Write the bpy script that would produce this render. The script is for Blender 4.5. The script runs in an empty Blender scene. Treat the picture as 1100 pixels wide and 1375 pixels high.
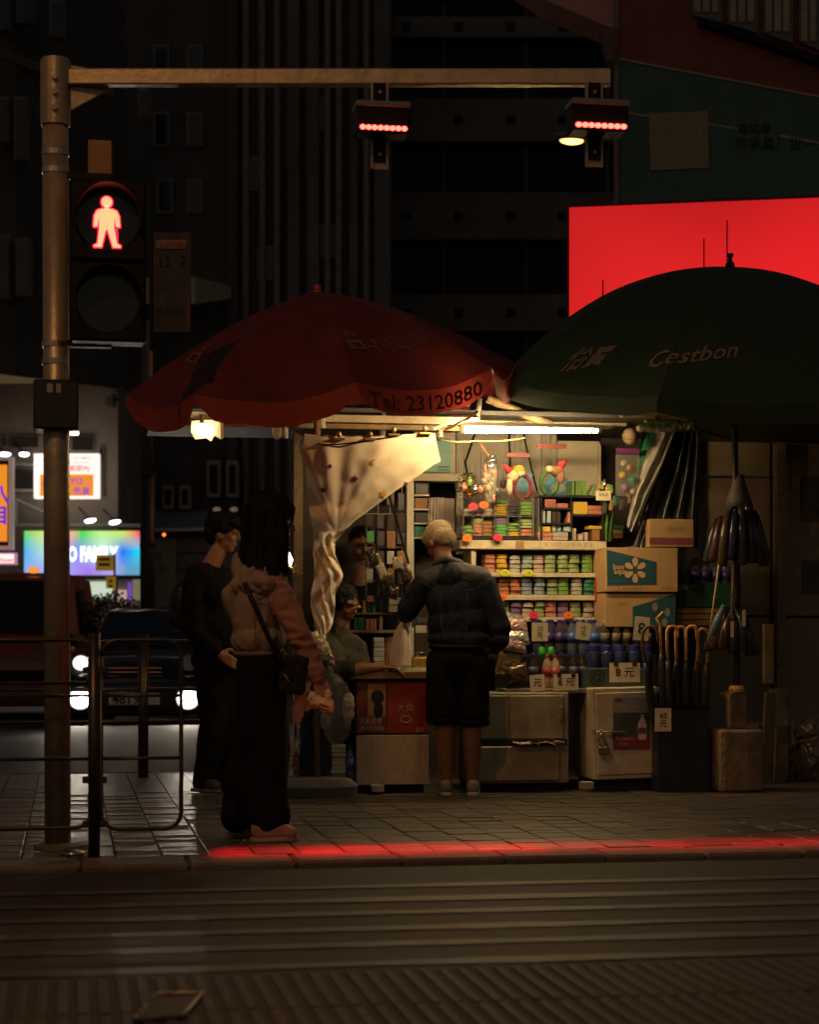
import bpy, bmesh, math, random
from mathutils import Vector, Matrix, noise
from mathutils.bvhtree import BVHTree
random.seed(7)
SC = bpy.context.scene
COL = SC.collection
PI = math.pi
# ------------------------------------------------------------------ camera
# World: x along the kerb, y into the pavement (kerb face at y = 0), pavement at z = 0, road at z = ROAD.
TH = math.radians(10); CT, ST = math.cos(TH), math.sin(TH)
FP, CX, HY = 2600.0, 550.0, 864.0      # focal length, optical axis and horizon of the 1100x1375 photograph
HC, Y0, ROAD, ROAD2 = 0.915, 8.1, -0.03, -0.12
cam = bpy.data.cameras.new('camera'); camo = bpy.data.objects.new('camera', cam); COL.objects.link(camo)
camo.location = (0, -Y0, HC); camo.rotation_euler = (PI/2, 0, -TH)
cam.sensor_fit = 'VERTICAL'; cam.sensor_height = 36; cam.lens = FP/1375*36
cam.shift_y = (HY-687.5)/1375; cam.clip_end = 500; cam.clip_start = 0.1
cam.dof.use_dof = True; cam.dof.focus_distance = 11.6; cam.dof.aperture_fstop = 3.2
SC.camera = camo
# ------------------------------------------------------------------ night sky, exposure
wd = bpy.data.worlds.new('World'); SC.world = wd; wd.use_nodes = True
nt = wd.node_tree; bg = nt.nodes['Background']; sky = nt.nodes.new('ShaderNodeTexSky'); sky.sky_type = 'NISHITA'
sky.sun_disc = False; sky.sun_elevation = math.radians(-1.0); sky.sun_rotation = math.radians(200)
nt.links.new(sky.outputs[0], bg.inputs[0]); bg.inputs[1].default_value = 0.13
sl = bpy.data.lights.new('sun', 'SUN'); sl.energy = 0.012; sl.angle = math.radians(12); sl.color = (1, .6, .35)
so = bpy.data.objects.new('sun', sl); COL.objects.link(so); so.rotation_euler = (math.radians(40), 0, math.radians(-25))
SC.view_settings.view_transform = 'Standard'; SC.view_settings.look = 'None'
SC.view_settings.exposure = 0; SC.view_settings.gamma = 1
SC.render.engine = 'CYCLES'
SC.cycles.max_bounces = 7; SC.cycles.transparent_max_bounces = 16; SC.cycles.sample_clamp_indirect = 4
SC.cycles.caustics_reflective = False; SC.cycles.caustics_refractive = False
SC.cycles.use_denoising = True
# ------------------------------------------------------------------ measuring helpers
def world(X, D, z): return Vector((X*CT + D*ST, -X*ST + D*CT - Y0, z))
def W(px, py, D): return world((px-CX)/FP*D, D, HC-(py-HY)/FP*D)           # photo pixel at a depth
def Q(px, py, y): return W(px, py, (y+Y0)/(CT-(px-CX)/FP*ST))               # photo pixel on the plane y = const
def G(px, py, z=0.0): return W(px, py, FP*(HC-z)/(py-HY))                    # photo pixel on the ground
# ------------------------------------------------------------------ materials
MATS = {}
def M(name, col=(.5,.5,.5), rough=.6, metal=0, var=.25, scale=6, bump=0, bscale=40, emit=None, es=0, trans=0, alpha=1, ior=1.45, dirt=0, spec=.5):
    if name in MATS: return MATS[name]
    m = bpy.data.materials.new(name); m.use_nodes = True; t = m.node_tree; b = t.nodes['Principled BSDF']
    N = t.nodes.new; L = t.links.new
    b.inputs['Base Color'].default_value = (*col, 1); b.inputs['Roughness'].default_value = rough
    b.inputs['Metallic'].default_value = metal; b.inputs['IOR'].default_value = ior
    b.inputs['Transmission Weight'].default_value = trans; b.inputs['Alpha'].default_value = alpha
    b.inputs['Specular IOR Level'].default_value = spec
    tc = N('ShaderNodeTexCoord')
    if var > 0:
        n = N('ShaderNodeTexNoise'); n.inputs['Scale'].default_value = scale; n.inputs['Detail'].default_value = 6; n.inputs['Roughness'].default_value = .65
        L(tc.outputs['Object'], n.inputs['Vector'])
        r = N('ShaderNodeValToRGB'); L(n.outputs['Fac'], r.inputs['Fac'])
        r.color_ramp.elements[0].position = .3; r.color_ramp.elements[1].position = .7
        r.color_ramp.elements[0].color = (*[c*(1-var) for c in col], 1); r.color_ramp.elements[1].color = (*[min(1, c*(1+var*.6)) for c in col], 1)
        out = r.outputs['Color']
        if dirt:
            n2 = N('ShaderNodeTexNoise'); n2.inputs['Scale'].default_value = scale*.35; n2.inputs['Detail'].default_value = 9; n2.inputs['Roughness'].default_value = .75
            L(tc.outputs['Object'], n2.inputs['Vector'])
            r2 = N('ShaderNodeValToRGB'); L(n2.outputs['Fac'], r2.inputs['Fac']); r2.color_ramp.elements[0].position = .42; r2.color_ramp.elements[1].position = .62
            r2.color_ramp.elements[0].color = (0,0,0,1); r2.color_ramp.elements[1].color = (dirt,)*3+(1,)
            mx = N('ShaderNodeMixRGB'); L(r2.outputs['Color'], mx.inputs['Fac']); L(out, mx.inputs['Color1']); mx.inputs['Color2'].default_value = (.05,.035,.02,1); out = mx.outputs['Color']
        L(out, b.inputs['Base Color'])
        rr = N('ShaderNodeMapRange'); L(n.outputs['Fac'], rr.inputs['Value']); rr.inputs['To Min'].default_value = max(.03, rough-.12); rr.inputs['To Max'].default_value = min(1, rough+.12)
        L(rr.outputs[0], b.inputs['Roughness'])
    if bump:
        n3 = N('ShaderNodeTexNoise'); n3.inputs['Scale'].default_value = bscale; n3.inputs['Detail'].default_value = 5
        L(tc.outputs['Object'], n3.inputs['Vector']); bp = N('ShaderNodeBump'); bp.inputs['Strength'].default_value = bump; bp.inputs['Distance'].default_value = .02
        L(n3.outputs['Fac'], bp.inputs['Height']); L(bp.outputs[0], b.inputs['Normal'])
    if emit: b.inputs['Emission Color'].default_value = (*emit, 1); b.inputs['Emission Strength'].default_value = es
    MATS[name] = m; return m
# ------------------------------------------------------------------ mesh helpers
TMP = bpy.data.scenes.new('scratch')
def baked(ob):
    """mesh of an object with its modifiers applied, made in a scratch scene"""
    TMP.collection.objects.link(ob); vl = TMP.view_layers[0]; vl.update()
    me = bpy.data.meshes.new_from_object(ob.evaluated_get(vl.depsgraph)); bpy.data.objects.remove(ob); return me
TXT = {}
def text_mesh(s, bold=0.0, shear=0.0):
    """lettering as a flat mesh, centred, height 1 for capitals"""
    k = (s, bold, shear)
    if k in TXT: return TXT[k]
    c = bpy.data.curves.new('lettering', 'FONT'); c.body = s; c.resolution_u = 2; c.offset = bold; c.shear = shear
    me = baked(bpy.data.objects.new('lettering', c))
    v = [p.co for p in me.vertices]; x0, x1 = min(p.x for p in v), max(p.x for p in v); z0, z1 = min(p.y for p in v), max(p.y for p in v)
    vs = [((p.x-(x0+x1)/2), (p.y-(z0+z1)/2)) for p in v]
    TXT[k] = (vs, [tuple(f.vertices) for f in me.polygons], x1-x0, z1-z0); bpy.data.meshes.remove(me); return TXT[k]
def mesh(name, v, f, smooth=False):
    me = bpy.data.meshes.new(name); me.from_pydata([tuple(p) for p in v], [], f); me.update()
    if smooth:
        for p in me.polygons: p.use_smooth = True
    return me
class MB:
    def __init__(s): s.v = []; s.f = []
    def add(s, v, f): n = len(s.v); s.v += [Vector(p) for p in v]; s.f += [tuple(i+n for i in q) for q in f]; return s
    def box(s, a, b, rot=None, piv=None):
        v = [Vector((x,y,z)) for z in (a[2],b[2]) for y in (a[1],b[1]) for x in (a[0],b[0])]
        if rot:
            piv = Vector(piv) if piv else (Vector(a)+Vector(b))/2
            v = [rot @ (p-piv)+piv for p in v]
        return s.add(v, [(0,2,3,1),(4,5,7,6),(0,1,5,4),(2,6,7,3),(0,4,6,2),(1,3,7,5)])
    def tube(s, pts, r, n=8, cap=True):
        pts = [Vector(p) for p in pts]; rs = r if isinstance(r, (list,tuple)) else [r]*len(pts); V = []; F = []; u = None
        for i, p in enumerate(pts):
            d = (pts[min(i+1,len(pts)-1)]-pts[max(i-1,0)]).normalized()
            if u is None: u = d.orthogonal().normalized()
            u = (u-d*u.dot(d)).normalized(); w = d.cross(u)
            V += [p+(u*math.cos(2*PI*k/n)+w*math.sin(2*PI*k/n))*rs[i] for k in range(n)]
        for i in range(len(pts)-1):
            for k in range(n): F.append((i*n+k, i*n+(k+1)%n, (i+1)*n+(k+1)%n, (i+1)*n+k))
        if cap: F += [tuple(range(n-1,-1,-1)), tuple((len(pts)-1)*n+k for k in range(n))]
        return s.add(V, F)
    def lathe(s, prof, n=12, c=(0,0,0), sx=1, sy=1):
        V = []; F = []; c = Vector(c)
        for r, z in prof: V += [c+Vector((r*sx*math.cos(2*PI*k/n), r*sy*math.sin(2*PI*k/n), z)) for k in range(n)]
        for i in range(len(prof)-1):
            for k in range(n): F.append((i*n+k, i*n+(k+1)%n, (i+1)*n+(k+1)%n, (i+1)*n+k))
        F += [tuple(range(n-1,-1,-1)), tuple((len(prof)-1)*n+k for k in range(n))]
        return s.add(V, F)
    def ball(s, c, r, nu=14, nv=9, rot=None):
        c = Vector(c); r = Vector(r) if not isinstance(r, (int,float)) else Vector((r,r,r)); V = []; F = []
        V.append(Vector((0,0,r.z)))
        for j in range(1, nv):
            a = PI*j/nv
            V += [Vector((r.x*math.sin(a)*math.cos(2*PI*k/nu), r.y*math.sin(a)*math.sin(2*PI*k/nu), r.z*math.cos(a))) for k in range(nu)]
        V.append(Vector((0,0,-r.z)))
        for k in range(nu): F.append((0, 1+k, 1+(k+1)%nu))
        for j in range(nv-2):
            for k in range(nu): F.append((1+j*nu+k, 1+(j+1)*nu+k, 1+(j+1)*nu+(k+1)%nu, 1+j*nu+(k+1)%nu))
        b = 1+(nv-2)*nu
        for k in range(nu): F.append((b+k, len(V)-1, b+(k+1)%nu))
        if rot: V = [rot @ p for p in V]
        return s.add([p+c for p in V], F)
    def prism(s, poly, a, b, axis='y'):
        """closed outline [(x, z)] pushed from y = a to y = b (or along another axis)"""
        n = len(poly)
        mk = {'y': lambda p, t: (p[0], t, p[1]), 'x': lambda p, t: (t, p[0], p[1]), 'z': lambda p, t: (p[0], p[1], t)}[axis]
        V = [mk(p, a) for p in poly]+[mk(p, b) for p in poly]
        return s.add(V, [tuple(range(n)), tuple(range(2*n-1, n-1, -1))]+[(i, i+n, (i+1)%n+n, (i+1)%n) for i in range(n)])
def link(name, me, m, parent=None, loc=(0,0,0)):
    o = bpy.data.objects.new(name, me); COL.objects.link(o); o.location = loc
    if m is not None:
        if len(me.materials) == 0: me.materials.append(None)
        o.material_slots[0].link = 'OBJECT'; o.material_slots[0].material = m
    if parent: o.parent = parent
    return o
def tag(o, label=None, cat=None, group=None, kind=None):
    if label: o['label'] = label
    if cat: o['category'] = cat
    if group: o['group'] = group
    if kind: o['kind'] = kind
    return o
ROOT = {}
def abs_loc(o):
    l = Vector(o.location)
    while o.parent: o = o.parent; l += Vector(o.location)
    return l
def thing(name, label, cat, loc=(0,0,0), group=None, rz=0):
    o = bpy.data.objects.new(name, None); COL.objects.link(o); o.location = loc; o.rotation_euler = (0,0,rz); o.empty_display_size = .1
    return tag(o, label, cat, group)
def build(mb, name, m, parent=None, smooth=False, bev=0, local=False, label=None, cat=None, group=None, kind=None):
    """link an MB given in world coordinates as one mesh object, its origin at its base (or at its parent's)"""
    if parent:
        off = Vector((0,0,0)) if local else abs_loc(parent); loc = (0,0,0)
    else:
        x = [p.x for p in mb.v]; y = [p.y for p in mb.v]; z = [p.z for p in mb.v]
        off = Vector(((min(x)+max(x))/2, (min(y)+max(y))/2, min(z))); loc = off
    me = mesh(name, [p-off for p in mb.v], mb.f, False)
    bm = bmesh.new(); bm.from_mesh(me)
    if bev:
        bmesh.ops.bevel(bm, geom=[e for e in bm.edges if len(e.link_faces) == 2 and e.calc_face_angle(0) > .6], offset=bev, segments=1, affect='EDGES', clamp_overlap=True)
    bmesh.ops.recalc_face_normals(bm, faces=bm.faces[:]); bm.to_mesh(me); bm.free()
    if smooth:
        for p in me.polygons: p.use_smooth = True
    return tag(link(name, me, m, parent, loc), label, cat, group, kind)
def struct(mb, name, m, label=None, smooth=False):
    return build(mb, name, m, smooth=smooth, kind='structure', label=label)
def copy_tree(o, parent=None):
    c = o.copy(); COL.objects.link(c); c.parent = parent
    for ch in o.children: copy_tree(ch, c)
    return c
def prect(x0, y0, x1, y1, yf, depth):
    """world box whose front face fills the photo rectangle on the plane y = yf"""
    a, b = Q(x0, (y0+y1)/2, yf), Q(x1, (y0+y1)/2, yf); xm = (x0+x1)/2
    t, u = Q(xm, y0, yf), Q(xm, y1, yf)
    return (a.x, yf, u.z), (b.x, yf+depth, t.z)
def pbox(name, x0, y0, x1, y1, yf, depth, m, parent=None, bev=.004, **k):
    a, b = prect(x0, y0, x1, y1, yf, depth); return build(MB().box(a, b), name, m, parent, bev=bev, **k)
def letters(s, name, m, parent, c, h=None, w=None, right=(1,0,0), up=(0,0,1), off=0.0, bold=0.0, shear=0.0, fn=None):
    """flat lettering centred on c (world), h high or w wide; fn(u, v) maps it onto a curved surface instead"""
    v, f, tw, th = text_mesh(s, bold, shear); k = (h/th) if h else 1
    kx = (w/tw) if w else k
    if not h: k = kx
    if fn: P = [fn(a*kx, b*k) for a, b in v]
    else:
        r, u = Vector(right).normalized(), Vector(up).normalized(); n = u.cross(r)
        c = Vector(c); P = [c+r*a*kx+u*b*k+n*off for a, b in v]
    mb = MB().add(P, f); off0 = abs_loc(parent) if parent else Vector()
    return link(name, mesh(name, [p-off0 for p in mb.v], mb.f), m, parent)
def blob(shapes, vox=.01, smooth=6, wr=0, wscale=(14,14,6), seed=0):
    """one continuous surface from overlapping round cones ('c', p, r, q, s), ellipsoids ('e', c, radii, rot) and boxes"""
    mb = MB()
    for s in shapes:
        if s[0] == 'e': mb.ball(s[1], s[2], 18, 12, s[3] if len(s) > 3 else None)
        elif s[0] == 'b': mb.box(s[1], s[2], s[3] if len(s) > 3 else None)
        else:
            _, p, r, q, t = s; p, q = Vector(p), Vector(q); mb.tube([p, q], [r, t], 16); mb.ball(p, r, 16, 10); mb.ball(q, t, 16, 10)
    me = mesh('blob', mb.v, mb.f); o = bpy.data.objects.new('blob', me)
    rm = o.modifiers.new('r', 'REMESH'); rm.mode = 'VOXEL'; rm.voxel_size = vox; rm.adaptivity = 0
    sm = o.modifiers.new('s', 'SMOOTH'); sm.factor = .5; sm.iterations = smooth
    out = baked(o); bpy.data.meshes.remove(me)
    if wr:
        ns = [v.normal.copy() for v in out.vertices]
        for v, n in zip(out.vertices, ns):
            q = Vector((v.co.x*wscale[0]+seed, v.co.y*wscale[1], v.co.z*wscale[2]))
            a = noise.noise(q+noise.noise_vector(q*.6)*.8); b = noise.noise(q*2.3+Vector((9,3,1)))
            v.co += n*wr*((1-abs(a)*2.4)*.9+.5*b)
    for p in out.polygons: p.use_smooth = True
    return out
def skin(shapes, name, m, parent, vox=.01, smooth=6, **k):
    me = blob(shapes, vox, smooth, **k); off = abs_loc(parent)
    for v in me.vertices: v.co -= off
    return link(name, me, m, parent)
# ================================================================== the setting
asphalt = M('asphalt', (.034,.025,.019), .66, var=.8, scale=38, bump=.9, bscale=140, dirt=.45)
asphalt2 = M('asphalt_side', (.05,.043,.038), .5, var=.45, scale=1.4, bump=.35, bscale=70)
paveM = [M('paver_a', (.1,.088,.075), .42, var=.45, scale=9, bump=.35, bscale=60), M('paver_b', (.08,.07,.06), .4, var=.45, scale=9, bump=.35, bscale=60), M('paver_c', (.12,.105,.088), .45, var=.45, scale=9, bump=.35, bscale=60)]
joint = M('paver_joint', (.03,.027,.024), .9, var=.3)
kerbM = M('kerb_stone', (.13,.115,.1), .75, var=.35, scale=8, bump=.3, dirt=.5)
struct(MB().box((-120,-60,-.5), (160,200,ROAD2-.02)), 'ground', M('ground', (.05,.045,.04), .8))
struct(MB().box((-60,-20,ROAD-.01), (60,-.004,ROAD)), 'road', asphalt)
struct(MB().box((-60,5.95,ROAD2-.012), (60,60,ROAD2)), 'side_road', asphalt2)
# pavement slab, its corner cut by the side road behind
pav = struct(MB().box((-7,.3,-.115), (9,5.8,-.012)), 'pavement', joint)
struct(MB().box((-.1,5.8,-.115), (9,14,-.014)), 'pavement_behind_stall', M('pavement_back', (.1,.09,.08), .8))
# pavers: long joints run into the depth, each piece 0.2 x 0.1, within the part of the pavement that is seen
PW, PD, GAP = .2, .05, .006
pcache = []
for i in range(3):
    bm = bmesh.new(); bmesh.ops.create_cube(bm, size=1)
    for v in bm.verts: v.co = Vector((v.co.x*(PW-GAP), v.co.y*(PD*2-GAP), v.co.z*.012))
    bmesh.ops.bevel(bm, geom=[e for e in bm.edges if e.verts[0].co.z > 0 and e.verts[1].co.z > 0], offset=.004, segments=1, affect='EDGES')
    me = bpy.data.meshes.new('paver'); bm.to_mesh(me); bm.free(); me.materials.append(None); pcache.append(me)
cand = []
c = 0
x = -4.2
while x < 5.2:
    y = .32 + (PD if c % 2 else 0)+PD
    if c % 2: cand.append((x+PW/2, .32+PD/2, True))
    while y < 5.7:
        cand.append((x+PW/2, y, False)); y += PD*2
    x += PW; c += 1
def screen(p):
    X = p[0]*CT-(p[1]+Y0)*ST; D = p[0]*ST+(p[1]+Y0)*CT
    return CX+X/D*FP, D
seen = []; rest = MB(); rest2 = MB()
for cx, cy, half in cand:
    sx, D = screen((cx, cy))
    if sx < -40 or sx > 1140 or (cy > 3.9 and cx > .0) or (cy > 4.4): rest.box((cx-PW/2+.003, cy-(PD/2 if half else PD)+.003, -.012), (cx+PW/2-.003, cy+(PD/2 if half else PD)-.003, 0)); continue
    seen.append((D, cx, cy, half))
seen.sort()
for k, (D, cx, cy, half) in enumerate(seen):
    z = random.uniform(-.0035, .001)
    if k < 300 and not half:
        o = link('paver', pcache[0], random.choice(paveM), pav); o.location = Vector((cx, cy, -.006+z))-Vector(pav.location)
        o.rotation_euler = (random.uniform(-.008,.008), random.uniform(-.008,.008), random.uniform(-.006,.006))
    else: (rest2 if k % 2 else rest).box((cx-PW/2+.003, cy-(PD/2 if half else PD)+.003, -.012), (cx+PW/2-.003, cy+(PD/2 if half else PD)-.003, z))
o = build(rest, 'far_pavers', paveM[1], pav, kind='stuff'); o = build(rest2, 'far_pavers', paveM[0], pav, kind='stuff')
# kerb stones along the crossing, each a stone of its own, and the kerb of the side road
kb = struct(MB().box((-7,.03,-.15), (9,.3,-.02)), 'kerb', joint)
x = -4.0; i = 0
while x < 4.6:
    L = .45; build(MB().box((x+.003,.0,-.14), (x+L-.003,.3,random.uniform(-.002,.003))), 'kerb_stone', kerbM, kb, bev=.012); x += L
kb2 = struct(MB().box((-7,5.8,-.15), (9,5.93,-.02)), 'side_kerb', joint)
for i in range(12): build(MB().box((-6.6+i*.6,5.78,-.14), (-6.6+i*.6+.594,5.95,.002)), 'kerb_stone', kerbM, kb2, bev=.012)
# reddish-brown bands across the carriageway
band = M('brown_band', (.056,.034,.021), .55, var=.85, scale=9, bump=.4, bscale=90)
for yb in [G(550,p_,ROAD).y for p_ in (1190,1208,1226,1247,1268,1294)]:
    V = []; F = []; n = 60
    for i in range(n+1):
        xx = -4+8.0*i/n; w = .05+.022*noise.noise(Vector((xx*1.7,yb*9,0))); d = .02*noise.noise(Vector((xx*.6,yb*5,3)))
        V += [(xx,yb-w+d,ROAD+.004), (xx,yb+w+d,ROAD+.004)]
    F = [(2*i,2*i+2,2*i+3,2*i+1) for i in range(n)]
    struct(MB().add(V, F), 'road_band', band)
# ribbed warning strip on the near side of the carriageway and a bright steel cover edge
ribM = M('tactile_rib', (.042,.031,.023), .7, var=.5, scale=6, bump=.3)
ty0 = G(550,1308,ROAD).y-1.0
tb = struct(MB().box((-2.6,ty0-.05,ROAD-.01), (3.2,ty0+1.05,ROAD+.004)), 'tactile_strip', M('tactile_base', (.035,.03,.026), .85))
for i in range(80):
    xx = -1.6+i*.054
    for j in range(2): build(MB().box((xx,ty0+j*.52,ROAD), (xx+.03,ty0+j*.52+.5,ROAD+.009+random.uniform(-.001,.001))), 'rib', ribM, tb, bev=.004)
steel = M('worn_steel', (.45,.4,.33), .28, 1, var=.4, scale=20)
cv = thing('manhole_cover', 'steel framed manhole cover set beside the ribbed strip', 'manhole cover', G(225,1352,ROAD))
P = [G(178,1373,ROAD+.012), G(246,1366,ROAD+.012), G(272,1335,ROAD+.012), G(212,1336,ROAD+.012)]
build(MB().add(P+[p-Vector((0,0,.02)) for p in P], [(0,1,2,3),(4,5,1,0),(5,6,2,1),(6,7,3,2),(7,4,0,3)]), 'plate', M('cover_plate', (.05,.045,.04), .6), cv)
for a, b in ((0,1),(1,2),(2,3),(3,0)): build(MB().tube([P[a]+Vector((0,0,.004)), P[b]+Vector((0,0,.004))], .005, 6), 'frame_edge', steel, cv)

# ================================================================== buildings behind
def facade_pt(px, py, D): return W(px, py, D)
conc = M('dark_concrete', (.1,.09,.082), .9, var=.35, scale=.6, bump=.3, bscale=8, dirt=.4)
conc2 = M('spandrel_concrete', (.16,.145,.13), .9, var=.35, scale=.5, dirt=.4)
voidM = M('dark_void', (.015,.015,.017), .9, var=0)
pipeM = M('drain_pipe', (.2,.18,.16), .7, var=.3)
glassd = M('dark_glass', (.02,.022,.025), .12, var=0)
def dbox(x0, y0, x1, y1, D, depth, mb=None):
    """box facing the camera direction: front face fills the photo rectangle at camera depth D"""
    mb = mb or MB(); a = W(x0, y0, D); b = W(x1, y0, D); c = W(x1, y1, D); d = W(x0, y1, D); n = Vector((ST, CT, 0))*depth
    return mb.add([a,b,c,d,a+n,b+n,c+n,d+n], [(0,1,2,3),(5,4,7,6),(4,0,3,7),(1,5,6,2),(4,5,1,0),(3,2,6,7)])
# multi-storey block with floor bands and square vents
gb = thing('concrete_block', 'dark concrete multi-storey block with floor bands and square vents', 'building', W(680,915,56))
build(dbox(522,-60,900,905,56,8), 'wall', voidM, gb)
for (y0,y1) in ((-50,-6),(22,50),(122,232),(258,322),(395,445),(525,590),(660,720),(795,850)):
    if y0 == 122: y0, y1 = 132, 190
    bd = build(dbox(526,y0,896,y1,55.6,.39), 'floor_band', conc2, gb, bev=.02)
    ym = (y0+y1)/2
    for k in range(6):
        xv = 540+k*70
        build(dbox(xv,ym-6,xv+12,ym+6,55.58,.06), 'vent', voidM, bd)
for xv in (595,705,815): build(dbox(xv,-50,xv+4,880,55.9,.1), 'mullion', conc, gb)
# tall dark tenement with drain pipes and pilasters
tb2 = thing('dark_tenement', 'tall dark tenement with vertical drain pipes and pilasters', 'building', W(340,915,50))
build(dbox(160,-80,524,905,50,9), 'wall', conc, tb2)
for (xa,xb) in ((305,318),(386,402),(412,428),(470,480),(503,524)): build(dbox(xa,-70,xb,880,49.7,.32), 'pilaster', conc2 if xa > 380 else conc, tb2)
for xp in (330,352,372,440,455,492): build(MB().tube([W(xp,-60,49.8), W(xp,860,49.8)], .09, 8), 'drain_pipe', pipeM, tb2, smooth=True)
for i, (xw,yw) in enumerate(((205,60),(250,60),(205,150),(250,150),(210,240),(250,240),(325,210),(345,330),(430,300),(415,130))):
    w = build(dbox(xw,yw,xw+22,yw+46,49.9,.12), 'window', M('window_frame_dark', (.2,.18,.16), .7), tb2)
    build(dbox(xw+3,yw+3,xw+19,yw+43,49.88,.05), 'pane', glassd, w)
# air conditioners on it
acM = M('aged_white_metal', (.34,.3,.25), .6, var=.3, dirt=.3, scale=14)
for (x0,y0,x1,y1,where) in ((217,651,233,684,'left'),(240,651,256,684,'right'),(277,618,296,668,'left'),(303,618,320,668,'right')):
    a = thing('air_conditioner', ('small' if y0 > 640 else 'tall')+' outdoor air conditioner on the dark tenement wall, '+where+' one of its pair', 'air conditioner', W((x0+x1)/2,y1,49.3), 'air conditioners on the dark tenement')
    build(dbox(x0,y0,x1,y1,49.3,.55), 'casing', acM, a, bev=.03); build(dbox(x0+4,y0+6,x1-4,y1-6,49.27,.05), 'grille', voidM, a)
aw = thing('awning', 'faded blue awning below the air conditioners', 'awning', W(243,716,48.5))
build(MB().add([W(205,684,49.6),W(279,686,49.6),W(279,712,48.4),W(205,712,48.4)], [(0,1,2,3)]), 'sheet', M('faded_blue_sheet', (.14,.2,.24), .6, var=.3), aw)
build(MB().tube([W(205,712,48.4),W(280,711,48.4)], .05, 6), 'front_rail', M('pale_rail', (.5,.5,.45), .5), aw)
shp = thing('shuttered_shop', 'shuttered grey shopfront under the blue awning', 'shopfront', W(245,905,49))
build(dbox(205,722,236,905,49,.6), 'side_panel', M('shop_panel', (.33,.29,.24), .8, var=.3), shp)
for k in range(8): build(dbox(237,722+k*22,330,722+k*22+20,49.1,.4), 'shutter_slat', M('shutter_slat', (.16,.145,.13), .6, var=.3), shp)
for (x0,x1,y0,y1,mm) in ((212,216,740,755,'poster_grey'),(213,222,758,768,'poster_teal')): build(dbox(x0,y0,x1,y1,48.97,.03), 'notice', M(mm, (.15,.2,.2) if 'teal' in mm else (.2,.19,.18), .7), shp)
# side street tenement on the left with an overhanging storey
lt = thing('corner_tenement', 'dark tenement with a projecting upper storey over a pale corner wall', 'building', W(60,915,46))
pale = M('pale_corner_wall', (.42,.35,.27), .85, var=.25, scale=.8, dirt=.3)
build(dbox(-90,515,158,905,46,7), 'lower_wall', pale, lt)
build(MB().add([W(-90,490,43),W(20,505,43.5),W(160,522,46),W(160,516,46),W(60,497,46),W(-90,470,46)], [(0,1,2,3,4,5)]), 'soffit', M('pink_soffit', (.5,.3,.24), .8, var=.2), lt)
build(MB().add([W(-90,-80,42.6),W(20,-80,43),W(170,-80,46),W(-90,490,42.6),W(20,505,43),W(170,520,46)], [(0,1,4,3),(1,2,5,4)]), 'upper_wall', conc, lt)
for (x0,x1,y0,y1) in ((-2,14,-20,40),(22,44,-20,30),(66,84,0,50),(-2,12,130,190),(18,36,130,215),(-4,12,315,400),(20,40,320,395),(185,200,118,160)):
    w = build(dbox(x0,y0,x1,y1,42.4,.3), 'window', M('window_frame_dark', (0,0,0)), lt); build(dbox(x0+2,y0+3,x1-2,y1-3,42.36,.06), 'pane', glassd, w)
for (a,b,c2,d) in ((-90,40,150,128),(-90,180,60,215)): build(MB().tube([W(a,b,42.3),W(c2,d,44)], .12, 6), 'ledge', conc2, lt)
for (x0,y0,x1,y1) in ((0,585,10,600),(12,585,52,602),(62,585,94,604),(16,628,45,660),(95,585,126,606),(132,600,139,665)):
    w = build(dbox(x0,y0,x1,y1,45.9,.12), 'window', M('window_frame_pale', (.4,.36,.3), .7), lt); build(dbox(x0+1.5,y0+1.5,x1-1.5,y1-1.5,45.87,.05), 'pane', glassd, w)
for pts in (((0,622),(46,624)),((14,659),(46,659)),((18,670),(62,690)),((18,706),(190,706)),((20,672),(20,706))): build(MB().tube([W(*p,45.6) for p in pts], .045, 6), 'sign_bracket', M('pale_rail', (0,0,0)), lt)
cnp = thing('concrete_canopy', 'pale concrete canopy slab jutting from the dark tenement above the parasol', 'canopy', W(250,410,47))
build(MB().add([W(185,384,49.5),W(310,384,49.5),W(310,401,49.5),W(185,408,47),W(262,408,47),W(185,372,47),W(262,372,47)], [(0,1,2,4,3),(5,6,4,3),(6,1,2,4)]), 'slab', M('pale_canopy', (.5,.45,.3), .8, var=.2), cnp)
tp = thing('traffic_camera', 'small grey camera on the pale corner wall', 'camera', W(150,545,45.5))
build(dbox(142,532,151,544,45.4,.5), 'camera_body', M('grey_casing', (.2,.18,.16), .6), tp); build(dbox(150,528,160,534,45.6,.5), 'arm', M('grey_casing', (0,0,0)), tp)
# hoarding tower on the right: green sheet, red-brown band, canopy coloured as lit red
hd = thing('green_hoarding', 'dark green hoarding with a red-brown band and a thin pale line', 'hoarding', W(960,700,20))
def wallpts(pts, name, m, D=20, off=0, th=.1, parent=hd):
    # the hoarding turns towards the viewer on its right
    f = lambda p: W(p[0], p[1], D-off-(p[0]-830)/270*.9)
    P = [f(p) for p in pts]; n = Vector((ST,CT,0))*th; k = len(P)
    return build(MB().add(P+[p+n for p in P], [tuple(range(k)), tuple(range(2*k-1,k-1,-1))]+[(i,i+k,(i+1)%k+k,(i+1)%k) for i in range(k)]), name, m, parent)
wallpts(((830,80),(1180,146),(1180,760),(830,760)), 'green_sheet', M('green_hoarding_paint', (.09,.17,.12), .7, var=.2, scale=1))
wallpts(((830,-80),(1180,-80),(1180,146),(830,80)), 'red_band', M('redbrown_paint', (.3,.09,.06), .8, var=.2, scale=1))
wallpts(((830,77),(1180,143),(1180,146),(830,80)), 'pale_edge', M('pale_edge_paint', (.5,.4,.28), .7), off=.015, th=.01)
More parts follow.
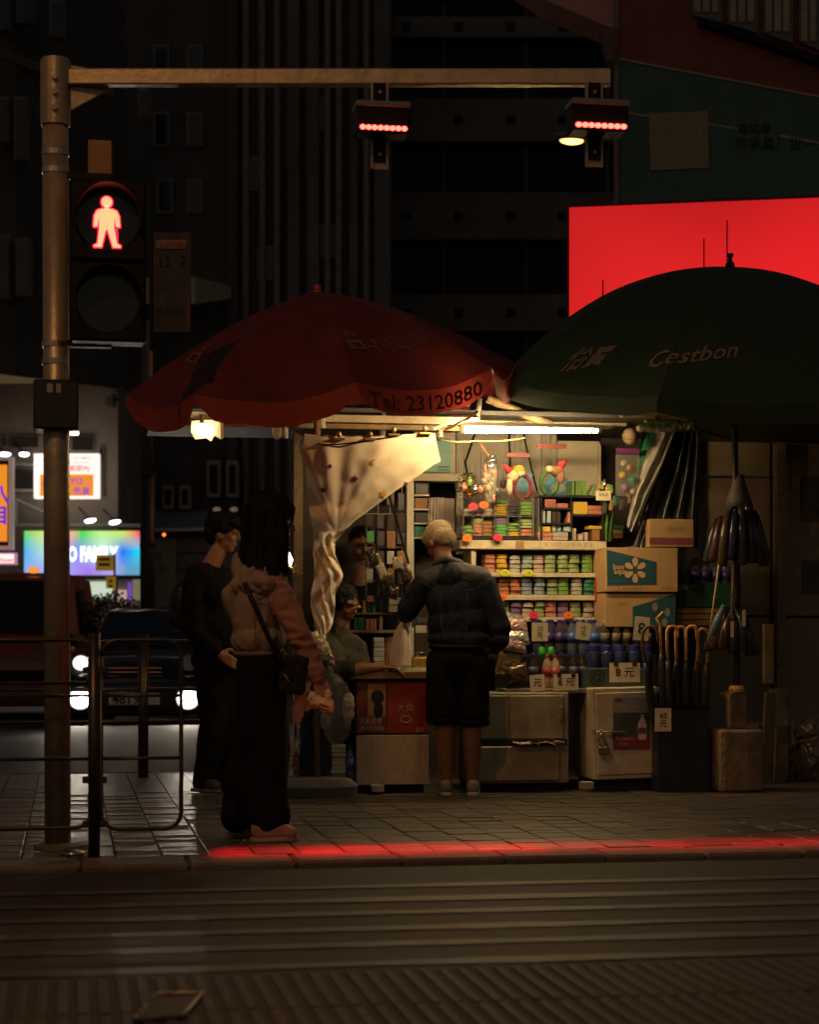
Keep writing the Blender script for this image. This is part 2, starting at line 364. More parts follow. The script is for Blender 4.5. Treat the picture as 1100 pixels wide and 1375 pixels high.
wallpts(((830,148),(875,155),(955,165),(1030,177),(1180,205),(1180,208),(1030,180),(955,168),(875,158),(830,151)), 'pale_line', M('pale_line_paint', (.5,.4,.25), .7), off=.015, th=.01)
wallpts(((872,152),(951,149),(953,225),(874,229)), 'blank_panel', M('beige_panel', (.42,.31,.2), .7, var=.3, scale=30), off=.03, th=.025)
wallpts(((826,-80),(831,-80),(831,760),(826,760)), 'edge_trim', M('redbrown_trim', (.3,.2,.13), .6), off=.03, th=.1)
for k in range(4):
    xx = 930+k*48
    w = wallpts(((xx,-60),(xx+40,-60),(xx+40,30+k*14),(xx,20+k*12)), 'window', M('window_frame_dark', (0,0,0)), off=.08)
    for j in range(3): wallpts(((xx+3+j*12,-55),(xx+11+j*12,-55),(xx+11+j*12,16+k*13),(xx+3+j*12,16+k*13)), 'curtain_slat', M('beige_curtain', (.5,.4,.28), .8), off=.1, th=.015, parent=w)
wallpts(((940,30),(1180,110),(1180,100),(940,22)), 'ledge', M('dark_void', (0,0,0)), off=.16, th=.14)
dkink = M('faint_print', (.035,.06,.045), .8, var=0)
for s, px, py, h in (('福祐單', 1013, 172, .11), ('何承具！世一之約', 1060, 193, .13)):
    fD = lambda q: W(q, py, 20-.03-(q-830)/270*.9); letters(s, 'printed_text', dkink, hd, fD(px), h=h, right=fD(px+60)-fD(px-60))
wallpts(((733,0),(833,42),(833,-60),(640,-60)), 'red_lit_canopy', M('red_lit_soffit', (.75,.36,.28), .7, var=.15), off=-.3, th=.6)  # salmon colour carries the red light of the billboard
wallpts(((806,38),(832,38),(826,84),(818,80)), 'canopy_bracket', M('rust_bracket', (.2,.11,.07), .7), off=.1, th=.2)
# lit red billboard, turned a little towards the right
bb = thing('red_billboard', 'large plain glowing red lightbox billboard above the green parasol', 'billboard', W(930,560,16))
def bbp(px, py, o=0): return W(px, py, 16.2-(px-763)/337*.35-o)
redE = M('red_lightbox', (.5,.01,.02), .35, var=0, emit=(1,.018,.022), es=.66)
t_ = redE.node_tree; tc_ = t_.nodes.new('ShaderNodeTexCoord'); nz_ = t_.nodes.new('ShaderNodeTexNoise'); nz_.inputs['Scale'].default_value = .4; nz_.inputs['Detail'].default_value = 1; t_.links.new(tc_.outputs['Object'], nz_.inputs[0])
mr_ = t_.nodes.new('ShaderNodeMapRange'); sx_ = t_.nodes.new('ShaderNodeSeparateXYZ'); t_.links.new(tc_.outputs['Generated'], sx_.inputs[0]); ad_ = t_.nodes.new('ShaderNodeMath'); ad_.operation = 'MULTIPLY_ADD'; t_.links.new(sx_.outputs['Z'], ad_.inputs[0]); ad_.inputs[1].default_value = -.55; t_.links.new(nz_.outputs['Fac'], ad_.inputs[2]); t_.links.new(ad_.outputs[0], mr_.inputs[0]); mr_.inputs[1].default_value = -.15; mr_.inputs[2].default_value = .4; mr_.inputs[3].default_value = .42; mr_.inputs[4].default_value = .98; t_.links.new(mr_.outputs[0], t_.nodes['Principled BSDF'].inputs['Emission Strength'])
build(MB().add([bbp(763,278),bbp(1220,260.5),bbp(1220,560),bbp(763,560)], [(0,1,2,3)]), 'light_panel', redE, bb)
build(MB().add([bbp(763,277,-.01),bbp(1220,259.5,-.01),bbp(1220,561,-.01),bbp(763,561,-.01)]+[bbp(763,277,-.4),bbp(1220,259.5,-.4),bbp(1220,561,-.4),bbp(763,561,-.4)], [(0,1,2,3),(5,4,7,6),(4,5,1,0),(4,0,3,7),(1,5,6,2),(3,2,6,7)]), 'cabinet', M('billboard_cabinet', (.04,.03,.03), .7), bb)
for (a,b,c2,d) in ((763,277,1220,259),(763,277,763,560)): build(MB().tube([bbp(a,b),bbp(c2,d)], .012, 6), 'edge_frame', M('red_frame', (.2,.01,.01), .5), bb)
for (px,y0,y1) in ((946,320,372),(977,296,352),(810,376,440)): build(MB().tube([bbp(px,y0,.05),bbp(px,y1,.05)], .006, 5), 'hanging_cable', M('dark_cable', (.08,.02,.02), .7), bb)
# ================================================================== street lamps
lampcol = (1,.42,.11)
def street_lamp(base, h, reach, watts, label, spot=True):
    o = thing('street_lamp', label, 'street lamp', base, 'sodium street lamps')
    gm = M('lamp_column', (.22,.2,.18), .5, .6, var=.25); b = Vector(base); r = Vector(reach)
    build(MB().tube([b, b+Vector((0,0,h*.5)), b+Vector((0,0,h))], [.09,.075,.055], 12), 'column', gm, o, smooth=True)
    build(MB().tube([b+Vector((0,0,h)), b+Vector((0,0,h+.25))+r*.4, b+Vector((0,0,h+.3))+r], [.05,.045,.04], 8), 'arm', gm, o, smooth=True)
    hp = b+Vector((0,0,h+.28))+r
    build(MB().ball(hp, (.3,.16,.09), 14, 8), 'lamp_head', gm, o, smooth=True)
    build(MB().ball(hp-Vector((0,0,.06)), (.2,.11,.07), 14, 8), 'lamp_lens', M('sodium_lens', (.9,.6,.3), .3, var=0, emit=(1,.5,.12), es=5), o, smooth=True)
    l = bpy.data.lights.new('lamp_light', 'SPOT'); l.energy = watts; l.color = lampcol; l.spot_size = math.radians(165); l.spot_blend = .5; l.shadow_soft_size = .12
    lo = bpy.data.objects.new('lamp_light', l); COL.objects.link(lo); lo.location = hp-Vector((0,0,.16))-b; lo.parent = o
    return o
lb = W(768,183,31); street_lamp((lb.x+1.2, lb.y, 0), lb.z-.28, (-1.2,0,0), 500, 'lit sodium street lamp beyond the far end of the signal arm')
street_lamp((-4.3,-5.4,ROAD), 7.6, (1.8,.3,0), 720, 'lit sodium street lamp standing on the near side of the crossing')

# ================================================================== signal pole with projector arm
galv = M('galvanised_steel', (.34,.3,.23), .42, .55, var=.25, scale=10, bump=.1, bscale=30)
dkm = M('dark_plastic', (.007,.0065,.0065), .5, var=.2, spec=.2)
pole_xy = G(81,1140); yA = pole_xy.y
sp = thing('signal_pole', 'galvanised signal pole with a long horizontal arm over the kerb', 'signal pole', pole_xy)
topz = Q(73,82,yA).z; px_, py_ = Q(74,500,yA).x, yA
build(MB().tube([(px_+.01,py_,0),(px_,py_,topz-.29)], .0575, 24), 'pole', galv, sp, smooth=True)
build(MB().tube([(px_,py_,topz-.29),(px_,py_,topz)], .066, 24), 'sleeve', galv, sp, bev=.002)
build(MB().tube([(px_,py_,topz-.001),(px_,py_,topz+.008)], .06, 24), 'cap', galv, sp)
build(MB().lathe([(.12,0),(.12,.02),(.07,.03)], 20, pole_xy), 'base_plate', M('base_metal', (.2,.18,.15), .5, .6), sp)
for zz in (topz-.09, topz-.155, topz-.225): build(MB().tube([(px_-.004,py_-.062,zz),(px_-.004,py_-.082,zz)], .013, 6), 'bolt', galv, sp)
for pyy in (206,230,463,486): zz = Q(74,pyy,yA).z; build(MB().tube([(px_,py_,zz-.012),(px_,py_,zz+.012)], .0605, 20), 'band_clamp', M('steel_band', (.5,.45,.38), .3, .9), sp)
DA = FP*HC/(1140-HY); aL = W(92,105,DA); aR = W(820,102,DA); azc = aL.z; ARM = Matrix.Rotation(-TH,3,'Z'); PV = (px_,yA,0)
def onarm(x): return yA-(x-px_)*math.tan(TH)
build(MB().box((px_+.06,yA-.03,azc-.036), (px_+(aR.x-px_)/CT,yA+.03,azc+.036), ARM, PV), 'arm', galv, sp, bev=.006)
a, b = Q(92,92,yA), Q(148,118,yA); g0 = Q(92,150,yA)
build(MB().prism([(px_+.055,azc-.037),(b.x,azc-.037),(px_+.055,g0.z)], yA-.008, yA+.008), 'gusset', galv, sp)
build(MB().prism([(px_+.055,azc+.037),(b.x-.02,azc+.037),(px_+.055,azc+.06)], yA-.008, yA+.008), 'gusset', galv, sp)
# projectors that throw the red line on the kerb
ledR = M('red_leds', (.6,.02,.02), .3, var=0, emit=(1,.06,.04), es=9)
def projector(x0, x1, y0, y1, label):
    yM = onarm(W((x0+x1)/2,150,DA).x); a, b = prect(x0, y0, x1, y1, yM-.16, .13); xm = (a[0]+b[0])/2; yb = yM-.06
    o = thing('red_line_projector', label, 'projector', (xm,yb,b[2]), 'red line projectors on the signal arm')
    build(MB().box(a, b), 'housing', dkm, o, bev=.008)
    build(MB().box((a[0]-.004,a[1]-.012,b[2]-.018), (b[0]+.004,b[1],b[2]+.006)), 'hood', M('blue_grey_hood', (.12,.14,.17), .4), o, bev=.003)
    br = build(MB().box((xm-.038,yM-.055,a[2]-.13), (xm-.03,yM-.033,azc-.036)).box((xm+.03,yM-.055,a[2]-.13), (xm+.038,yM-.033,azc-.036)).box((xm-.03,yM-.04,a[2]-.13), (xm+.03,yM-.034,a[2]-.1)), 'bracket', galv, o)
    build(MB().box((xm-.03,yM-.05,a[2]-.1), (xm+.03,yM-.034,azc-.037)), 'bracket_plate', dkm, o)
    for zz in (azc-.08, a[2]-.07): build(MB().tube([(xm,yM-.05,zz),(xm,yM-.062,zz)], .008, 6), 'bolt', galv, o)
    n = 8; w = (b[0]-a[0]-.02)/n
    for k in range(n): build(MB().ball((a[0]+.01+w*(k+.5), a[1]-.004, a[2]+.02), (w*.5,.012,.011), 8, 6), 'led', ledR, o, smooth=True)
    l = bpy.data.lights.new('red_line_light', 'SPOT'); l.energy = 1150; l.color = (1,.0,.016); l.spot_size = math.radians(29 if x0 < 600 else 50); l.spot_blend = .25; l.shadow_soft_size = .02
    l.use_nodes = True; t = l.node_tree; em = [n_ for n_ in t.nodes if n_.type == 'EMISSION'][0]
    tc = t.nodes.new('ShaderNodeTexCoord'); sx = t.nodes.new('ShaderNodeSeparateXYZ'); t.links.new(tc.outputs['Normal'], sx.inputs[0])
    def mth(op, u, v=None):
        q = t.nodes.new('ShaderNodeMath'); q.operation = op
        for i, s in enumerate((u, v)):
            if s is None: continue
            if isinstance(s, (int,float)): q.inputs[i].default_value = s
            else: t.links.new(s, q.inputs[i])
        return q.outputs[0]
    nz = mth('ABSOLUTE', sx.outputs['Z']); ty = mth('DIVIDE', sx.outputs['Y'], nz)
    e = mth('POWER', 2.718, mth('MULTIPLY', mth('POWER', mth('ABSOLUTE', mth('DIVIDE', mth('SUBTRACT', ty, (.39-a[1]-.03)/(a[2]-.03)), .064)), 2.2), -1))
    cosc = mth('DIVIDE', mth('MULTIPLY', e, 1.0), mth('POWER', nz, 2.5))
    t.links.new(cosc, em.inputs['Strength'])
    lo = bpy.data.objects.new('red_line_light', l); COL.objects.link(lo); lo.parent = o; lo.location = Vector((xm, a[1]+.03, a[2]-.03))-Vector(o.location)
    return o
projector(480,550,138,178, 'black projector box with a row of red leds at mid arm')
projector(770,845,135,175, 'black projector box with a row of red leds at the free end of the arm')
# pedestrian signal head
sh = thing('pedestrian_signal', 'black pedestrian signal head showing a lit red man', 'traffic signal', Q(144,462,yA-.12))
yS = yA-.16
for (y0,y1) in ((240,350),(352,458)):
    a, b = prect(93,y0,196,y1,yS,.16); build(MB().box(a, b), 'signal_case', dkm, sh, bev=.012)
    cx, cz, r = (a[0]+b[0])/2, (a[2]+b[2])/2, (b[0]-a[0])*.44
    V = []; F = []; n = 28
    for k in range(n+1):
        an = -.35+(PI+.7)*k/n
        for rr, yy in ((r, yS), (r, yS-.13), (r-.008, yS-.13), (r-.008, yS)): V.append((cx+rr*math.cos(an), yy+ (.05*(1-max(0,math.sin(an))) if yy < yS-.05 else 0), cz+rr*math.sin(an)))
    for k in range(n):
        for q in range(4): F.append((k*4+q, k*4+(q+1)%4, k*4+4+(q+1)%4, k*4+4+q))
    build(MB().add(V, F), 'visor', dkm, sh, smooth=False)
    build(MB().tube([(cx,yS-.004,cz),(cx,yS+.01,cz)], r*.93, 32), 'lens', M('smoked_lens', (.012,.01,.01), .15, var=0), sh)
# the red standing man, an outline of lit leds
mx, mz = Q(143,297,yS-.012).x, Q(143,297,yS-.012).z; u = Q(143,262,yS).z-Q(143,332,yS).z
man = [(-.09,.235),(.09,.235),(.185,.2),(.235,.1),(.25,-.1),(.225,-.105),(.175,-.09),(.15,.1),(.14,-.12),(.19,-.42),(.265,-.47),(.26,-.495),(.12,-.495),(.03,-.2),(0,-.14),(-.03,-.2),(-.1,-.495),(-.24,-.495),(-.245,-.47),(-.17,-.43),(-.14,-.12),(-.15,.1),(-.175,-.09),(-.225,-.11),(-.25,-.1),(-.235,.1),(-.185,.2)]
manE = M('red_man_leds', (1,.4,.2), .4, var=0, emit=(1,.38,.17), es=1.6); glowE = M('red_man_edge', (.6,.02,.02), .4, var=0, emit=(1,.006,.03), es=5)
mb = MB().prism([(mx+p*u, mz+q*u) for p, q in man], yS-.014, yS-.008)
mb.tube([(mx,yS-.014,mz+.37*u),(mx,yS-.008,mz+.37*u)], .1*u, 18).box((mx-.04*u,yS-.014,mz+.22*u), (mx+.04*u,yS-.008,mz+.3*u)); build(mb, 'red_man', manE, sh)
ed = MB()
def outset(poly, d):
    out = []; n = len(poly)
    for i in range(n):
        a, b, c = Vector(poly[i-1]), Vector(poly[i]), Vector(poly[(i+1)%n]); e1, e2 = (b-a).normalized(), (c-b).normalized()
        nn = (Vector((-e1.y,e1.x))+Vector((-e2.y,e2.x))); nn = nn.normalized() if nn.length > .1 else Vector((-e1.y,e1.x)); out.append(tuple(b+nn*d))
    return out
ed.prism([(mx+p*u, mz+q*u) for p, q in outset(man, .022)], yS-.007, yS-.0045).tube([(mx,yS-.007,mz+.37*u),(mx,yS-.0045,mz+.37*u)], .122*u, 18)
build(ed, 'red_man_edge', glowE, sh)
a, b = prect(118,188,150,240,yA+.04,.05); build(MB().box(a, b), 'mounting_plate', M('weathered_plate', (.25,.16,.08), .7), sh, bev=.004)
for yy in (238,462): zz = Q(110,yy,yA).z; build(MB().box((px_+.05,yA-.03,zz-.015), (Q(150,yy,yA).x,yA+.03,zz+.015)), 'mounting_arm', dkm, sh, bev=.003)
# audible signal box lower on the pole
a, b = prect(44,509,105,576,yA-.1,.2)
ab = thing('audible_signal_box', 'black box strapped round the signal pole below the red man', 'signal box', ((a[0]+b[0])/2, yA, a[2]))
build(MB().box(a, b), 'case', M('gloss_black', (.015,.015,.016), .25, var=.2), ab, bev=.01)
build(MB().box((a[0]+.06,a[1]-.006,b[2]-.06), (a[0]+.085,a[1],b[2]-.02)).box((a[0]+.1,a[1]-.006,b[2]-.06), (a[0]+.12,a[1],b[2]-.02)), 'label_plate', galv, ab)
build(MB().box((b[0]-.04,a[1]+.02,a[2]-.006), (b[0]+.002,b[1],a[2])), 'lower_lip', steel, ab)
# banner hanging from the next post
bn = thing('hanging_banner', 'grey vertical banner printed 12 7 beside the signal head', 'banner', W(230,446,10.5))
build(dbox(206,312,256,446,10.5,.012), 'sheet', M('banner_cloth', (.055,.056,.068), .8, var=.4, scale=12, spec=.2), bn)
pr = M('banner_ink', (.012,.012,.02), .7, var=0); pr2 = M('banner_red', (.2,.05,.05), .7, var=.3)
for s, px, py, h, mm in (('12', 221,350,.055,pr),('7', 246,349,.055,pr),('立法會選舉', 232,329,.03,pr2),('投票日', 226,418,.05,pr)): letters(s, 'printed_text', mm, bn, W(px,py,10.49), h=h, right=(CT,-ST,0))
build(dbox(252,395,254,442,10.49,.004), 'red_stripe', pr2, bn); build(dbox(209,322,250,334,10.494,.003), 'red_stripe', M('banner_pink', (.2,.12,.12), .7), bn)
build(MB().tube([W(203,306,10.52),W(203,470,10.52)], .012, 8), 'support_rod', dkm, bn)

# ================================================================== pedestrian railings
railM = M('railing_steel', (.07,.06,.05), .38, .8, var=.3)
def loop_panel(o, p, q, z0, z1, mids, r=.0095, rad=.07):
    p, q = Vector(p), Vector(q); d = (q-p).normalized(); L = (q-p).length; pts = []
    for cx, cz, a0 in ((rad,z1-rad,PI), (L-rad,z1-rad,PI/2), (L-rad,z0+rad,0), (rad,z0+rad,-PI/2)):
        for k in range(5): a = a0-PI/2*k/4; pts.append(p+d*(cx+rad*math.cos(a))+Vector((0,0,cz+rad*math.sin(a))))
    pts.append(pts[0]); build(MB().tube(pts, r, 8), 'loop_rail', railM, o, smooth=True)
    for z in mids: build(MB().tube([p+Vector((0,0,z)), q+Vector((0,0,z))], r*.8, 8), 'rail', railM, o, smooth=True)
g = G(126,1150); zt = .93
rl = thing('pedestrian_railing', 'steel railing with round-cornered loop panels beside the signal pole', 'railing', (g.x,g.y,0))
build(MB().tube([(g.x,g.y,0),(g.x,g.y,.96)], .026, 14), 'post', railM, rl, smooth=True)
xr = Q(243,1000,g.y).x; xl = Q(122,1000,g.y).x
loop_panel(rl, (g.x+.03,g.y,0), (xr,g.y,0), .115, .93, (.42,.69))
loop_panel(rl, (g.x-1.05,g.y,0), (xl,g.y,0), .125, .93, (.42,.69,.745))
for zz in (.14,.33,.8): build(MB().box((g.x-.05,g.y-.012,zz-.015), (g.x+.055,g.y+.012,zz+.015)), 'lug', railM, rl, bev=.004)
build(MB().tube([(g.x-1.12,g.y,0),(g.x-1.12,g.y,.96)], .026, 14), 'post', railM, rl, smooth=True)
g2 = G(192,1043); rl2 = thing('pedestrian_railing', 'steel railing along the side road in front of the headlights', 'railing', (g2.x,g2.y,0))
for k in (-2,-1,0): build(MB().tube([(g2.x+k*1.5,g2.y,0),(g2.x+k*1.5,g2.y,.98)], .036, 12), 'post', railM, rl2, smooth=True)
for z0, z1 in ((.93,.93),(.6,.6),(.38,.38)): build(MB().tube([(g2.x-3.2,g2.y,z0),(g2.x+.55,g2.y,z1)], .014, 8), 'rail', railM, rl2, smooth=True)
ms = thing('metal_stud', 'small round steel cover on the pavement beside the railing post', 'stud', G(98,1148))
build(MB().lathe([(.055,0),(.055,.012),(.04,.02),(.0,.022)], 16, G(98,1148)), 'dome', steel, ms, smooth=True)

# ================================================================== shops and signs far on the left
def sign(name, label, x0, y0, x1, y1, D, frame, face, cat='shop sign', th=.25, f=2.0):
    o = thing(name, label, cat, W((x0+x1)/2, y1, D)); build(dbox(x0,y0,x1,y1,D,th), 'box', frame, o); build(dbox(x0+f,y0+f,x1-f,y1-f,D-.02,.03), 'lit_face', face, o); return o
wE = M('lit_white', (.9,.85,.8), .5, var=0, emit=(1,.84,.76), es=1.15); oE = M('lit_orange', (.8,.4,.1), .5, var=0, emit=(1,.3,.02), es=.85); pE = M('purple_print', (.2,.1,.6), .5, var=0, emit=(.12,.04,.75), es=.7)
rE = M('red_print', (.7,.1,.1), .5, var=0, emit=(.85,.1,.08), es=.7); gyE = M('grey_print', (.5,.4,.5), .5, var=0, emit=(.5,.38,.5), es=.6)
frW = M('sign_frame_white', (.55,.5,.45), .5, var=.1, emit=(.5,.42,.36), es=.25); frD = M('sign_frame_dark', (.05,.04,.05), .5)
s1 = sign('lightbox_sign', 'white lightbox sign with an orange panel on the pale corner wall', 45,609,132,669,44.8, wE, wE)
build(dbox(53,637,125,666,44.76,.02), 'orange_panel', oE, s1)
for s, px, py, w, mm in (('THY MALL', 110,615,24,gyE),('PLAY EASY', 110,621,20,gyE),('百樂國內', 101,629,36,rE),('YO', 102,646,17,pE),('(2/F)', 116,647,9,gyE),('百貨', 64,651,16,pE),('色貨', 109,659,22,pE)): letters(s, 'printed_text', mm, s1, W(px,py,44.72), w=w/FP*44.72, right=(CT,-ST,0), bold=.01)
s2 = sign('vertical_sign', 'orange vertical sign in a white frame with purple characters', -40,613,16,738,43, frW, oE, f=5)
build(dbox(-36,618,11,733,42.97,.01), 'dark_inset', frD, s2); build(dbox(-34,624,9,727,42.95,.015), 'orange_panel', oE, s2)
for s, py in (('八',664),('目',692)): letters(s, 'printed_text', pE, s2, W(-2,py,42.9), h=24/FP*42.9, right=(CT,-ST,0), bold=.03)
s3 = sign('small_lightbox', 'small white lightbox with red lettering under the vertical sign', -30,742,20,758,42.8, M('pink_frame', (.6,.3,.5), .5, var=0, emit=(.8,.3,.6), es=.4), wE)
letters('Ktown', 'printed_text', rE, s3, W(8,752,42.74), w=19/FP*42.7, right=(CT,-ST,0), bold=.03)
rb = bpy.data.materials.new('rainbow_lightbox'); rb.use_nodes = True; t = rb.node_tree; b_ = t.nodes['Principled BSDF']; tc = t.nodes.new('ShaderNodeTexCoord'); sx = t.nodes.new('ShaderNodeSeparateXYZ'); t.links.new(tc.outputs['Generated'], sx.inputs[0])
def ramp(src, cols):
    r = t.nodes.new('ShaderNodeValToRGB'); t.links.new(src, r.inputs[0]); e = r.color_ramp.elements
    while len(e) < len(cols): e.new(.5)
    for q, (pos, c_) in zip(e, cols): q.position = pos; q.color = (*c_, 1)
    return r.outputs[0]
top = ramp(sx.outputs['X'], [(0,(.1,.7,.1)),(.18,(.75,.85,.25)),(.42,(.95,.5,.25)),(.5,(.05,.75,.05)),(.66,(.55,.95,.3)),(.85,(.6,.9,.1)),(.95,(.95,.3,.1)),(1,(.9,.05,.1))])
mid = ramp(sx.outputs['X'], [(0,(.05,.45,.9)),(.2,(.55,.85,.7)),(.45,(.1,.2,.9)),(.68,(.6,.9,.7)),(.85,(0,.15,1)),(1,(0,.75,.95))])
bot = ramp(sx.outputs['X'], [(0,(.25,.45,.95)),(.3,(.4,.45,.95)),(.55,(.4,.2,.9)),(.75,(.45,.4,.8)),(.9,(.1,.35,.6)),(1,(.1,.4,.55))])
m1 = t.nodes.new('ShaderNodeMixRGB'); m2 = t.nodes.new('ShaderNodeMixRGB')
def mr(src, a, b):
    q = t.nodes.new('ShaderNodeMapRange'); t.links.new(src, q.inputs[0]); q.inputs[1].default_value = a; q.inputs[2].default_value = b; return q.outputs[0]
t.links.new(mr(sx.outputs['Z'],.15,.5), m1.inputs[0]); t.links.new(bot, m1.inputs[1]); t.links.new(mid, m1.inputs[2]); t.links.new(mr(sx.outputs['Z'],.55,.95), m2.inputs[0]); t.links.new(m1.outputs[0], m2.inputs[1]); t.links.new(top, m2.inputs[2])
t.links.new(m2.outputs[0], b_.inputs['Emission Color']); b_.inputs['Emission Strength'].default_value = .95; b_.inputs['Base Color'].default_value = (.1,.1,.1,1)
s4 = sign('rainbow_fascia', 'rainbow lit shop fascia reading YO FAMILY in white', 31,712,188,773,46.2-.9, frD, rb, f=.8)
letters('YO FAMILY', 'lettering', M('white_letters', (1,1,1), .5, var=0, emit=(1,1,1), es=2.2), s4, W(119,744,45.2), w=78/FP*45.2, h=21/FP*45.2, right=(CT,-ST,0), bold=.035)
for i, (px,py,r) in enumerate(((6,610,8),(32,610,7),(121,699,8),(154,701,8))):
    o = thing('sign_floodlight', ('white floodlight on an arm above the rainbow fascia, ' if py > 650 else 'white floodlight above the lightbox signs, ')+('nearer the dark tenement' if px in (154,32) else 'farther from the dark tenement'), 'floodlight', W(px,py+3,44.4), 'floodlights over the shop signs')
    c_ = W(px,py,44.4); build(MB().ball(c_, (r/FP*44,.12,.055), 12, 7, Matrix.Rotation(.0 if py < 650 else -.22, 3, 'Y')), 'lamp_face', M('floodlight_face', (1,1,1), .4, var=0, emit=(.9,.93,1), es=5), o, smooth=True)
    build(MB().ball(c_+Vector((0,.05,.05)), (r/FP*50,.14,.06), 12, 7), 'housing', frD, o, smooth=True)
    build(MB().tube([c_+Vector((0,.1,.03)), c_+Vector((-.25,.9,.35))], .03, 6), 'arm', frD, o)
si = thing('lit_shopfront', 'brightly lit shop interior under the rainbow fascia', 'shopfront', W(110,905,46))
build(dbox(30,778,190,905,45.92,.05), 'back_wall', M('shop_wall', (.5,.45,.38), .7), si)
build(dbox(108,781,150,802,45.8,.08), 'lit_panel', M('shop_panel_lit', (.8,.85,.7), .5, var=.3, scale=3, emit=(.75,.85,.68), es=.75), si)
for (x0,y0,x1,y1,cc) in ((157,792,169,812,(.9,.6,.5)),(171,782,176,808,(.25,.12,.7)),(178,778,196,806,(.3,.28,.16)),(191,784,194,806,(.5,.3,.5))): build(dbox(x0,y0,x1,y1,45.7,.08), 'shop_display', M('disp_%d' % x0, cc, .5, var=.5, scale=9, emit=cc, es=.5), si)
ys = M('yellow_sign', (.75,.48,.06), .5, var=.2, emit=(.6,.35,.03), es=.22)
for nm, lab, (x0,y0,x1,y1) in (('yellow_sign','yellow hanging sign in front of the rainbow fascia',(128,745,152,766)),('yellow_sign','small yellow sign below the rainbow fascia',(142,774,155,790))):
    o = thing(nm, lab, 'sign', W((x0+x1)/2,y1,44)); build(dbox(x0,y0,x1,y1,44,.08), 'board', ys, o)
    for k in range(2): build(dbox(x0+4,y0+4+k*7,x1-5,y0+8+k*7,43.98,.02), 'printed_line', M('brown_ink', (.25,.15,.05), .6), o)
    build(dbox(x1,y0-2,x1+2.5,y1+24,44.05,.06), 'post', frD, o)
lp = thing('lamp_column', 'thick black post between the rainbow fascia and the young man', 'post', W(198,880,30))
build(MB().tube([W(198,905,30),W(198,640,30)], .115, 14), 'column', M('black_post', (.02,.018,.018), .5), lp, smooth=True)
build(MB().tube([W(198,640,30),W(197,430,30)], .085, 14), 'upper_column', M('grey_post', (.1,.09,.085), .6), lp, smooth=True)
for yy in (640,735): build(MB().tube([W(198,yy,30),W(198,yy-5,30)], .125, 14), 'collar', M('black_post', (0,0,0)), lp)
tl = thing('tail_lamp', 'tiny orange lamp glowing beside the shuttered shopfront', 'lamp', W(220,718,47)); build(MB().ball(W(220,718,47), .04, 8, 6), 'bulb', M('tiny_orange', (1,.3,.1), .4, var=0, emit=(1,.2,.03), es=2.5), tl)
for px in (291,314):
    o = thing('wall_lamp', 'dim round wall lamp above the young man, '+('nearer the rainbow sign' if px < 300 else 'nearer the woman'), 'lamp', W(px,686,47.5), 'dim wall lamps'); build(MB().ball(W(px,684,47.5), (.1,.06,.06), 10, 7), 'globe', M('dim_globe', (.5,.4,.3), .5, var=0, emit=(.6,.4,.25), es=.16), o, smooth=True)
# bush by the side road
bu = thing('roadside_bush', 'dark leafy bush behind the black car', 'bush', W(150,905,28))
mb = MB(); c_ = W(150,835,28)
for k in range(1500):
    d = Vector((random.gauss(0,1),random.gauss(0,1),random.gauss(0,1))).normalized()*random.uniform(.55,1.03); p = c_+Vector((d.x*.48,d.y*.4,d.z*.43+.0))
    u_ = Vector((random.gauss(0,1),random.gauss(0,1),random.gauss(0,1))).normalized()*.035; v_ = u_.orthogonal().normalized()*.02; mb.add([p-u_,p-v_,p+u_,p+v_], [(0,1,2,3)])
build(mb, 'foliage', M('bush_leaf', (.05,.075,.03), .6, var=.4, scale=15), bu, kind='stuff')
build(MB().tube([W(150,905,28),W(150,840,28)], [.03,.015], 7), 'stem', M('bark', (.08,.06,.04), .9), bu)

# ================================================================== vehicles
def loft(st, name, m, parent, n=7, local=True):
    """body from stations (y, bottom z, belt z, top z, half width, half width at top)"""
    V = []; F = []; N = 12
    for (y, zb, zm, zt, w, wt) in st:
        half = [(w*.55,zb),(w*.93,zb+.02),(w,zb+.14),(w*1.0,(zb+zm)/2+.05),(w*.985,zm-.02),(w*.95,zm+.01 if zt > zm+.03 else zm),]
        roof = [(wt,zt-.03),(wt*.8,zt),(0,zt+.015)]
        prof = half+roof; ring = [(x, y, z) for x, z in prof]+[(-x, y, z) for x, z in prof[-2::-1]]; N = len(ring); V += ring
    for i in range(len(st)-1):
        for k in range(N-1): F.append((i*N+k, i*N+k+1, (i+1)*N+k+1, (i+1)*N+k))
        F.append((i*N+N-1, i*N, (i+1)*N, (i+1)*N+N-1))
    F += [tuple(range(N)), tuple(reversed(range((len(st)-1)*N, len(st)*N)))]
    return build(MB().add(V, F), name, m, parent, smooth=True, local=True)
tyreM = M('tyre_rubber', (.015,.015,.015), .85); rimM = M('alloy_rim', (.35,.35,.36), .35, .9); headE = M('lit_headlamp', (1,1,1), .3, var=0, emit=(1,.93,.85), es=60)
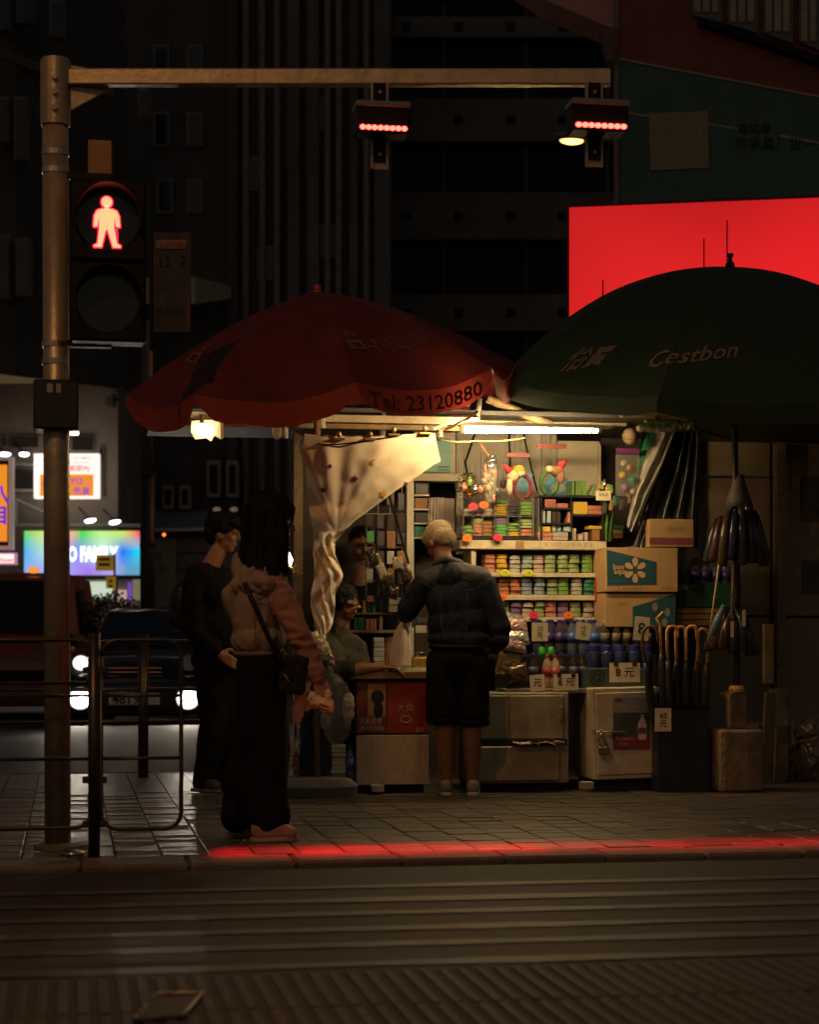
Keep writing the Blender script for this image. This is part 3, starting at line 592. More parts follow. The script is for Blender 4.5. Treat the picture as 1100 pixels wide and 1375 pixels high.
def lens_falloff(m, peak, edge):
    # lamp glow painted into the lens: emission fades from its middle outward
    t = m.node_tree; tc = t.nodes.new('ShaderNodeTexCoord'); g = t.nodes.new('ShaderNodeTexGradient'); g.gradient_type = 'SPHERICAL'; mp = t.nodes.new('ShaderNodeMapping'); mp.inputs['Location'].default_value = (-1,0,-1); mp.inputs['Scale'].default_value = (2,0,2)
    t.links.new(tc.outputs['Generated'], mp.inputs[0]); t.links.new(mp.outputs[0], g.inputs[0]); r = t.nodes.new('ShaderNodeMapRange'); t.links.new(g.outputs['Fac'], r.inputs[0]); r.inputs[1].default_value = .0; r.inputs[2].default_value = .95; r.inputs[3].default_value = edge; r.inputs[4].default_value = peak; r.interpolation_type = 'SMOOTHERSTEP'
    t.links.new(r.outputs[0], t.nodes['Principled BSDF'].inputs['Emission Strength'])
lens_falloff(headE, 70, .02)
chrome = M('chrome', (.6,.55,.5), .15, 1, var=.1)
def wheels(o, w, ys, r=.32):
    for sx_ in (-1,1):
        for y in ys:
            t_ = build(MB().tube([(sx_*(w-.2),y,r),(sx_*w,y,r)], r, 20), 'tyre', tyreM, o, local=True, bev=.03); build(MB().tube([(sx_*(w-.05),y,r),(sx_*(w+.01),y,r)], r*.62, 14), 'rim', rimM, t_, local=True)
carP = M('black_car_paint', (.012,.012,.014), .2, var=.1); glz = M('car_glass', (.01,.012,.014), .06, var=0)
cg = W(180,979,23.2); car = thing('parked_car', 'black car with round headlamps lit and plate 4819 behind the railing', 'car', (cg.x,cg.y,ROAD2), rz=-TH*.9)
loft([(0,.22,.5,.52,.7,.6),(.08,.16,.62,.66,.82,.68),(.3,.16,.78,.83,.87,.74),(1.05,.16,.88,.95,.89,.76),(1.2,.16,.9,.97,.89,.7),(1.85,.16,.93,1.42,.9,.6),(2.4,.16,.94,1.5,.9,.62),(3.3,.16,.95,1.46,.9,.6),(4.0,.16,.96,1.05,.88,.66),(4.4,.2,.9,.96,.8,.6)], 'body', carP, car)
build(MB().add([(-.66,1.17,1.01),(.66,1.17,1.01),(.55,1.8,1.44),(-.55,1.8,1.44)], [(0,1,2,3)]), 'windscreen', glz, car, local=True)
build(MB().tube([(-.56,1.84,1.44),(0,1.8,1.475),(.56,1.84,1.44)], .014, 6), 'roof_trim', chrome, car, local=True)
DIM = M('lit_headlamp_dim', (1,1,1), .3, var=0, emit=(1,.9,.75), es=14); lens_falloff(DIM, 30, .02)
for sx_ in (-1,1):
    mm = build(MB().ball((sx_*.98,1.25,1.08), (.12,.09,.085), 12, 8), 'door_mirror', carP, car, smooth=True, local=True)
    build(MB().tube([(sx_*.86,1.25,.98),(sx_*.95,1.25,1.05)], .025, 6), 'mirror_stalk', carP, mm, local=True)
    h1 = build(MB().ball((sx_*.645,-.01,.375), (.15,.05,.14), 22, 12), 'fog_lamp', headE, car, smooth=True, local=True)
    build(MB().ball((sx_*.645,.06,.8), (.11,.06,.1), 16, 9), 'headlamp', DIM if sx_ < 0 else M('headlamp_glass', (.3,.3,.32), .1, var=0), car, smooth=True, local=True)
    build(MB().ball((sx_*.645,.06,.64), (.07,.05,.02), 12, 7), 'position_lamp', chrome, car, smooth=True, local=True)
for k in range(6): build(MB().box((-.32,.03+.012*k,.48+.05*k), (.32,.08+.012*k,.5+.05*k)), 'grille_bar', chrome if k > 2 else carP, car, local=True, bev=.004)
build(MB().box((-.3,-.03,.3), (.3,.02,.44)), 'number_plate', M('plate_white', (.55,.5,.42), .5), car, local=True, bev=.004)
v, f, tw, th = text_mesh('4819', .02); k_ = .33/tw; build(MB().add([(a*k_-.1,-.034,.37+b*k_*1.0) for a, b in v], f), 'plate_text', M('plate_ink', (.02,.02,.02), .6), car, local=True)
build(MB().box((-.82,-.02,.18), (.82,.16,.26)), 'bumper_lip', dkm, car, local=True, bev=.02)
build(MB().tube([(-.75,.34,.86),(0,.28,.885),(.75,.34,.86)], .012, 6), 'bonnet_edge', chrome, car, local=True)
wheels(car, .9, (.85,3.5))
for sx_, e in ((-1,130),(1,130)):
    l = bpy.data.lights.new('beam', 'SPOT'); l.energy = e; l.color = (1,.84,.64); l.spot_size = math.radians(60); l.spot_blend = .7; l.shadow_soft_size = .03
    lo = bpy.data.objects.new('beam', l); COL.objects.link(lo); lo.parent = car; lo.location = (sx_*.645,-.06,.375); lo.rotation_euler = (math.radians(91),0,PI)
vg = W(8,970,25.5); vanP = M('maroon_van_paint', (.2,.045,.03), .35, var=.15)
van = thing('red_van', 'dark red van with a sloping windscreen at the left of the black car', 'van', (vg.x,vg.y,ROAD2), rz=-TH*.5)
loft([(0,.24,.7,.74,.8,.7),(.06,.2,.92,.98,.88,.76),(.45,.2,1.05,1.15,.92,.8),(1.25,.2,1.12,1.92,.94,.74),(1.8,.2,1.14,2.02,.94,.76),(4.3,.2,1.14,2.02,.94,.76),(4.7,.24,1.1,1.8,.9,.72)], 'body', vanP, van)
build(MB().add([(-.76,.42,1.19),(.76,.42,1.19),(.7,1.16,1.9),(-.7,1.16,1.9)], [(0,1,2,3)]), 'windscreen', glz, van, local=True)
for sx_ in (-1,1):
    build(MB().add([(sx_*.945,1.0,1.2),(sx_*.95,2.2,1.2),(sx_*.83,2.2,1.8),(sx_*.83,1.4,1.8)], [(0,1,2,3)]), 'side_window', glz, van, local=True)
    build(MB().tube([(sx_*.78,.46,1.15),(sx_*.72,1.22,1.9)], .03, 6), 'windscreen_pillar', vanP, van, local=True)
    build(MB().ball((sx_*.72,.03,.82), (.16,.06,.1), 14, 8), 'headlamp', M('headlamp_glass', (0,0,0)), van, smooth=True, local=True)
    build(MB().ball((sx_*1.05,.75,1.2), (.1,.07,.13), 12, 8), 'door_mirror', dkm, van, smooth=True, local=True)
build(MB().box((-.5,-.01,.5), (.5,.05,.68)), 'grille', dkm, van, local=True, bev=.01); build(MB().box((-.85,-.03,.28), (.85,.1,.42)), 'bumper', vanP, van, local=True, bev=.03)
build(MB().ball((.2,1.5,2.06), (.09,.06,.05), 12, 7), 'roof_lamp', M('orange_marker', (1,.4,.1), .4, var=0, emit=(1,.35,.06), es=.9), van, smooth=True, local=True)
wheels(van, .95, (.85,3.7), .34)
# ================================================================== the street stall
yC, yS_ = 3.55, 4.15                          # counter fronts, shelf fronts
wood = M('old_timber', (.3,.21,.12), .75, var=.35, scale=12, dirt=.3); cream = M('cream_paint', (.62,.53,.38), .6, var=.2, scale=10, dirt=.35)
beige = M('beige_board', (.5,.43,.32), .7, var=.2, scale=3, dirt=.25); cardM = M('cardboard', (.42,.27,.13), .85, var=.15, scale=14); greyst = M('grey_cabinet', (.32,.27,.2), .55, var=.25, scale=4, dirt=.55)
ivory = M('ivory_locker', (.55,.47,.35), .5, var=.15, scale=5, dirt=.35); blk = M('matt_black', (.014,.014,.015), .8, var=.3); ink = M('black_ink', (.012,.012,.014), .7, var=0)
paperM = M('cream_card', (.72,.62,.45), .8, var=.12, scale=12); whiteP = M('white_plastic', (.7,.68,.62), .4, var=.1)
stall = thing('stall_frame', 'timber and tube frame of the street stall under two parasols', 'stall', Q(700,1066,yC))
def rail(x0, y0, x1, y1, yy, r, m, name='beam', parent=stall): return build(MB().tube([Q(x0,y0,yy),Q(x1,y1,yy)], r, 8), name, m, parent, smooth=True)
pbox('beam', 205,556,645,566,3.62,.05, cream, stall, bev=.003); pbox('beam', 208,568,640,575,3.66,.04, wood, stall, bev=.003)
pbox('beam', 640,556,842,570,4.0,.05, cream, stall); pbox('beam', 835,546,966,561,3.6,.07, wood, stall, bev=.012); pbox('beam', 930,548,1046,557,3.62,.05, cream, stall)
rail(655,535,742,572,3.75,.028, wood); rail(700,535,800,560,3.8,.014, pipeM); rail(515,555,513,590,3.7,.02, pipeM, 'post'); rail(645,535,641,566,3.66,.016, pipeM, 'post')
rail(598,560,792,552,3.9,.012, pipeM)
for x in (400,1048): g_ = Q(x,1066,4.9); build(MB().box((g_.x-.03,4.87,0), (g_.x+.03,4.93,2.33)), 'post', wood, stall)
pbox('post', 546,645,556,900,4.25,.05, M('grey_post_board', (.42,.38,.33), .6), stall)
build(MB().box((Q(208,560,4).x,3.7,2.34), (Q(1100,560,4).x+.6,5.3,2.365)), 'roof_sheet', M('roof_sheet', (.08,.08,.075), .6, var=.3), stall)
# back panels: boards butted side by side
pbox('back_board', 556,580,612,640,4.68,.03, beige, stall); pbox('back_board', 613,575,748,745,4.7,.03, M('pale_board', (.5,.46,.4), .7, var=.25, scale=4, dirt=.3), stall); pbox('back_board', 749,592,806,745,4.64,.03, M('pale_board2', (.58,.52,.42), .65, var=.2, scale=3, dirt=.2), stall)
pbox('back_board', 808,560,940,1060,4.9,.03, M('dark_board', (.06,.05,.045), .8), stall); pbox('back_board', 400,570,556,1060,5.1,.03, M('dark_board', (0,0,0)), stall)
pbox('back_board', 557,747,807,1062,4.76,.03, M('dark_board', (0,0,0)), stall); pbox('ledge_board', 550,636,628,646,4.5,.16, beige, stall); pbox('post', 728,580,740,652,4.66,.035, M('grey_post_board', (0,0,0)), stall)  # low back board added to stop the headlight beams reaching the locker
pbox('post', 804,597,808,650,4.6,.03, cream, stall)
tp_ = pbox('teal_poster', 552,588,606,634,4.655,.006, M('teal_poster', (.16,.34,.3), .5, var=.2, scale=6), label='teal poster pinned on the back board beside the curtain', cat='poster')
for k in range(2): pbox('printed_line', 588,626+k*4,604,628+k*4,4.65,.002, M('teal_ink', (.05,.16,.15), .6), tp_, bev=0)
# right-hand hoarding of sheet panels
wallP = M('brown_sheet_panel', (.34,.26,.17), .6, var=.22, scale=2, dirt=.35)
hw = thing('sheet_hoarding', 'brown sheet hoarding closing the stall on its right side', 'hoarding', Q(1040,1066,5.0))
for (x0,y0,x1,y1) in ((941,545,1035,639),(1039,545,1180,640),(941,642,1035,826),(1039,643,1180,827),(941,829,1035,1066),(1039,830,1180,1066)): pbox('sheet_panel', x0,y0,x1,y1,5.0,.03, wallP, hw, bev=.003)
pbox('frame_strip', 1035.3,545,1038.7,1066,5.012,.03, blk, hw, bev=0)
for (x0,y0,x1,y1) in ((1078,640,1150,700),(1079,753,1150,797)):
    p_ = pbox('grey_notice', x0,y0,x1,y1,4.985,.006, M('grey_notice', (.13,.115,.1), .7), hw, bev=0)
letters('today', 'printed_text', M('black_ink', (0,0,0)), hw, Q(1112,688,4.982), h=.07)
for x0,y0 in ((1050,620),(1064,617)): pbox('tape', x0,y0,x0+10,y0+42,4.988,.003, M('masking_tape', (.42,.38,.26), .6), hw, bev=0)
# ------------------------------------------------------------------ lamps of the stall
tubeE = M('lit_tube', (1,.9,.7), .3, var=0, emit=(1,.7,.33), es=205)
yT = 3.45
ft = thing('fluorescent_tube', 'lit fluorescent tube hanging over the sweet shelves', 'tube light', Q(712,578,yT))
a, b = Q(621,578,yT), Q(805,577,yT)
build(MB().tube([a,b], .017, 12), 'tube', tubeE, ft, smooth=True)
build(MB().box((a.x-.02,yT-.02,a.z+.024), (b.x+.02,yT+.025,a.z+.05)), 'batten', M('batten_white', (.7,.66,.58), .5), ft, bev=.004)
for p in (a,b): build(MB().box((p.x-.014,yT-.018,p.z-.02), (p.x+.014,yT+.02,p.z+.028)), 'lamp_holder', M('batten_white', (0,0,0)), ft, bev=.004)
bulbE = M('lit_bulb', (1,.9,.7), .3, var=0, emit=(1,.68,.3), es=520)
yB = 2.82
sb = thing('spiral_bulb', 'bright bare bulb under the red parasol edge beside the star curtain', 'light bulb', Q(610,548,yB))
pb = Q(611,545,yB); build(MB().tube([pb+Vector((-.05,0,-.012)),pb+Vector((.045,0,.02))], .017, 10), 'bulb', bulbE, sb, smooth=True)
build(MB().tube([pb+Vector((.045,0,.02)),pb+Vector((.09,0,.034))], .018, 10), 'socket', whiteP, sb, smooth=True)
build(MB().tube([pb+Vector((.09,0,.034)),pb+Vector((.2,.1,.12)),Q(650,520,3.5)], .005, 6), 'cord', dkm, sb)
hb = thing('hanging_bulb', 'lit bulb in a torn paper shade below the left end of the beam', 'lamp', Q(277,592,3.5))
hp = Q(271,577,3.5); build(MB().ball(hp, (.03,.03,.035), 12, 8), 'bulb', M('lit_bulb_b', (1,.9,.7), .3, var=0, emit=(1,.72,.36), es=60), hb, smooth=True)
build(MB().tube([hp+Vector((0,0,.03)),hp+Vector((0,.03,.09))], .014, 8), 'socket', whiteP, hb)
shade = M('paper_shade', (.85,.72,.5), .8, var=.15); nt_ = shade.node_tree; b_ = nt_.nodes['Principled BSDF']; b_.inputs['Subsurface Weight'].default_value = 0; b_.inputs['Transmission Weight'].default_value = .25; b_.inputs['Roughness'].default_value = .9
P = [(257,565),(296,563),(296,590),(288,585),(283,593),(277,588),(262,590),(256,580)]
build(MB().add([Q(x_,y_,3.54+(.035 if i_ in (0,7,6) else .0)) for i_, (x_, y_) in enumerate(P)], [tuple(range(8))]).add([Q(296,563,3.54),Q(296,590,3.54),Q(300,588,3.62),Q(300,563,3.62)], [(0,1,2,3)]), 'torn_shade', shade, hb)
gl = thing('small_glow', 'small glowing bulb behind the shoulder of the woman in the jacket', 'light bulb', Q(387,770,3.6))
build(MB().tube([Q(386,742,3.6),Q(389,752,3.6),Q(388,760,3.6)], [.012,.02,.012], 8), 'bulb', M('glow_patch', (1,.9,.7), .3, var=0, emit=(1,.78,.45), es=10), gl, smooth=True)  # glowing stand-in for a bright patch whose source is not known
for k in range(26):
    p = Q(392+k*.42+random.uniform(-4,4), 760+k*.85, 3.62); build(MB().tube([p, p+Vector((random.uniform(-.03,.03),random.uniform(-.03,.03),random.uniform(-.01,.03)))], .0018, 4), 'tinsel', M('gold_tinsel', (.7,.55,.2), .2, .8), gl)
build(MB().tube([Q(387,740,3.6),Q(388,700,3.65),Q(390,575,3.66)], .004, 5), 'cord', dkm, gl)
# ------------------------------------------------------------------ parasols
def parasol(o, c, R, H, rot, tilt, fabric, valance, val_h, dome, n=8, sag=.05, seed=0, name='panel', notch=.45):
    c = Vector(c); T = Matrix.Rotation(tilt[0],3,'Y') @ Matrix.Rotation(tilt[1],3,'X')
    def surf(an, t, drop=0, out=0):
        k = ((an-rot) % (2*PI/n))/(2*PI/n); s = 4*k*(1-k)
        r = R*t*(1-s*(1-math.cos(PI/n))*(.55+.45*t))
        z = -H*(t**dome)-sag*s*math.sin(PI*min(t,1)*.5)**2*t - drop
        z += .012*noise.noise(Vector((math.cos(an)*t*5+seed, math.sin(an)*t*5, t*3)))*t
        p = T @ Vector(((r+out)*math.cos(an), (r+out)*math.sin(an), z+out*.4)); return c+p
    for i in range(n):
        a0 = rot+2*PI*i/n; V = []; F = []; na, nt = 12, 16
        for j in range(nt+1):
            for k in range(na+1): V.append(surf(a0+2*PI/n*min(max(k/na,.0005),.9995), .012+.988*j/nt))
        for j in range(nt):
            for k in range(na): F.append((j*(na+1)+k, j*(na+1)+k+1, (j+1)*(na+1)+k+1, (j+1)*(na+1)+k))
        build(MB().add(V, F), name, fabric, o, smooth=True)
        if val_h:
            V = []; F = []
            for k in range(na+1):
                u_ = k/na; an = a0+2*PI/n*(.01+.98*u_ if notch < .6 else u_); e = min(1, min(u_,1-u_)*9); dr = val_h*(notch+(1-notch)*math.sqrt(e))*(1+.07*noise.noise(Vector((an*5,seed,0))))
                fl = .03*noise.noise(Vector((an*4,seed+3,1)))
                for q in range(4): V.append(surf(an, 1, dr*q/3, .004+fl*q/3))
            for k in range(na):
                for q in range(3): F.append((k*4+q, k*4+q+1, k*4+4+q+1, k*4+4+q))
            build(MB().add(V, F), 'valance', valance, o, smooth=True)
        build(MB().tube([surf(a0,t_)-Vector((0,0,.012)) for t_ in (.02,.3,.6,.85,1.0)], .006, 6), 'rib', M('parasol_rib', (.4,.36,.3), .4, .7), o)
        build(MB().tube([surf(a0,.5)-Vector((0,0,.02)), c-Vector((0,0,H*.95))], .005, 5), 'stretcher', M('parasol_rib', (0,0,0)), o)
    return surf
redF = M('red_parasol_fabric', (.11,.022,.02), .8, var=.3, scale=5, bump=.25, bscale=25); redV = M('red_valance_fabric', (.24,.036,.027), .75, var=.2, scale=5, bump=.2, bscale=25)
redF.node_tree.nodes['Principled BSDF'].inputs['Specular IOR Level'].default_value = .25
grnF = M('green_parasol_fabric', (.014,.032,.015), .8, var=.25, scale=4, bump=.25, bscale=20)
for m_, c_, k_ in ((redF,(.2,.03,.025),.018),(redV,(.35,.05,.035),.05),(grnF,(.03,.09,.03),.02)):
    t_ = m_.node_tree; tr = t_.nodes.new('ShaderNodeBsdfTranslucent'); tr.inputs[0].default_value = (*c_,1); mx = t_.nodes.new('ShaderNodeMixShader'); mx.inputs[0].default_value = k_
    out_ = t_.nodes['Material Output']; t_.links.new(t_.nodes['Principled BSDF'].outputs[0], mx.inputs[1]); t_.links.new(tr.outputs[0], mx.inputs[2]); t_.links.new(mx.outputs[0], out_.inputs[0])
yR = 3.5; ap = Q(426,392,yR)
rp = thing('red_parasol', 'big dark red parasol with a telephone number on its valance', 'parasol', (ap.x,ap.y,0))
surfR = parasol(rp, ap, 1.2, .52, math.radians(180)-2*PI, (math.radians(-6),math.radians(8.5)), redF, redV, .135, 1.45, sag=.085, seed=2)
build(MB().tube([(ap.x,ap.y,0),(ap.x,ap.y,ap.z+.02)], .02, 12), 'pole', M('red_white_pole', (.3,.16,.12), .5), rp, smooth=True); build(MB().lathe([(.012,0),(.022,.01),(.022,.035),(.008,.045)], 12, ap), 'finial', M('red_finial', (.5,.06,.04), .4), rp, smooth=True)
build(MB().tube([Q(432,560,yR),Q(432,575,yR)], .024, 12), 'pole_band', M('white_band', (.6,.55,.5), .5), rp)
build(MB().lathe([(.24,0),(.25,.06),(.2,.1),(.05,.11)], 20, (ap.x,ap.y,0)), 'base', conc2, rp)
fa = M('faded_print', (.16,.09,.07), .8, var=.7, scale=30); dk_print = M('dark_green_print', (.06,.03,.02), .8, var=.3, scale=20)
aC = math.radians(270+22)
letters('Tel: 23120880', 'lettering', dk_print, rp, None, w=.74, h=.085, bold=.015, fn=lambda u_, v_: surfR(aC+u_/1.12, 1, .075-v_, .012))
def onR(a0, t0): return lambda u_, v_: surfR(a0+u_/(1.2*t0), t0-v_/1.25, 0, .006)
letters('中國電', 'lettering', fa, rp, None, w=.42, h=.12, fn=onR(math.radians(270+26), .68))
letters('中國電信', 'lettering', fa, rp, None, w=.5, h=.13, fn=onR(math.radians(180+25), .74))
def emblem(o, fn, m, k=1):
    mb = MB()
    for (cx, cz, r0, r1) in ((0,.06,.018,.034),(.015,-.035,.03,.058)):
        V = []; F = []
        for j in range(4):
            a_ = PI/4+j*PI/2+.3
            for rr in (r0,r1): V.append(fn((cx+rr*math.cos(a_)*1.2)*k, (cz+rr*math.sin(a_))*k))
        for j in range(4): F.append((j*2, j*2+1, ((j+1)%4)*2+1, ((j+1)%4)*2))
        mb.add(V, F)
    return build(mb, 'emblem', m, o)
emblem(rp, onR(math.radians(270+5), .66), fa, 1.1); emblem(rp, onR(math.radians(180+8), .66), fa, 1.1)
yG = 3.4; ag = Q(981,358,yG)
gp = thing('green_parasol', 'wide dark green parasol with faded white lettering on its side', 'parasol', (ag.x,ag.y,0))
surfG = parasol(gp, ag, 1.47, .74, math.radians(12), (0,math.radians(11)), grnF, grnF, .1, 2.15, sag=.03, seed=9, notch=.9)
build(MB().tube([(Q(990,900,yG).x,yG,.25),(Q(990,900,yG).x,yG,1.6),(ag.x,ag.y,ag.z+.03)], .021, 12), 'pole', M('dark_pole', (.05,.045,.04), .4, .5), gp, smooth=True)
build(MB().lathe([(.03,0),(.03,.02),(.014,.025),(.014,.06),(.022,.065),(.022,.08)], 10, ag), 'finial', blk, gp, smooth=True)
def onG(a0, t0, sl=0): return lambda u_, v_: surfG(a0+u_/(1.47*t0), t0-(v_+u_*sl)/1.6, 0, .008)
fg = M('faded_white_print', (.22,.18,.12), .8, var=.7, scale=30)
letters('Cestbon', 'lettering', fg, gp, None, w=.5, h=.105, bold=.012, shear=.25, fn=onG(math.radians(243), .83, .22))
letters('怡寶', 'lettering', fg, gp, None, w=.3, h=.15, bold=.02, shear=.3, fn=onG(math.radians(210), .86, .2))
bs = thing('parasol_base', 'rough concrete block holding the green parasol pole', 'parasol base', Q(988,1062,yG))
bx, by = Q(988,1062,yG).x, yG; hB = Q(988,980,yG-.13).z
V = [(-.15,-.13),(-.13,-.15),(.03,-.15),(.06,-.14),(.15,-.1),(.155,.1),(.13,.14),(-.13,.14),(-.15,.12)]
build(MB().prism([(bx+p, by+q) for p, q in V], 0, hB, 'z'), 'block', M('rough_concrete', (.2,.145,.105), .9, var=.4, scale=9, bump=.6, bscale=30), bs, bev=.015)
# ------------------------------------------------------------------ star curtain
yK = 3.12
rows = [(582,409,584),(592,408,586),(606,408,589),(620,409,592),(623,410,584),(640,411,560),(660,413,530),(680,415,503),(700,418,476),(714,421,462),(728,421,450),(744,420,450),(758,423,456),(772,423,461),(784,420,457),(798,417,450),(812,417,450),(828,420,449),(840,424,446),(852,428,440)]
def rowat(y):
    for i in range(len(rows)-1):
        if rows[i][0] <= y <= rows[i+1][0]:
            t = (y-rows[i][0])/(rows[i+1][0]-rows[i][0]); return [rows[i][j]*(1-t)+rows[i+1][j]*t for j in (1,2)]
    return rows[-1][1:] if y > 600 else rows[0][1:]
def curtain(px, py):
    l, r = rowat(py); u_ = (px-l)/max(1,(r-l)); d = 0
    if py < 716:
        an = math.atan2(716-py, px-452); rad = math.hypot(px-452, 716-py)/140; k = min(1, rad)
        d = .026*math.sin(an*9+.8)*(.35+.65*k)*k**.5+.011*math.sin(an*21+1)*k-.02*math.sin(u_*PI)
        if px < 440: d += .05*(440-px)/35
        d += .008*noise.noise(Vector((px*.05,py*.05,0)))
        top = min(1, (py-586)/30); d = d*(.25+.75*top)
    else:
        t = (py-716)/136; d = .06*math.cos((u_-.5)*PI)*-1+.03*math.sin(u_*9+t*16)+.018*math.sin(u_*17-t*25)+.03*noise.noise(Vector((px*.09,py*.07,4)))
    return Q(px, py, yK+d)
V = []; F = []; nu, ny = 70, 110
for j in range(ny+1):
    py = 582+270*j/ny; l, r = rowat(py)
    for k in range(nu+1): V.append(curtain(l+(r-l)*k/nu, py+(8*math.sin(k/nu*PI)*(1-k/nu) if j == 0 else 0)))
for j in range(ny):
    for k in range(nu): F.append((j*(nu+1)+k, j*(nu+1)+k+1, (j+1)*(nu+1)+k+1, (j+1)*(nu+1)+k))
ct = thing('star_curtain', 'cream cloth curtain printed with stars, gathered and twisted below', 'curtain', Q(440,852,yK))
clothM = M('cream_cloth', (.84,.75,.6), .9, var=.06, scale=6, bump=.06, bscale=200)
build(MB().add(V, F), 'cloth', clothM, ct, smooth=True)
def star(px, py, r, col, rot=0, moon=False):
    mb = MB(); pts = []
    if moon:
        for k in range(9): a_ = -.6+3.2*k/8; pts.append((px+r*math.cos(a_+2.5), py+r*math.sin(a_+2.5)))
        for k in range(9): a_ = 2.6-3.2*k/8; pts.append((px+2+r*.75*math.cos(a_+2.5), py-1+r*.75*math.sin(a_+2.5)))
        pts = [(p[0],2*py-p[1]) for p in pts]; c_ = None
    else:
        for k in range(10): a_ = rot+PI*k/5; rr = r if k % 2 == 0 else r*.48; pts.append((px+rr*math.sin(a_), py-rr*math.cos(a_)))
    P = [curtain(*p)+Vector((0,-.005,0)) for p in pts]
    if moon: mb.add(P, [(i, i+1, len(P)-2-i, len(P)-1-i) for i in range(8)])
    else: mb.add([curtain(px,py)+Vector((0,-.006,0))]+P, [(0,i+1,(i+1)%10+1) for i in range(10)])
    build(mb, 'printed_moon' if moon else 'printed_star', col, ct)
purp = M('purple_print_cloth', (.12,.03,.14), .85, var=0); yel = M('yellow_print_cloth', (.75,.38,.03), .85, var=0)
for a_ in ((476,643,6,purp,.3),(443,626,4,purp,0),(434,658,5,purp,.2),(459,674,6,yel,.1),(514,664,6,yel,.4),(545,650,4,purp,.5)): star(*a_)
star(503,621,5,yel,0,True)
for (px,py,big) in ((529,584,1),(571,582,1),(455,590,0),(497,590,0)):
    o = thing('bulldog_clip', {529:'brass clip on the curtain hem nearer the middle',571:'brass clip on the curtain hem next to the bright bulb',455:'clip on the curtain hem nearest the parasol pole',497:'clip on the curtain hem next to the dark cord loop'}[px], 'clip', Q(px,py,yK), 'clips along the curtain hem'); c_ = Q(px,py,yK-.02)
    build(MB().box(c_-Vector((.035,.012,.006)), c_+Vector((.035,.02,.008))), 'jaw', M('clip_brass', (.4,.28,.12), .35, .8), o, bev=.003); build(MB().ball(c_+Vector((0,0,.03)), (.016,.012,.02), 10, 7), 'grip', M('clip_brass', (0,0,0)), o, smooth=True)
def cable(pts, r, label, m=None, name='cable', cat='cable'):
    P = []
    for i in range(len(pts)-1):
        for k in range(6): t = k/6; P.append(pts[i].lerp(pts[i+1], t)-Vector((0,0,.03*4*t*(1-t)*min(1,(pts[i]-pts[i+1]).length))))
    P.append(pts[-1]); return build(MB().tube(P, r, 6), name, m or dkm, smooth=True, label=label, cat=cat)
cable([Q(380,566,3.4),Q(432,597,3.1),Q(500,590,3.1),Q(540,583,3.1)], .005, 'dark cord looping along the hem of the star curtain')
cable([Q(586,590,3.4),Q(640,592,3.6),Q(705,588,3.7)], .005, 'yellowish washing line running from the curtain to the tube light', M('yellow_line', (.4,.34,.12), .6))
cable([Q(640,568,3.6),Q(700,566,3.7),Q(760,578,3.7),Q(830,572,3.7)], .006, 'thin chain sagging across the tube light', M('rusty_chain', (.16,.12,.07), .5, .7))
cable([Q(640,575,4.5),Q(625,620,4.5),Q(632,660,4.5)], .008, 'grey wire running down the back board beside the sweets')
cable([Q(684,580,4.6),Q(686,640,4.6)], .007, 'straight dark conduit on the back board'); cable([Q(703,580,4.6),Q(712,620,4.58),Q(722,660,4.6)], .006, 'curved dark wire on the back board beside the conduit')
cable([Q(880,560,3.6),Q(930,572,3.55),Q(985,590,3.45)], .006, 'drooping wire between the beam and the green parasol pole')
cable([Q(595,578,3.35),Q(618,567,3.4),Q(641,553,3.5)], .009, 'gold twisted chain rising from the curtain clip', M('gold_chain', (.5,.33,.1), .3, .8))
ck = thing('clothes_peg', 'white peg hanging beside the top corner of the curtain', 'peg', Q(592,585,3.3)); c_ = Q(592,577,3.3)
build(MB().box(c_+Vector((-.05,-.01,.01)), c_+Vector((.05,.01,.03)), Matrix.Rotation(-.4,3,'Y')), 'clip_arm', whiteP, ck, bev=.004); build(MB().tube([c_,c_-Vector((0,0,.045))], .012, 8), 'hook', whiteP, ck)
hbk = pbox('hanging_card', 603,537,632,565,3.75,.006, M('maroon_card', (.2,.03,.04), .6, var=.2), label='maroon hanging card lettered in white behind the bright bulb', cat='card')
letters('SmarTone', 'lettering', M('pale_print', (.6,.5,.45), .7), hbk, Q(618,552,3.745), w=.11)
for i, (px,py) in enumerate(((372,578),(384,580),(410,602))):
    o = thing('hanging_packet', ('crumpled clear packet hanging from the beam left of the curtain','small white tag hanging beside the clear packet','grey rag hanging at the curtain corner')[i], ('packet','tag','rag')[i], Q(px,py+14,3.5))
    me = blob([('e', Q(px,py,3.5), ((.03,.02,.06),(.014,.008,.05),(.035,.03,.06))[i])], .008, 2, wr=.006, wscale=(40,40,30)); off = abs_loc(o)
    for v_ in me.vertices: v_.co -= off
    link('packet', me, (M('clear_film', (.5,.45,.38), .3, var=.3, alpha=.6), whiteP, M('grey_rag', (.2,.18,.15), .9))[i], o)
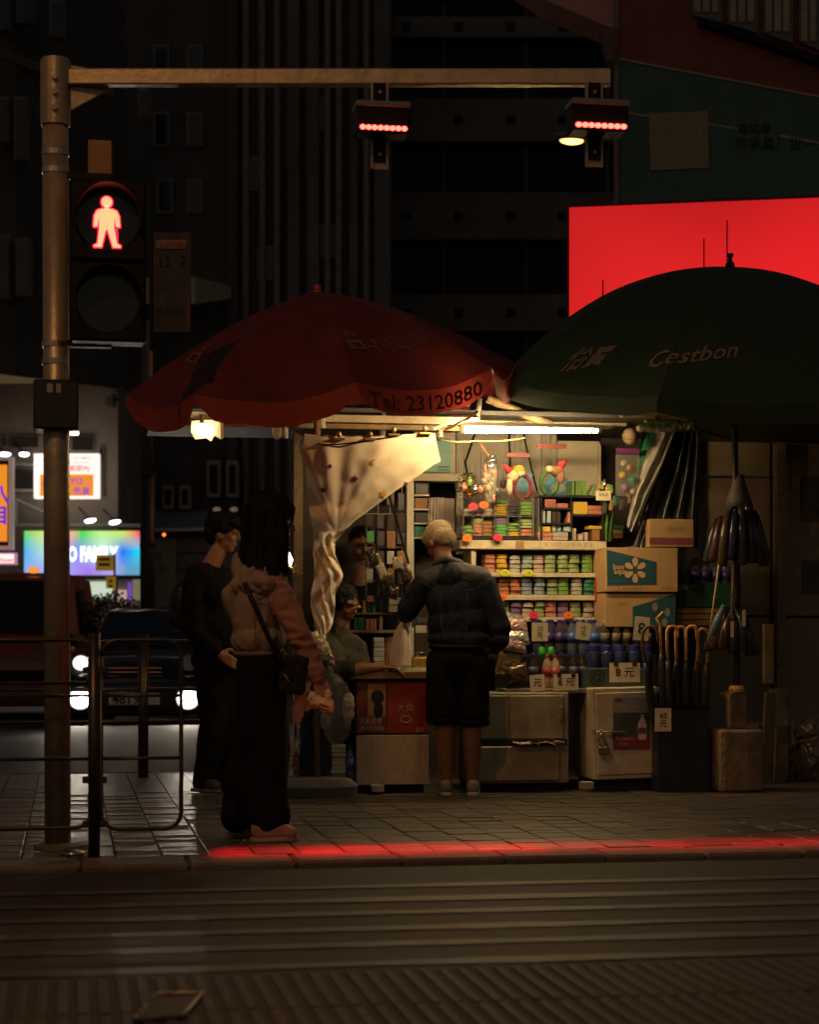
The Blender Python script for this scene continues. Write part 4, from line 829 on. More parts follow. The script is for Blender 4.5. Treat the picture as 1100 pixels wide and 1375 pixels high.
# ================================================================== shelves and goods
PKC = {}
def PK(name, c1, c2, sc=75, ang=.6):
    """printed wrapper: two colours in slanted bands with a scatter of specks"""
    if name in PKC: return PKC[name]
    m = bpy.data.materials.new(name); m.use_nodes = True; t = m.node_tree; b = t.nodes['Principled BSDF']; N = t.nodes.new; L = t.links.new
    tc = N('ShaderNodeTexCoord'); mp = N('ShaderNodeMapping'); mp.inputs['Rotation'].default_value = (0, ang, 0); L(tc.outputs['Object'], mp.inputs[0])
    w = N('ShaderNodeTexWave'); w.inputs['Scale'].default_value = sc; w.inputs['Distortion'].default_value = 3; w.inputs['Detail'].default_value = 2; L(mp.outputs[0], w.inputs[0])
    r = N('ShaderNodeValToRGB'); L(w.outputs['Fac'], r.inputs[0]); r.color_ramp.elements[0].position = .35; r.color_ramp.elements[1].position = .65
    r.color_ramp.elements[0].color = (*c1,1); r.color_ramp.elements[1].color = (*c2,1); L(r.outputs[0], b.inputs['Base Color']); b.inputs['Roughness'].default_value = .24
    PKC[name] = m; return m
COLS = {'red':((.5,.05,.03),(.7,.45,.35)),'orange':((.75,.28,.03),(.8,.5,.2)),'grey':((.42,.42,.4),(.6,.58,.52)),'blue':((.16,.26,.42),(.45,.5,.52)),'pink':((.55,.36,.33),(.7,.6,.52)),'pale green':((.5,.52,.34),(.22,.4,.08)),
        'green':((.1,.36,.08),(.35,.45,.15)),'orange-red':((.55,.12,.04),(.6,.35,.22)),'teal':((.03,.24,.14),(.1,.35,.22)),'purple':((.16,.05,.22),(.4,.3,.45)),'yellow':((.72,.42,.05),(.7,.5,.1)),'brown':((.3,.11,.05),(.4,.25,.12)),
        'white':((.68,.63,.52),(.5,.45,.38)),'bright green':((.02,.4,.1),(.25,.5,.2)),'black':((.02,.02,.025),(.12,.1,.08)),'dark':((.03,.03,.04),(.2,.2,.22)),'light blue':((.3,.45,.5),(.5,.55,.5))}
COLS = {k: tuple(tuple(q*(.75 if k not in ('white','black','dark') else .6) for q in c) for c in v) for k, v in COLS.items()}
def pkm(c): return PK('wrapper_'+c.replace(' ','_'), *COLS[c])
shelf = thing('sweet_shelf', 'cream shelf unit full of sweet packs under the tube light', 'shelf', Q(715,840,yS_))
pbox('top_ledge', 618,726,815,738,yS_-.02,.34, cream, shelf, bev=.004)
for (y0,y1) in ((769,775),(799,806),(829,835)): pbox('shelf_board', 640,y0,800,y1,yS_,.26, cream, shelf, bev=.003)
pbox('upright', 801,738.5,813,835,yS_-.01,.27, cream, shelf); pbox('upright', 633,738.5,639.5,835,yS_,.26, cream, shelf); pbox('shelf_back', 640,738,800,835,yS_+.265,.015, M('shelf_back', (.12,.1,.08), .8), shelf)
rt = pbox('red_plaque', 799.5,776,812,808,yS_-.03,.01, M('red_plaque', (.35,.03,.02), .5, var=.3, scale=40), shelf, bev=.002)
letters('出\n入\n平\n安', 'gold_lettering', M('gold_ink', (.75,.42,.05), .4, .3), shelf, Q(806,792,yS_-.033), h=.12)
letters('J  K O Y O K A Z E  /', 'ledge_scrawl', M('faint_pencil', (.3,.25,.17), .8, var=0), shelf, Q(764,732,yS_-.024), w=.4)
pbox('sticker', 693,726.5,704,737.5,yS_-.026,.004, M('brown_sticker', (.28,.17,.09), .6, var=.3, scale=60), shelf, bev=0)
pmesh = {}
def pack(x0, y0, x1, y1, yf, depth, colour, label, name='sweet_pack', cat='sweet pack', group='packs on the sweet shelves', bow=True):
    a, b = prect(x0, y0, x1, y1, yf, depth); w, h = round(b[0]-a[0],3), round(b[2]-a[2],3); k = (w,h,depth,bow)
    if k not in pmesh:
        if bow:      # wrapper with a bulged front
            V = []; F = []; n = 6
            for i in range(n+1):
                u_ = i/n-.5; yy = .012*(4*u_*u_); dz = -.1*h*(4*u_*u_)
                V += [(u_*w, yy, .03*h+dz*.3+.1*h*.3), (u_*w, yy, h*.97+dz), (u_*w, depth, h*.95+dz), (u_*w, depth, 0)]
            for i in range(n):
                for q in range(4): F.append((i*4+q, i*4+(q+1)%4, i*4+4+(q+1)%4, i*4+4+q))
            F += [(0,1,2,3), (n*4+3,n*4+2,n*4+1,n*4)]
            bmx = MB().add(V, F)
        else: bmx = MB().box((-w/2,0,0), (w/2,depth,h))
        me = mesh('pack', bmx.v, bmx.f); bm = bmesh.new(); bm.from_mesh(me)
        if not bow: bmesh.ops.bevel(bm, geom=bm.edges[:], offset=.0025, segments=1, affect='EDGES')
        bmesh.ops.recalc_face_normals(bm, faces=bm.faces[:]); bm.to_mesh(me); bm.free(); pmesh[k] = me
    o = link(name, pmesh[k], pkm(colour), None, ((a[0]+b[0])/2+random.uniform(-.003,.003), yf+random.uniform(-.006,.01), a[2])); o.rotation_euler.z = random.uniform(-.06,.06)
    return tag(o, label, cat, group)
def stack(xc, w, y0, y1, n, colour, where, yf=yS_+.02, order='', bow=True):
    h = (y1-y0)/n
    for k in range(n): pack(xc-w/2, y1-h*(k+1)+.4, xc+w/2, y1-h*k, yf, .12, colour, '%s %s sweet pack, %s' % (('lowest','second lowest','third lowest','fourth lowest','fifth lowest')[k] if n > 1 else 'single', colour, where), bow=bow)
ordn = ['first','second','third','fourth','fifth','sixth','seventh','eighth','ninth']
for r_, (y0,y1,n,xs,cs,nm) in enumerate(((743.5,768.6,4,(659,674.5,692.7,709,724.5,740,757,772,790),('red','yellow','grey','light blue','pink','pale green','pale green','pale green','green'),'top shelf'),
                       (774.8+.5,798.6,4,(678,692.7,708,725.5,742.7,758,775.5,792),('orange-red','orange-red','blue','blue','pale green','green','grey','teal'),'middle shelf'),
                       (807,828.6,3,(678,693.6,709,725.5,741,758,773.6,791),('green','purple','pink','pale green','red','purple','pale green','white'),'bottom shelf'))):
    for i, (xc, cc) in enumerate(zip(xs, cs)):
        stack(xc, 13.4, y0+random.uniform(0,2), y1, n, cc, '%s stack from the red plaque, %s' % (ordn[len(xs)-1-i], nm))
# display case on the ledge, left half
dc = thing('acrylic_display', 'clear acrylic display rack of sweets standing on the cream ledge', 'display rack', Q(672,725,4.12))
film = M('acrylic', (.8,.8,.78), .05, var=0, alpha=.16)
for x in (622.5,636,649,664.5,682.5,699,717,724): pbox('divider', x-.5,668,x+.5,722,4.14,.18, film, dc, bev=0)
pbox('case_base', 622,720.5,724,725.6,4.13,.2, blk, dc); pbox('case_back', 622,660,724,720,4.33,.01, M('case_back', (.16,.13,.1), .7), dc)
pbox('case_shelf', 622,692.2,724,693.4,4.15,.17, film, dc, bev=0)
CW = 'column from the dark shelf in the acrylic rack'
for (xc,w,y0,y1,n,cc,i) in ((629.5,11,682,692,2,'white',6),(629.5,11,705,719.5,3,'green',6),(642.5,11,684,692,2,'purple',5),(642.5,11,696,703,2,'pale green',5),(642.5,11,703.5,719.5,4,'red',5),(656,12,682,692,2,'pink',4),(656,12,699,719.5,4,'brown',4),
    (674,14,671,676,1,'bright green',3),(674,14,676.4,691.6,5,'yellow',3),(674,14,695,703,2,'purple',3),(674,14,703.5,719.8,4,'bright green',3),(691,13,676,691.5,4,'dark',2),(691,13,702,713,3,'green',2),(691,13,713.5,719.5,2,'yellow',2),(708,14,673.5,691.5,4,'green',1),(708,14,697,709,3,'pale green',1),(708,14,709.5,719.6,2,'orange-red',1)):
    stack(xc, w, y0, y1, n, cc, '%s %s' % (ordn[i-1], CW), 4.16)
# dark shelf, right half
ds = thing('dark_display_shelf', 'black display shelf of boxes to the right of the acrylic rack', 'shelf', Q(770,725,4.12))
for (x0,y0,x1,y1) in ((727,665.5,811,668),(727,682,768,684.3),(727,702.2,768,704.2),(769,691,811,693),(727,668,728.6,725.5),(767.6,668,769,725.5),(809.5,668,811,725.5)): pbox('board', x0,y0,x1,y1,4.13,.2, blk, ds, bev=0)
pbox('board', 727,668,811,725.5,4.335,.012, M('case_back_black', (.03,.026,.022), .8), ds, bev=0)
gB = 'boxes on the black display shelf'
for (x0,y0,x1,y1,cc,lb) in ((732,670,747,676,'red','red sweet box topmost in the upper left bay of the black shelf'),(732,676,747,682,'red','red sweet box lower of the pair in the upper left bay of the black shelf'),(748.5,675.6,764,682,'red','single flat red box right of the stacked pair on the black shelf'),
    (728.8,685.5,732.6,702,'light blue','slim pale blue box standing at the end of the middle bay'),(735,685.5,740,702,'light blue','slim pale blue box standing beside the striped stack'),(742,684.8,747.2,702,'black','black and cream striped packet beside the pale blue box'),(748,684.8,753.2,702,'black','black and cream striped packet beside the empty bay'),(763.2,685.5,767.4,702,'red','slim red box standing alone at the right of the middle bay'),
    (742.5,704.6,748,714,'light blue','pale blue packet on the white flat boxes'),(749,704.6,754.5,714,'blue','dark blue packet between two pale packets'),(757,704.6,767,714,'light blue','wide pale blue packet on the white flat boxes'),
    (722.5,714.6,742,719.8,'red','upper of two flat red boxes on the cream ledge'),(722.5,720,742,725.6,'red','lower of two flat red boxes on the cream ledge'),(743,714.6,763.5,719.8,'white','upper of two flat white boxes on the cream ledge'),(743,720,763.5,725.6,'white','lower of two flat white boxes on the cream ledge'),
    (769.4,674,789,690.6,'yellow','bright yellow box on the right bay of the black shelf'),(790,679,809,684.5,'orange-red','upper of two orange-red flat boxes beside the yellow box'),(790,684.9,809,690.6,'orange-red','lower of two orange-red flat boxes beside the yellow box'),(791,706,808.5,710.6,'yellow','thin yellow bar lying on a brown box'),(796,711.4,806.5,725.5,'brown','brown upright box under the thin yellow bar'),
    (767.8,709.6,773.4,725.5,'pink','tall pink toy figure on the cream ledge'),(777,717,783,725.5,'pink','short pink toy figure on the cream ledge'),(786,714.5,790.4,725.5,'pink','slim pink toy figure beside the brown box'),(726,707,740,714.2,'yellow','yellow packet with a white swirl on the flat red boxes')):
    pack(x0,y0,x1,y1,4.15,.1,cc,lb,'sweet_box','box',gB,bow=False)
for k in range(5): pack(768.8+k*4.1,645.5,772.4+k*4.1,665.2,4.16,.13,'green','%s green book of the standing row counted from the blue picture' % ordn[k],'book','book','green books on the black shelf',bow=False)
o = pack(792,648,796,665.2,4.16,.13,'green','green book leaning beside the row of green books','book','book','green books on the black shelf',bow=False); o.rotation_euler.y = .45
# things hanging in front of the back board
def ring_band(label, cx, cy, r, m, plush, yy, tiltz):
    c_ = Q(cx,cy,yy); o = thing('plush_headband', label, 'headband', c_-Vector((0,0,r*1.2))); P = []
    for k in range(25): a_ = -PI*.5+.25+(2*PI-.5)*k/24; P.append(c_+Vector((r*.82*math.cos(a_), .012*math.sin(2*a_), r*1.1*math.sin(a_))))
    build(MB().tube(P, .013, 8), 'band', m, o, smooth=True)
    for k, (dx,dz,rx,rz,mm) in enumerate(plush): build(MB().ball(c_+Vector((dx,-.015,dz)), (rx,.03,rz), 12, 8), 'plush', mm, o, smooth=True)
    hatp = c_+Vector((plush[0][0]+tiltz*.015,-.015,plush[0][1]+.025)); build(MB().tube([hatp, hatp+Vector((tiltz*.05,0,.05))], [.03,.004], 10), 'hat', M('plush_red', (.35,.03,.03), .9), o, smooth=True)
    return o
crm = M('plush_cream', (.42,.34,.22), .95, bump=.4); ring_band('red plush headband with a cream face hanging over the sweets', 702,654,.068, M('plush_darkred', (.12,.012,.018), .9, bump=.4), ((-.07,.07,.04,.04,crm),(-.02,.085,.035,.025,crm),(-.09,.0,.022,.06,crm),(-.03,.11,.04,.03,M('plush_yellow', (.4,.28,.03), .9))), 4.0, -1)
ring_band('green plush headband with a brown hat hanging over the books', 738,648,.066, M('plush_green', (.04,.1,.03), .9, bump=.4), ((.05,.075,.045,.035,M('plush_brown', (.2,.09,.05), .9)),(.0,.085,.03,.025,crm),(.07,.04,.03,.05,M('plush_brown', (0,0,0)))), 4.0, 1)
for (x0,y0,x1,y1,lb) in ((680,608,711,614,'red price strip hanging over the red headband'),(721,596,761,602,'red price strip hanging closest to the tube light')):
    o = thing('price_strip', lb, 'price strip', Q((x0+x1)/2,y1,4.02)); pbox('strip', x0,y0,x1,y1,4.02,.008, M('red_strip', (.16,.018,.014), .5, var=.2), o, bev=.001)
    for xx in (x0+12,x1-12): build(MB().tube([Q(xx,y0,4.02),Q(xx,578,4.02)], .0018, 4), 'string', dkm, o)
bp_ = thing('blue_picture', 'blue arched picture card behind the green headband', 'picture', Q(748,665,4.3)); build(MB().prism([(Q(x_,650,4.3).x, Q(748,y_,4.3).z) for x_, y_ in ((732,665),(766,665),(766,650),(762,642),(754,638),(744,638),(736,643),(732,650))], 4.3, 4.306), 'card', M('blue_picture', (.08,.28,.42), .5, var=.5, scale=16), bp_); build(MB().ball(Q(750,656,4.296), (.055,.004,.028), 14, 8), 'printed_animal', M('grey_print_p', (.4,.4,.38), .6), bp_)
pbox('blue_picture', 694,636,716,664,4.34,.006, M('blue_picture2', (.1,.25,.35), .5, var=.5, scale=16), label='small blue picture card behind the red headband', cat='picture')
tg = thing('toy_bag', 'clear bag of red toys hanging by a red hook over the sweets', 'toy bag', Q(657,684,4.0))
build(MB().tube([Q(644,592,4.0),Q(646,598,4.0),Q(652,606,4.0),Q(656,612,4.0)], .006, 6), 'hook', M('coral_hook', (.8,.2,.1), .4), tg, smooth=True)
for (x,y,rx,rz,mm) in ((654,640,.03,.03,'red'),(663,634,.026,.022,'red'),(650,645,.02,.02,'white'),(656,655,.02,.025,'orange'),(663,669,.013,.03,'red'),(660,650,.014,.014,'white'),(652,628,.016,.03,'red')): build(MB().ball(Q(x,y,4.0), (rx,.02,rz), 10, 7), 'toy', pkm(mm), tg, smooth=True)
filmS = M('clear_wrap', (.6,.58,.52), .08, var=0, alpha=.14)
skin([('e', Q(658,642,3.99), (.045,.03,.16))], 'film_bag', filmS, tg, .012, 2, wr=.012, wscale=(30,30,14))
skin([('e', Q(660,620,3.98), (.03,.02,.045))], 'silver_foil', M('silver_foil', (.6,.58,.55), .2, .9, var=.2), tg, .008, 1, wr=.014, wscale=(40,40,30))
gd = thing('gold_garland', 'glittering gold garland hanging at the left end of the sweets', 'garland', Q(628,668,4.1)); mb = MB()
for k in range(260):
    p = Q(random.gauss(629,5),random.uniform(635,667),4.1+random.uniform(-.03,.03)); d = Vector((random.gauss(0,1),random.gauss(0,1),random.gauss(0,1))).normalized()*.013; e = d.orthogonal().normalized()*.005; mb.add([p-d,p-e,p+d,p+e], [(0,1,2,3)])
build(mb, 'tinsel', M('gold_foil', (.75,.5,.15), .2, .9, var=.3), gd, kind='stuff')
for i, (px,py,c_,lb) in enumerate(((635.6,680,'pink','upper pink star price tag on the acrylic rack'),(650,678,'orange','orange star price tag on top of the acrylic rack'),(627.5,722.5,'orange','orange star price tag on the cream ledge'),(668.7,721.5,'pink','pink star price tag on the cream ledge'),(678.5,769,'lime','lime star price tag near the denim jacket on the top shelf board'),(710,769,'lime','lime star price tag under the pale blue packs'),(675,802,'orange','orange star price tag under the orange-red packs'),(717,826,'pink','pink star price tag on the bottom shelf'),(763.6,826,'orange','orange star price tag above the bottles'))):
    cc = {'pink':(.75,.03,.08),'orange':(.9,.2,.03),'lime':(.65,.68,.03)}[c_]; yy = 4.1 if py < 730 else yS_-.02
    o = thing('price_star', lb, 'price tag', Q(px,py+5,yy), 'fluorescent star price tags'); P = []; cz = Q(px,py,yy)
    for k in range(24): a_ = 2*PI*k/24; rr = (.032 if k % 2 else .025); P.append((cz.x+rr*1.1*math.cos(a_), cz.z+rr*.8*math.sin(a_)))
    build(MB().prism(P, yy-.004, yy), 'card', M('fluoro_'+c_, cc, .6, var=.05), o); letters(('8','12','10','6','15','20','12','9','10')[i], 'handwriting', ink, o, cz+Vector((0,-.006,0)), h=.016)
pc = pbox('price_card', 801,659,821,672,4.05,.004, paperM, label='cream card with handwriting above the orange-red boxes', cat='price card'); letters('SALE', 'handwriting', ink, pc, Q(811,664,4.045), w=.06)
hg = thing('purple_top_bag', 'purple topped bag of small toys hanging beside the silver tarpaulin', 'toy bag', Q(842,668,4.0))
pbox('header_card', 828,602,860,609,3.99,.006, M('purple_card', (.2,.04,.2), .5), hg, bev=.001); pbox('film_bag', 828,609,860,666,4.0,.03, filmS, hg, bev=.01)
for (x,y,r,mm) in ((838,622,.022,'pink'),(846,628,.026,'brown'),(836,638,.024,'yellow'),(850,645,.03,'teal'),(840,655,.03,'purple'),(850,660,.02,'pink')): build(MB().ball(Q(x,y,4.02), r, 9, 6), 'toy', pkm(mm), hg, smooth=True)
fb = thing('round_fan', 'round beige fan wrapped in wire under the beam', 'fan', Q(846,598,3.9)); build(MB().ball(Q(846,586,3.9), (.05,.05,.055), 14, 9), 'cover', M('beige_cover', (.42,.3,.18), .7), fb, smooth=True)
for k in range(3): build(MB().tube([Q(846,586,3.9)+Vector((.056*math.cos(a_),.058*math.sin(a_)*math.cos(k),.06*math.sin(a_)*math.sin(k+.5))) for a_ in [2*PI*j/14 for j in range(15)]], .002, 4), 'wire_hoop', dkm, fb)
build(MB().tube([Q(846,576,3.9),Q(846,562,3.9)], .008, 6), 'hanger', dkm, fb)
# foil strip, tarpaulin and black curtain on the right of the shelves
fs = thing('foil_streamer', 'iridescent foil streamer along the beam by the tarpaulin', 'streamer', Q(898,578,3.55))
foilR = PK('rainbow_foil', (.75,.5,.05), (.1,.5,.15), 12, .2); foilR.node_tree.nodes['Principled BSDF'].inputs['Metallic'].default_value = .7; foilR.node_tree.nodes['Principled BSDF'].inputs['Roughness'].default_value = .22
for (x0,y0,x1,y1,r0,r1) in ((868,566,912,568,.012,.02),(905,574,930,570,.012,.028),(860,575,905,577,.02,.012)): skin([('c', Q(x0,y0,3.55), r0, Q(x1,y1,3.55), r1)], 'foil', foilR if x0 != 860 else M('pale_foil', (.7,.65,.5), .25, .5), fs, .006, 1, wr=.008, wscale=(60,60,40))
def drape(name, label, cat, pL, pR, m, yy, amp, waves, part='sheet'):
    o = thing(name, label, cat, Q((pL[-1][0]+pR[-1][0])/2, pL[-1][1], yy)); V = []; F = []; nu, nv = 40, 40
    def ev(p, t):
        s = t*(len(p)-1); i = min(int(s), len(p)-2); f_ = s-i; return (p[i][0]*(1-f_)+p[i+1][0]*f_, p[i][1]*(1-f_)+p[i+1][1]*f_)
    for j in range(nv+1):
        l, r = ev(pL, j/nv), ev(pR, j/nv)
        for k in range(nu+1): u_ = k/nu; V.append(Q(l[0]*(1-u_)+r[0]*u_, l[1]*(1-u_)+r[1]*u_, yy+amp*math.sin(u_*waves+j/nv*1.2)+amp*.8*noise.noise(Vector((u_*4,j/nv*5,waves)))))
    for j in range(nv):
        for k in range(nu): F.append((j*(nu+1)+k, j*(nu+1)+k+1, (j+1)*(nu+1)+k+1, (j+1)*(nu+1)+k))
    build(MB().add(V, F), part, m, o, smooth=True); return o
drape('silver_tarpaulin', 'crumpled silver tarpaulin strip slanting down to the cartons', 'tarpaulin', [(880,580),(862,625),(850,660),(842,705)], [(906,580),(888,625),(868,665),(848,715)], M('silver_tarp', (.42,.4,.37), .4, .2, var=.3, scale=14), 4.02, .02, 9)
drape('green_tarpaulin', 'green plastic sheet behind the silver tarpaulin', 'tarpaulin', [(866,578),(858,605),(855,632),(852,640)], [(884,578),(872,605),(864,632),(856,640)], M('green_plastic_sheet', (.02,.22,.07), .4, var=.2), 4.06, .015, 6)
drape('black_curtain', 'black pleated plastic curtain right of the silver tarpaulin', 'curtain', [(907,580),(890,625),(866,680),(850,735)], [(941,580),(941,640),(940,690),(938,735)], M('black_plastic', (.022,.022,.025), .35, var=.3), 4.12, .03, 26)
drape('green_fringe', 'green leafy fringe hanging at the end of the black display shelf', 'fringe', [(813,690),(812,710),(813,727)], [(826,688),(824,710),(822,727)], M('green_fringe', (.08,.18,.04), .6, var=.4, scale=20), 4.1, .015, 14)
for k, cc in enumerate(('teal','white','brown')): pack(826,705+k*6,838,710.5+k*6,4.2,.1,cc,'%s packet in the short pile behind the green fringe' % cc,'packet','packet','packets behind the fringe',bow=False)
# ------------------------------------------------------------------ cartons on the right
tealP = M('teal_print', (.013,.075,.105), .6, var=.1); cardL = M('carton_light', (.52,.36,.19), .85, var=.1)
def poly_on(o, pts, yy, m, name='print'): return build(MB().add([Q(x_,y_,yy) for x_, y_ in pts], [tuple(range(len(pts)))]), name, m, o)
cb = thing('water_carton', 'cardboard water carton with a teal panel and flower beside the shelf', 'carton', Q(862,795,3.9))
pbox('box', 814,735.5,911,795,3.9,.33, cardM, cb, bev=.004)
poly_on(cb, ((815,738),(882,754.5),(882,784.5),(816,785.5)), 3.897, tealP, 'teal_panel')
for k in range(6):
    a_ = PI*k/3+PI/2; cx, cy = 853.5+9.5*math.cos(a_), 765.5-11*math.sin(a_); mb = MB(); pts = []
    for j in range(12): b2 = 2*PI*j/12; lx, ly = 6.2*math.cos(b2), 3.8*math.sin(b2)*(1+.25*math.cos(b2)); pts.append((cx+lx*math.cos(a_)-ly*math.sin(a_), cy-lx*math.sin(a_)-ly*math.cos(a_)))
    poly_on(cb, pts, 3.894, cardL, 'petal')
for s, py in (('bon', 761),('aqua', 769.5)): letters(s, 'lettering', cardL, cb, Q(831 if s == 'bon' else 834,py,3.892), h=.036 if s == 'bon' else .036, bold=.03)
letters('MINERALIZED', 'lettering', M('dim_print', (.1,.2,.2), .7), cb, Q(830,780,3.892), w=.085); letters('飲用水 礦物質', 'lettering', M('carton_ink', (.22,.14,.07), .8), cb, Q(850,790,3.897), w=.13); letters('24×500ml', 'lettering', M('carton_ink', (0,0,0)), cb, Q(896,789,3.897), w=.09)
build(MB().tube([Q(827,789,3.898)+Vector((.02*math.cos(2*PI*k/16),0,.02*math.sin(2*PI*k/16))) for k in range(17)], .002, 4), 'recycle_ring', M('carton_ink', (0,0,0)), cb)
cb2 = thing('water_carton', 'lower water carton with a teal corner behind the clear bottles', 'carton', Q(860,842,3.92)); pbox('box', 813,797,908,842,3.92,.32, cardM, cb2, bev=.004)
poly_on(cb2, ((850,815),(906,797.6),(907,841),(850,841)), 3.917, tealP, 'teal_panel'); letters('飲用水', 'lettering', M('carton_ink', (0,0,0)), cb2, Q(837,811,3.917), w=.075)
for (cx,cy) in ((880,815),(897,822),(893,836)): poly_on(cb2, [(cx+4*math.cos(j*PI/5), cy+6*math.sin(j*PI/5)) for j in range(10)], 3.914, M('petal_dim', (.2,.2,.16), .8), 'petal')
cb3 = thing('brown_carton', 'brown carton with a maroon band on top of the water carton', 'carton', Q(905,735,4.0)); pbox('box', 873,697,932,734.6,4.0,.25, cardM, cb3); pbox('maroon_band', 873,722,932.3,731,3.996,.003, M('maroon_band', (.2,.05,.06), .7), cb3, bev=0)
letters('台記水果', 'lettering', M('carton_ink', (0,0,0)), cb3, Q(906,710,3.995), w=.12)
cb4 = thing('plain_carton', 'plain brown carton flap showing behind the water carton', 'carton', Q(905,760,4.26)); pbox('box', 850,733,922,795,4.26,.2, cardM, cb4)
gc = thing('green_carton', 'dark green drinks carton on a timber crate beside the parasol pole', 'carton', Q(946,816,4.05)); pbox('box', 911,783,984,816,4.05,.3, M('green_carton', (.02,.09,.04), .6, var=.15), gc)
pgr = M('pale_green_print', (.35,.42,.3), .7); letters('怡寶', 'lettering', pgr, gc, Q(917,788,4.045), h=.038, bold=.02); letters('純淨水飲用', 'lettering', pgr, gc, Q(933,787,4.045), w=.06); letters('怡寶', 'lettering', pgr, gc, Q(960,801,4.045), w=.05)
wc = thing('timber_crate', 'low timber crate under the green drinks carton', 'crate', Q(940,842,4.05))
for k in range(3): pbox('slat', 909,817+k*8,974,824+k*8,4.05,.3, wood, wc)
# ------------------------------------------------------------------ bottles
def bottle(h, r, kind, liquid, labm, capm):
    o = bpy.data.objects.new('drink_bottle', None); COL.objects.link(o)
    build(MB().lathe([(r*.85,0),(r,.01),(r,.05*h/.22),(r*.93,.3*h),(r,.36*h),(r,.6*h),(r*.97,.68*h),(r*.72,.8*h),(r*.4,.88*h),(r*.38,.93*h)], 14), 'bottle_body', liquid, o, smooth=True, local=True)
    build(MB().lathe([(r*1.015,.34*h),(r*1.015,.62*h)], 14), 'label_band', labm, o, smooth=True, local=True)
    build(MB().lathe([(r*.44,.92*h),(r*.46,.925*h),(r*.46,.99*h),(r*.4,h)], 12), 'cap', capm, o, local=True)
    return o
def jar(h, r, liquid, capm):
    o = bpy.data.objects.new('drink_jar', None); COL.objects.link(o)
    build(MB().lathe([(r*.9,0),(r,.012),(r,.62*h),(r*.9,.74*h),(r*.72,.8*h)], 14), 'bottle_body', liquid, o, smooth=True, local=True); build(MB().lathe([(r*.78,.79*h),(r*.82,.8*h),(r*.82,.98*h),(r*.75,h)], 14), 'cap', capm, o, local=True)
    return o
def liq(n, c, a=.75): return M('liquid_'+n, c, .06, var=.1, alpha=a)
capB = M('cap_blue', (.03,.04,.3), .4); capW = M('cap_white', (.6,.56,.5), .4); capR = M('cap_red', (.45,.03,.03), .4); capG = M('cap_green', (.03,.35,.06), .35)
protos = {'vita': bottle(.225,.033,'v',liq('violet',(.08,.07,.14),.6),M('label_violet', (.06,.03,.16), .4),capB), 'blue': bottle(.225,.033,'b',liq('clearblue',(.16,.2,.28),.45),M('label_blue', (.04,.1,.38), .4),capB),
          'tea': bottle(.225,.031,'t',liq('tea',(.07,.055,.028),.7),M('label_tea', (.14,.13,.08), .5),capW), 'pink': bottle(.21,.032,'p',liq('pinkmilk',(.36,.25,.22),.95),M('label_red', (.35,.05,.05), .5),capR), 'dark': bottle(.22,.032,'d',liq('cola',(.03,.02,.02),.95),M('label_dark', (.05,.05,.12), .4),capB),
          'jar': jar(.17,.045,liq('bluedark',(.03,.04,.12),.9),capB), 'green': bottle(.2,.034,'g',liq('greenish',(.25,.4,.25),.5),M('label_green', (.03,.2,.05), .5),capG)}
pu = {k: False for k in protos}
def put(kind, x, y, z, label, group):
    o = protos[kind] if not pu[kind] else copy_tree(protos[kind]); pu[kind] = True; o.location = (x,y,z); o.rotation_euler = (0,0,random.uniform(0,6)); return tag(o, label, 'bottle', group)
rack = thing('bottle_rack', 'two-step rack of drink bottles in front of the sweet shelf', 'rack', Q(765,925,3.62))
zu = Q(780,879,3.92).z; zl = Q(770,924,3.7).z; xa, xb = Q(668,900,3.8).x, Q(886,900,3.8).x
build(MB().box((xa,3.86,zu-.03), (xb,4.1,zu)), 'upper_step', blk, rack, bev=.004); build(MB().box((xa,3.6,zl-.03), (xb,3.86,zl)), 'lower_step', M('tray_grey', (.2,.17,.13), .6), rack, bev=.004); build(MB().box((xa,3.855,zl), (xb,3.87,zu-.03)), 'riser', blk, rack)
for i, (px, kd) in enumerate(((722,'vita'),(737,'vita'),(752,'vita'),(768,'blue'),(783,'blue'),(798,'blue'),(813,'tea'),(828,'tea'),(842,'tea'),(856,'tea'),(870,'tea'))):
    p = Q(px,870,3.95); put(kd, p.x, 3.95+random.uniform(-.01,.01), zu, {'vita':'%s violet labelled bottle counted from the snack bags, upper front row','blue':'%s blue labelled bottle counted from the violet ones, upper front row','tea':'%s brown tea bottle counted from the blue labelled ones, upper front row'}[kd] % ordn[(i if i < 3 else i-3 if i < 6 else i-6)], 'bottles on the upper step')
for i in range(9):
    p = Q(724+i*17,870,4.05); put(('vita','blue','tea')[min(2,i//3)], p.x, 4.04, zu, '%s %s bottle of the back row on the upper step' % (ordn[i%3], ('violet labelled','blue labelled','brown tea')[min(2,i//3)]), 'bottles in the back row of the upper step')
for i, (px, kd) in enumerate(((716,'dark'),(738,'pink'),(746,'pink'),(757,'dark'),(771,'dark'),(785,'dark'))): p = Q(px,915,3.7); put(kd, p.x, 3.7+(i%2)*.05, zl, ('dark cola bottle beside the gold wrapped bag','pink milk drink bottle behind the 6 card','second pink milk drink bottle beside the dark cola bottles','first dark cola bottle right after the pink drinks','second dark cola bottle after the pink drinks','dark cola bottle next to the blue lidded jars')[i], 'bottles on the lower step')
for i, px in enumerate((797,815,833,852,868)): p = Q(px,905,3.72); put('jar', p.x, 3.72, Q(px,898,3.72).z-.02, '%s blue lidded drink jar counted from the cola bottles' % ordn[i], 'blue lidded drink jars')
a, b = prect(786,897,872,924,3.63,.18); jt = thing('jar_crate', 'dark teal printed crate carrying the blue lidded jars', 'crate', ((a[0]+b[0])/2,3.72,a[2])); build(MB().box(a, b), 'box', M('crate_teal', (.05,.09,.08), .6, var=.3), jt, bev=.004)
